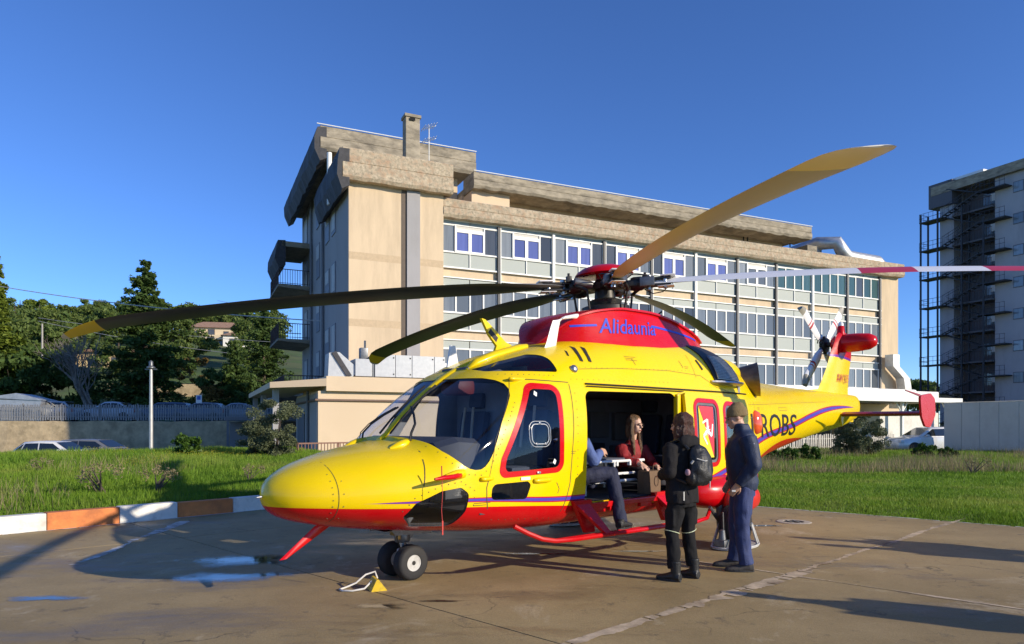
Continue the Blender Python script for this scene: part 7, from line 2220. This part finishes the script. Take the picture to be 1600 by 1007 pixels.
# --- woman in black seen from behind, rucksack on
def woman_black():
    W = gnd(1066, 905); o = person('woman seen from behind in black jacket with rucksack and reddish hair', (W.x, W.y, 0), R(36), 1.02)
    M_J = mat('black_softshell', (.017, .016, .017), .9, spec=.2, var=.2, scale=14, bump=.25, bscale=90); M_T = mat('black_trousers', (.013, .013, .014), .9, spec=.2, var=.2, scale=14, bump=.25, bscale=90)
    b = MB(); M = head(b, Vector((0, .02, 1.60)), R(12), R(-4))
    b.tube([(0, -.01, 1.40), (0, .0, 1.55)], [.06, .052], 12)
    stack(b, [(0, 0, .90, .15, .10), (0, 0, 1.1, .13, .09), (0, 0, 1.3, .15, .095), (0, 0, 1.42, .12, .07)])
    sh = 1.385
    L = [(-.175, 0, sh - .01), (-.255, -.05, 1.13), (-.13, .17, 1.08)]; Rr = [(.175, 0, sh - .01), (.255, -.05, 1.13), (.12, .17, 1.05)]
    for P, f in ((L, 1), (Rr, -1)):
        limb(b, P, [.045, .038, .03]); hand(b, P[-1], (-.6 * P[-1][0] / .14, .5, .05), (0, .3, 1), .9, .8, f)
    legs = [[(-.085, 0, .88), (-.13, .03, .48), (-.15, -.02, .09)], [(.085, 0, .88), (.12, .02, .48), (.13, -.03, .09)]]
    for P in legs: limb(b, P, [.07, .048, .036])
    organic(b, 'body', .0085, o, M_SKIN, 2); face_marks(M, o)
    j = MB(); stack(j, [(0, 0, .80, .205, .145), (0, 0, .90, .205, .145), (0, .005, 1.05, .185, .13), (0, .01, 1.22, .20, .14), (0, 0, 1.33, .205, .13), (0, -.005, 1.40, .165, .10), (0, -.005, 1.455, .085, .075), (0, 0, 1.50, .075, .07)])
    for P in (L, Rr): limb(j, P, [.080, .070, .052]); ell(j, (P[0][0] * .9, 0, 1.36), (.075, .085, .075))
    ell(j, (0, -.095, 1.435), (.15, .065, .085)); ell(j, (0, -.02, 1.47), (.10, .09, .05))
    organic(j, 'jacket', .012, o, M_J, 3, .014, 11)
    t = MB(); stack(t, [(0, 0, .76, .165, .125), (0, 0, .86, .165, .125), (0, 0, .95, .15, .115)])
    for P in legs: limb(t, [P[0], (P[0][0] * 1.12, .01, .70), P[1], (P[1][0] * 1.05, .0, .30), (P[2][0], P[2][1], .13)], [.088, .092, .072, .070, .062])
    for s in (-1, 1): t.bbox(s * .175 - .02, s * .175 + .02, -.05, .07, .56, .74, .015)
    organic(t, 'trousers', .011, o, M_T, 3, .010, 12, .8)
    s_ = MB()
    for P, d in zip(legs, ((-.25, 1), (-.05, 1))): shoe(s_, P[2], d, .27, boot=.10)
    organic(s_, 'boots', .008, o, mat('black_leather', (.012, .012, .012), .5, bump=.2), 2)
    for P, d in zip(legs, ((-.25, 1), (-.05, 1))): q = MB().use(M_BLACK); sole(q, P[2], d); q.build('boot_sole', o)
    h = MB(); ell(h, (0, -.015, 1.645), (.095, .112, .10), 16, 10); ell(h, (0, -.06, 1.53), (.105, .065, .12), 16, 10); ell(h, (-.07, -.01, 1.52), (.045, .06, .11)); ell(h, (.07, -.01, 1.52), (.045, .06, .11))
    organic(h, 'hair', .009, o, mat('auburn_hair', (.075, .025, .014), .45, var=.5, scale=8, bump=.9, bscale=28, aniso=(9, 9, .7)), 3, .012, 24, .12)
    # rucksack with straps, zip and side pocket
    M_B = mat('black_nylon', (.013, .014, .015), .5, var=.25, scale=20, bump=.3, bscale=60)
    r = MB(); stack(r, [(.02, -.20, .99, .11, .06), (.02, -.215, 1.03, .135, .085), (.02, -.225, 1.15, .145, .10), (.02, -.215, 1.28, .13, .09), (.02, -.19, 1.37, .10, .065), (.02, -.18, 1.40, .05, .04)])
    ell(r, (.03, -.285, 1.12), (.09, .045, .10)); ell(r, (.155, -.20, 1.08), (.03, .06, .08)); ell(r, (-.115, -.20, 1.08), (.03, .06, .08))
    ruck = organic(r, 'rucksack', .010, o, M_B, 2, .010, 11, .6)
    q = MB().use(M_B)
    for s in (-1, 1): q.tube([(s * .10, -.17, 1.36), (s * .12, -.06, 1.46), (s * .13, .06, 1.42), (s * .14, .12, 1.25), (s * .16, .02, 1.08), (s * .12, -.16, 1.02)], .016, 6)
    q.build('shoulder_strap', ruck)
    q = MB().use(mat('pale_webbing', (.42, .42, .40), .7)); q.tube([(-.10, -.27, 1.27), (-.03, -.315, 1.245), (.0, -.32, 1.25)], .007, 5); q.tube([(-.115, -.24, 1.25), (-.125, -.22, 1.22)], .012, 5); q.build('buckle', ruck)
    q = MB().use(MATS['pale_webbing']); q.tube([(.03, -.33, 1.04), (.035, -.325, .97)], .006, 5); q.build('zip_pull', ruck)
    q = MB().use(mat('pink_tissue', (.42, .25, .28), .8)); ell(q, (-.155, -.20, 1.13), (.022, .03, .035)); q.build('pocket_tissue', ruck, smooth=60)
    q = MB().use(mat('reflective_piping', (.55, .60, .38), .4))
    for P in legs:
        k = P[1]; q.tube([(k[0] + .080 * math.cos(a), k[1] + .080 * math.sin(a), .50 + .025 * math.cos(a) * (1 if k[0] > 0 else -1)) for a in np.linspace(0, 2 * math.pi, 17)], .0045, 5, cap=False)
    q.build('reflective_band', o)
    q = MB().use(MATS['pale_webbing']); q.box(-.15, -.135, -.145, -.139, .84, .93); q.build('jacket_tab', o)
    return o
woman_black()

# --- man in a beanie seen from the side, hands in pockets
def man_navy(label, loc, rz, sc, detail=True):
    o = person(label, loc, rz, sc)
    M_J = mat('navy_softshell', (.010, .022, .060), .65, var=.2, scale=12, bump=.25, bscale=80); M_T = mat('navy_work_trousers', (.024, .040, .125), .75, var=.22, scale=12, bump=.3, bscale=80)
    b = MB(); M = head(b, Vector((0, .075, 1.635)), R(4), R(-16))
    b.tube([(0, 0, 1.44), (0, .05, 1.60)], [.065, .058], 12)
    stack(b, [(0, 0, .92, .15, .11), (0, 0, 1.15, .14, .10), (0, 0, 1.35, .16, .10), (0, 0, 1.46, .13, .075)])
    arms = []
    for s in (-1, 1):
        P = [(s * .205, -.01, 1.43), (s * .265, -.06, 1.14), (s * .215, .09, .925)]; arms.append(P)
        limb(b, P, [.05, .042, .032]); hand(b, P[-1], (-s * .25, .55, -.8), (s, 0, .1), .95, .4, -s)
    legs = [[(-.095, 0, .90), (-.115, .03, .50), (-.12, -.01, .09)], [(.095, 0, .90), (.115, .05, .50), (.13, .07, .09)]]
    for P in legs: limb(b, P, [.075, .052, .04])
    organic(b, 'body', .009, o, M_SKIN, 2)
    if detail: face_marks(M, o)
    j = MB(); stack(j, [(0, -.01, .86, .19, .135), (0, -.01, .94, .205, .155), (0, .005, 1.10, .205, .160), (0, .015, 1.28, .215, .165), (0, .0, 1.39, .21, .145), (0, -.01, 1.46, .16, .105), (0, .005, 1.51, .095, .09), (0, .02, 1.57, .088, .088)])
    for P in arms: limb(j, P, [.095, .080, .058])
    organic(j, 'jacket', .012, o, M_J, 3, .012, 9, .5)
    t = MB(); stack(t, [(0, 0, .80, .165, .13), (0, 0, .90, .17, .135), (0, 0, .99, .16, .12)])
    for P in legs: limb(t, [P[0], (P[0][0] * 1.1, .015, .70), P[1], (P[1][0], P[1][1] * .6, .30), (P[2][0], P[2][1] - .005, .075)], [.098, .102, .082, .078, .074])
    organic(t, 'trousers', .011, o, M_T, 3, .011, 11, .8)
    s_ = MB()
    for P, d in zip(legs, ((.05, 1), (.1, 1))): shoe(s_, P[2], d, .29)
    organic(s_, 'shoes', .008, o, mat('grey_suede', (.055, .05, .047), .85, var=.3, bump=.3), 2)
    for P, d in zip(legs, ((.05, 1), (.1, 1))): q = MB().use(M_BLACK); sole(q, P[2], d, .29, .052); q.build('shoe_sole', o)
    h = MB(); Mh = M @ Matrix.Rotation(R(10), 4, 'X')
    ell(h, (0, -.022, .062), (.090, .112, .088), 18, 10, Mh); ell(h, (0, -.035, .125), (.055, .07, .045), 14, 8, Mh)
    h.loft([[Mh @ Vector((.092 * math.cos(a), -.02 + .113 * math.sin(a), z)) for a in np.linspace(0, 2 * math.pi, 22, endpoint=False)] for z in (.012, .05)])
    organic(h, 'beanie', .008, o, mat('tan_knit', (.235, .165, .075), .9, var=.12, bump=.8, bscale=60, aniso=(3, 3, 1)), 3, .003, 20)
    if detail:
        q = MB().use(mat('arm_badge', (.40, .38, .45), .6)); P = arms[0][0]; q.bbox(P[0] - .105, P[0] - .094, -.055, -.005, 1.30, 1.37, .003); q.build('sleeve_badge', o)
        q = MB().use(mat('keys_white', (.7, .7, .68), .4)); q.bbox(-.235, -.22, .12, .16, .855, .875, .004); q.build('pocket_tag', o)
    return o
W = gnd(1160, 890); man_navy('man in tan beanie, navy jacket and blue trousers standing side-on', (W.x, W.y, 0), R(84), 1.055)
# three onlookers standing to the right, out of the frame: their shadows reach into the picture
for i, (x, y, rz, lab) in enumerate(((8.75, 7.75, 80, 'onlooker in beanie right of the frame, farther of the shadow pair'), (8.85, 7.15, 95, 'onlooker in beanie right of the frame, nearer of the shadow pair'), (6.75, 4.35, 60, 'onlooker right of the frame casting the long shadow at the bottom'))):
    src = [q for q in bpy.data.objects if q.name.startswith('person') and 'tan beanie' in q.get('label', '')][0]
    c = copy_tree(src); c.location = (x, y, 0); c.rotation_euler = (0, 0, R(rz)); c['label'] = lab; c['category'] = 'person'; c['group'] = 'onlookers beyond the frame'
src['group'] = 'people around the helicopter'

# --- seated figures in the cabin, placed in the machine's frame
HM = Matrix.Translation(HELI_O) @ Matrix.Rotation(HELI_RZ, 4, 'Z')
def in_heli(p): return HM @ Vector(p)
def crew_man():
    # faces aft (+x of the machine): local +y is the machine's +x
    o = person('crew member in blue shirt and navy trousers seated at the cabin doorway edge', in_heli((3.36, -.72, 0)), HELI_RZ - R(90)); 
    # local: x right = machine -y (outboard) ; y forward = machine +x
    b = MB(); M = head(b, Vector((.02, .10, 1.70)), R(6), R(-6))
    b.tube([(0, .0, 1.48), (0, .06, 1.66)], [.062, .055], 12)
    stack(b, [(0, -.02, 1.0, .15, .12), (0, 0, 1.2, .14, .10), (0, 0, 1.38, .16, .10), (0, 0, 1.49, .13, .075)])
    RA = [(.20, .02, 1.45), (.25, .16, 1.22), (.13, .45, 1.33)]; LA = [(-.20, .02, 1.45), (-.26, .10, 1.20), (-.12, .32, 1.22)]
    limb(b, RA, [.05, .042, .032]); limb(b, LA, [.05, .042, .032])
    hand(b, RA[2], (-.1, .95, -.18), (.9, .1, .5), 1.0, .45, -1); hand(b, LA[2], (.3, .9, -.1), (-.5, .1, .8), 1.0, .5, 1)
    RL = [(.10, .02, 1.02), (.30, .42, 1.06), (.55, .30, .44)]; LL = [(-.10, .02, 1.02), (-.08, .44, 1.05), (-.05, .46, .86)]
    limb(b, RL, [.075, .055, .04]); limb(b, LL, [.075, .055, .05])
    organic(b, 'body', .009, o, M_SKIN, 2); face_marks(M, o)
    j = MB(); stack(j, [(0, -.02, .98, .175, .15), (0, -.01, 1.12, .18, .145), (0, 0, 1.30, .20, .14), (0, -.005, 1.42, .195, .125), (0, 0, 1.49, .14, .09), (0, .02, 1.55, .075, .075)])
    limb(j, [RA[0], RA[1], (.155, .38, 1.31)], [.085, .072, .055]); limb(j, [LA[0], LA[1], (-.14, .27, 1.21)], [.085, .072, .055])
    organic(j, 'shirt', .011, o, mat('blue_shirt', (.075, .12, .30), .8, var=.15, bump=.3), 3, .011, 11, .6)
    t = MB(); stack(t, [(0, 0, .90, .17, .16), (0, 0, 1.0, .17, .15), (0, 0, 1.08, .15, .12)])
    limb(t, [RL[0], (.20, .22, 1.05), RL[1], (.43, .37, .75), (.54, .31, .50)], [.105, .105, .088, .08, .075]); limb(t, [LL[0], (-.09, .22, 1.04), LL[1], LL[2]], [.105, .105, .088, .08])
    organic(t, 'trousers', .011, o, mat('navy_cargo', (.012, .016, .045), .8, var=.2, bump=.3), 3, .010, 11, .8)
    s_ = MB(); shoe(s_, (RL[2][0], RL[2][1], 0), (-.15, 1), .29); s_.xform(Matrix.Translation((0, 0, .445)))
    organic(s_, 'shoe', .008, o, mat('black_trainer', (.012, .012, .013), .6, bump=.3), 2)
    q = MB().use(M_BLACK); sole(q, (RL[2][0], RL[2][1], 0), (-.15, 1), .29, .052); q.xform(Matrix.Translation((0, 0, .433))); q.build('shoe_sole', o)
    h = MB(); ell(h, (0, -.035, .055), (.080, .085, .075), 14, 9, M); organic(h, 'hair', .009, o, mat('short_dark_hair', (.03, .022, .016), .7), 2)
    return o
crew_man()
def woman_red():
    # turned to face the doorway and aft: forward is outboard with a quarter turn aft
    o = person('woman with long fair-brown hair and red jacket seated inside the cabin', in_heli((4.80, -.52, .01)), HELI_RZ + R(172))
    b = MB(); M = head(b, Vector((0, .10, 1.635)), R(10), R(-4))
    b.tube([(0, .03, 1.36), (0, .08, 1.58)], [.055, .048], 12)
    stack(b, [(0, -.03, .98, .15, .12), (0, -.01, 1.15, .13, .095), (0, .02, 1.28, .15, .095), (0, .03, 1.38, .12, .07)])
    LA = [(-.19, .03, 1.33), (-.27, .16, 1.10), (-.15, .36, 1.08)]; RA = [(.19, .03, 1.33), (.29, .18, 1.17), (.20, .42, 1.13)]
    limb(b, LA, [.045, .038, .03]); limb(b, RA, [.045, .038, .03])
    hand(b, LA[2], (.5, .8, -.15), (-.2, .3, 1), .92, .5, 1); hand(b, RA[2], (-.15, .8, -.5), (.1, .5, .8), .92, .35, -1)
    LL = [(-.09, .0, 1.0), (-.13, .42, 1.0), (-.13, .44, .84)]; RL = [(.09, 0, 1.0), (.12, .42, 1.0), (.12, .44, .84)]
    for P in (LL, RL): limb(b, P, [.07, .05, .045])
    organic(b, 'body', .0085, o, mat('fair_skin', (.60, .37, .27), .5, var=.06), 2); face_marks(M, o, (.45, .14, .13))
    j = MB(); stack(j, [(0, -.03, .96, .175, .145), (0, -.01, 1.12, .17, .13), (0, .015, 1.24, .185, .135), (0, .02, 1.33, .175, .115), (0, .03, 1.39, .10, .085), (0, .045, 1.43, .075, .075)])
    limb(j, [LA[0], LA[1], (-.17, .32, 1.085)], [.085, .07, .052]); limb(j, [RA[0], RA[1], (.215, .37, 1.14)], [.085, .07, .052])
    organic(j, 'jacket', .011, o, mat('crimson_jacket', (.24, .010, .014), .7, var=.2, bump=.3), 3, .011, 10, .6)
    t = MB(); stack(t, [(0, 0, .88, .17, .15), (0, 0, 1.0, .165, .15), (0, -.01, 1.05, .14, .12)])
    for P in (LL, RL): limb(t, [P[0], P[1], P[2]], [.10, .08, .07])
    organic(t, 'trousers', .012, o, mat('dark_jeans', (.016, .015, .02), .8), 3, .008)
    h = MB(); ell(h, (0, -.030, .055), (.088, .102, .088), 16, 10, M); ell(h, (0, -.085, -.06), (.085, .05, .13), 14, 9, M)
    for s in (-1, 1): h.tube([M @ Vector(p) for p in ((s * .075, .02, .06), (s * .088, .015, -.06), (s * .092, .03, -.17), (s * .085, .055, -.30), (s * .075, .07, -.40))], [.026, .03, .034, .03, .012], 9)
    organic(h, 'hair', .008, o, mat('fair_brown_hair', (.17, .095, .045), .5, var=.6, scale=9, bump=.8, bscale=30, aniso=(9, 9, .8)), 3, .010, 26, .12)
    q = MB().use(mat('spectacle_frame', (.05, .04, .04), .4))
    for s in (-1, 1): q.tube([M @ Vector((s * .032 + .021 * math.cos(a), .104, .004 + .017 * math.sin(a))) for a in np.linspace(0, 2 * math.pi, 13)], .0013, 4, cap=False); q.tube([M @ Vector((s * .053, .10, .006)), M @ Vector((s * .078, .0, .004))], .0013, 4)
    q.build('spectacles', o)
    q = MB().use(mat('badge_white', (.75, .75, .78), .5)); Mq = Matrix.Translation((.225, .115, 1.295)) @ Matrix.Rotation(R(-25), 4, 'Z') @ Matrix.Rotation(R(-72), 4, 'X'); q.lathe([(.045, 0), (.045, .004)], 18, Mq)
    q.use(mat('badge_blue', (.05, .07, .30), .5)); 
    for k in range(3): q.box(-.009, .009, -.034, .034, .0045, .006, Mq @ Matrix.Rotation(R(60 * k), 4, 'Z'))
    q.build('sleeve_badge', o)
    return o
woman_red()
# paper carrier bag standing on the cabin floor
cb = empty('paper_bag', in_heli((4.62, -.97, .768)), HELI_RZ + R(8)); tag(cb, 'brown paper carrier bag standing on the cabin floor in the doorway', 'bag')
M_PAP = mat('kraft_paper', (.15, .092, .05), .85, var=.12, bump=.2, bscale=8)
mb = MB().use(M_PAP)
mb.loft([[Vector((sx * w, sy * d + (.01 if sx > 0 else 0), z)) for sx, sy in ((-1, -1), (0, -1.06), (1, -1), (1.04, 0), (1, 1), (0, 1.05), (-1, 1), (-1.05, 0))] for z, w, d in ((0, .145, .09), (.10, .15, .092), (.20, .152, .09), (.29, .155, .08))]); mb.build('bag_body', cb)
MB().use(M_PAP).tube([(-.06, -.08, .28), (-.05, -.08, .36), (.05, -.08, .36), (.06, -.08, .28)], .006, 5).build('bag_handle', cb)
mb = MB().use(mat('bag_print', (.10, .06, .04), .8)); mb.tube([(.055 * math.cos(a), -.101, .16 + .065 * math.sin(a)) for a in np.linspace(0, 2 * math.pi, 17)], .004, 4, cap=False); mb.build('bag_print', cb)

# ---------------------------------------------------------------- wheel chock with its rope
c = gnd(588, 921)
ck = empty('wheel_chock', (c.x, c.y, 0), R(25)); tag(ck, 'yellow wheel chock with a white rope in front of the nose wheel', 'chock')
M_CK = mat('chock_yellow', (.62, .42, .01), .55, stain=(.25, .18, .04), stain_scale=9)
mb = MB().use(M_CK)
for y0, y1 in ((-.10, -.055), (-.045, -.002), (.008, .05), (.06, .10)): mb.prism([(-.075, 0), (.085, 0), (.0, .115), (-.02, .115)], y0, y1)
mb.prism([(-.07, .002), (.078, .002), (-.002, .105), (-.018, .105)], -.0995, .0995); mb.build('chock_body', ck)
mb = MB().use(mat('rope_white', (.66, .64, .58), .8)); mb.tube([(-.05, -.02, .09), (-.13, -.05, .03), (-.24, -.03, .014), (-.33, .03, .012), (-.34, .10, .012), (-.27, .13, .02), (-.18, .10, .06), (-.08, .12, .13), (.02, .13, .15), (.03, .08, .09)], .010, 7); mb.build('rope', ck, smooth=60)
# ---------------------------------------------------------------- parked cars
def make_car(paint_col, L=4.2, W=1.75, H=1.48, kind='hatch', rough=.25):
    """body lofted along the length, glass panes set in the cabin, lamps, wheels with tyre and rim"""
    col = mat('car_paint_%d_%d_%d' % tuple(int(c * 100) for c in paint_col), paint_col, rough, .1, var=.04, coat=.5)
    o = empty('parked_car')
    h = W / 2
    # lower body: sections (x, half width, z bottom, z top)
    sec = [(0, .60, .35, .58), (.08, .78, .26, .70), (.35, .95, .22, .80), (1.0, 1.0, .20, .92), (1.5, 1.0, .20, .96), (2.6, 1.0, .20, .98), (3.5, 1.0, .22, 1.0), (3.95, .96, .25, .98), (4.14, .86, .30, .88), (4.2, .66, .38, .72)]
    mb = MB().use(col); rg = []
    for x, w, a, b in sec:
        x *= L / 4.2; w *= h; b *= H / 1.48
        rg.append([Vector((x, y * w, z)) for y, z in ((-.80, a), (-.96, a + .10), (-1, (a + b) / 2), (-.97, b - .10), (-.86, b), (0, b + .025), (.86, b), (.97, b - .10), (1, (a + b) / 2), (.96, a + .10), (.80, a))])
    mb.loft(rg); mb.build('body', o, smooth=40)
    back = {'hatch': (4.02, 3.45), 'estate': (4.12, 3.85), 'sedan': (3.75, 3.0), 'suv': (4.1, 3.7)}[kind]
    x0, x1, x2, x3 = [v * L / 4.2 for v in (1.15, 1.95, back[1], back[0])]
    zb, zt = .93 * H / 1.48, H - .04
    mb = MB().use(col); rg = []
    prof = [(x0, .90, zb, zb + .02), (x1, .80, zb, zt - .02), ((x1 + x2) / 2, .80, zb, zt + .02), (x2, .78, zb, zt - .03), (x3, .84, zb, zb + .03)]
    for x, w, a, b in prof:
        rg.append([Vector((x, -h * .93, a)), Vector((x, -h * w, b - .05 if b - a > .1 else b)), Vector((x, -h * w * .88, b)), Vector((x, h * w * .88, b)), Vector((x, h * w, b - .05 if b - a > .1 else b)), Vector((x, h * .93, a))])
    mb.loft(rg); mb.build('roof', o, smooth=50)
    gl = mat('car_glass', (.012, .016, .02), .06, 0, var=.02, spec=.8)
    def side_y_(z): return h * (.93 + (.80 - .93) * (z - zb) / (zt - zb))
    for s in (-1, 1):
        segs = [[(x0 + .28, zb + .04), (x1 + .02, zt - .11), ((x1 + x2) / 2 - .08, zt - .09), ((x1 + x2) / 2 - .08, zb + .04)], [((x1 + x2) / 2 - .01, zb + .04), ((x1 + x2) / 2 - .01, zt - .09), (x2 - .12, zt - .11), (x2 + .05, zb + .04)]]
        if x3 - x2 > .2: segs.append([(x2 + .12, zb + .06), (x2 - .03, zt - .14), (x2 + .04, zt - .16), (x3 - .20, zb + .06)])
        for P in segs:
            mb = MB().use(gl); mb.add([Vector((x, s * (side_y_(z) + .008), z)) for x, z in P] + [Vector((x, s * (side_y_(z) - .01), z)) for x, z in P], [(0, 1, 2, 3), (7, 6, 5, 4), (0, 4, 5, 1), (1, 5, 6, 2), (2, 6, 7, 3), (3, 7, 4, 0)]); mb.build('side_window', o)
    for (xa, xb, nm) in ((x0, x1, 'windscreen'), (x3, x2, 'rear_window')):
        mb = MB().use(gl); t0, t1 = .12, .90
        e = -1 if nm == 'windscreen' else 1
        P = []
        for t, w in ((t0, .80), (t1, .68)):
            x = xa + (xb - xa) * t + e * .012; z = zb + .02 + (zt - zb - .03) * t + .012
            P += [Vector((x, -h * w, z)), Vector((x, h * w, z))]
        mb.add([P[0], P[1], P[3], P[2]], [(0, 1, 2, 3)]); mb.build(nm, o)
    for s in (-1, 1):
        MB().use(mat('headlamp', (.75, .78, .8), .1)).bbox(.06 * L / 4.2, .34 * L / 4.2, s * h * .74 - .14, s * h * .74 + .12, .60 * H / 1.48, .76 * H / 1.48, .04).build('headlamp', o)
        MB().use(mat('tail_lamp', (.35, .01, .01), .2)).bbox(4.02 * L / 4.2, 4.17 * L / 4.2, s * h * .80 - .10, s * h * .80 + .08, .66 * H / 1.48, .92 * H / 1.48, .03).build('tail_lamp', o)
        MB().use(col).bbox(x0 + .30, x0 + .46, s * (h + .08) - .09, s * (h + .08) + .07, zb + .0, zb + .13, .03).build('mirror', o)
        for x in (.82 * L / 4.2, 3.38 * L / 4.2):
            w = empty('wheel', (x, s * (h - .10), .31), parent=o)
            mb = MB().use(M_TYRE); mb.lathe([(.19, -.09), (.30, -.10), (.31, -.06), (.31, .06), (.30, .10), (.19, .09)], 24, Matrix.Rotation(R(90), 4, 'X'), close=True); mb.build('tyre', w, smooth=40)
            mb = MB().use(mat('alloy', (.45, .45, .46), .35, .7)); mb.lathe([(.19, -.07), (.19, .07)], 20, Matrix.Rotation(R(90), 4, 'X')); mb.build('rim', w, smooth=40)
            MB().use(M_BLACK).lathe([(.36, -.02), (.36, .02)], 20, Matrix.Translation((x, s * (h - .012), .33)) @ Matrix.Rotation(R(90), 4, 'X')).build('wheel_arch', o)
    return o
def park(o, px, d, z, rz, label, group=None):
    x = (px - 800) / 1082 * d
    o.location = (x, d, z); o.rotation_euler = (0, 0, rz); tag(o, label, 'car', group)
WH = (.74, .74, .72)
park(make_car(WH, 4.1, 1.75, 1.50, 'hatch'), 158, 34.5, -.58, R(180), 'white hatchback parked behind the grassy bank', 'cars in the lower lane')
park(make_car((.16, .17, .19), 4.5, 1.78, 1.48, 'estate'), 218, 39, -.56, R(176), 'dark grey estate car behind the white hatchback', 'cars in the lower lane')
park(make_car((.03, .035, .045), 4.3, 1.8, 1.62, 'suv'), 352, 36.5, -.56, R(28), 'dark high car in the shade near the porch', 'cars in the lower lane')
park(make_car((.07, .08, .10), 4.3, 1.78, 1.50, 'sedan'), 405, 42, -.56, R(10), 'dark saloon under the porch in shade', 'cars in the lower lane')
for i, (px, d, c_, k, rz, lab) in enumerate(((28, 49.5, (.45, .46, .48), 'hatch', 5, 'silver hatchback behind the fence at the lit end of the terrace'), (128, 51.0, (.55, .56, .58), 'sedan', 3, 'pale saloon behind the fence where the shade begins'), (208, 52.0, (.10, .13, .20), 'estate', 8, 'dark blue car on the shaded terrace under the tall cedar'), (268, 52.5, (.20, .22, .26), 'hatch', 4, 'grey car on the shaded terrace left of the road sign'), (322, 53.5, (.30, .32, .36), 'sedan', 10, 'light grey saloon on the shaded terrace right of the road sign'), (372, 54.0, (.05, .06, .08), 'hatch', 12, 'black hatchback at the end of the shaded terrace'))):
    park(make_car(c_, 4.2, 1.75, 1.48, k), px, d, 1.96, R(rz), lab, 'cars on the terrace')
park(make_car(WH, 4.4, 1.82, 1.60, 'suv'), 1392, 41.0, .0, R(6), 'white car beside the hoarding behind the wild shrub', None)
park(make_car((.30, .05, .05), 4.1, 1.75, 1.5, 'hatch'), 1440, 47.5, .0, R(-10), 'dull red car behind the white car', None)
# shed roof at the far left and the shaded carport by the porch
sh = empty('garden_shed', ((-10 - 800) / 1082 * 47.6, 47.6, 1.95), R(12)); tag(sh, 'small grey sheet-metal shed at the left end of the terrace', 'shed')
MB().use(M_ZINC).box(0, 2.9, 0, 2.5, 0, 1.5).build('wall', sh); MB().use(M_ZINC).prism([(-.1, 1.7), (1.4, 1.95), (3.0, 1.52), (3.0, 1.45), (-.1, 1.6)], -.1, 2.6).build('roof', sh)
cp = empty('carport', ((392 - 800) / 1082 * 43, 43, -.58), R(20)); tag(cp, 'dark flat carport beside the annex porch', 'carport')
MB().use(mat('carport_grey', (.20, .20, .21), .8)).box(-1.5, 5.0, 0, 5, 2.55, 2.75).build('roof', cp)
for x in (-1.4, 1.6): MB().use(mat('carport_grey', (.20, .20, .21), .8)).box(x, x + .14, .05, .19, 0, 2.55).build('post', cp)
MB().use(M_GREYP).box(-1.4, 5.0, 4.8, 5.0, 0, 2.5).build('back_wall', cp)
bpy.data.scenes.remove(WORK)
bpy.data.batch_remove(SPENT)
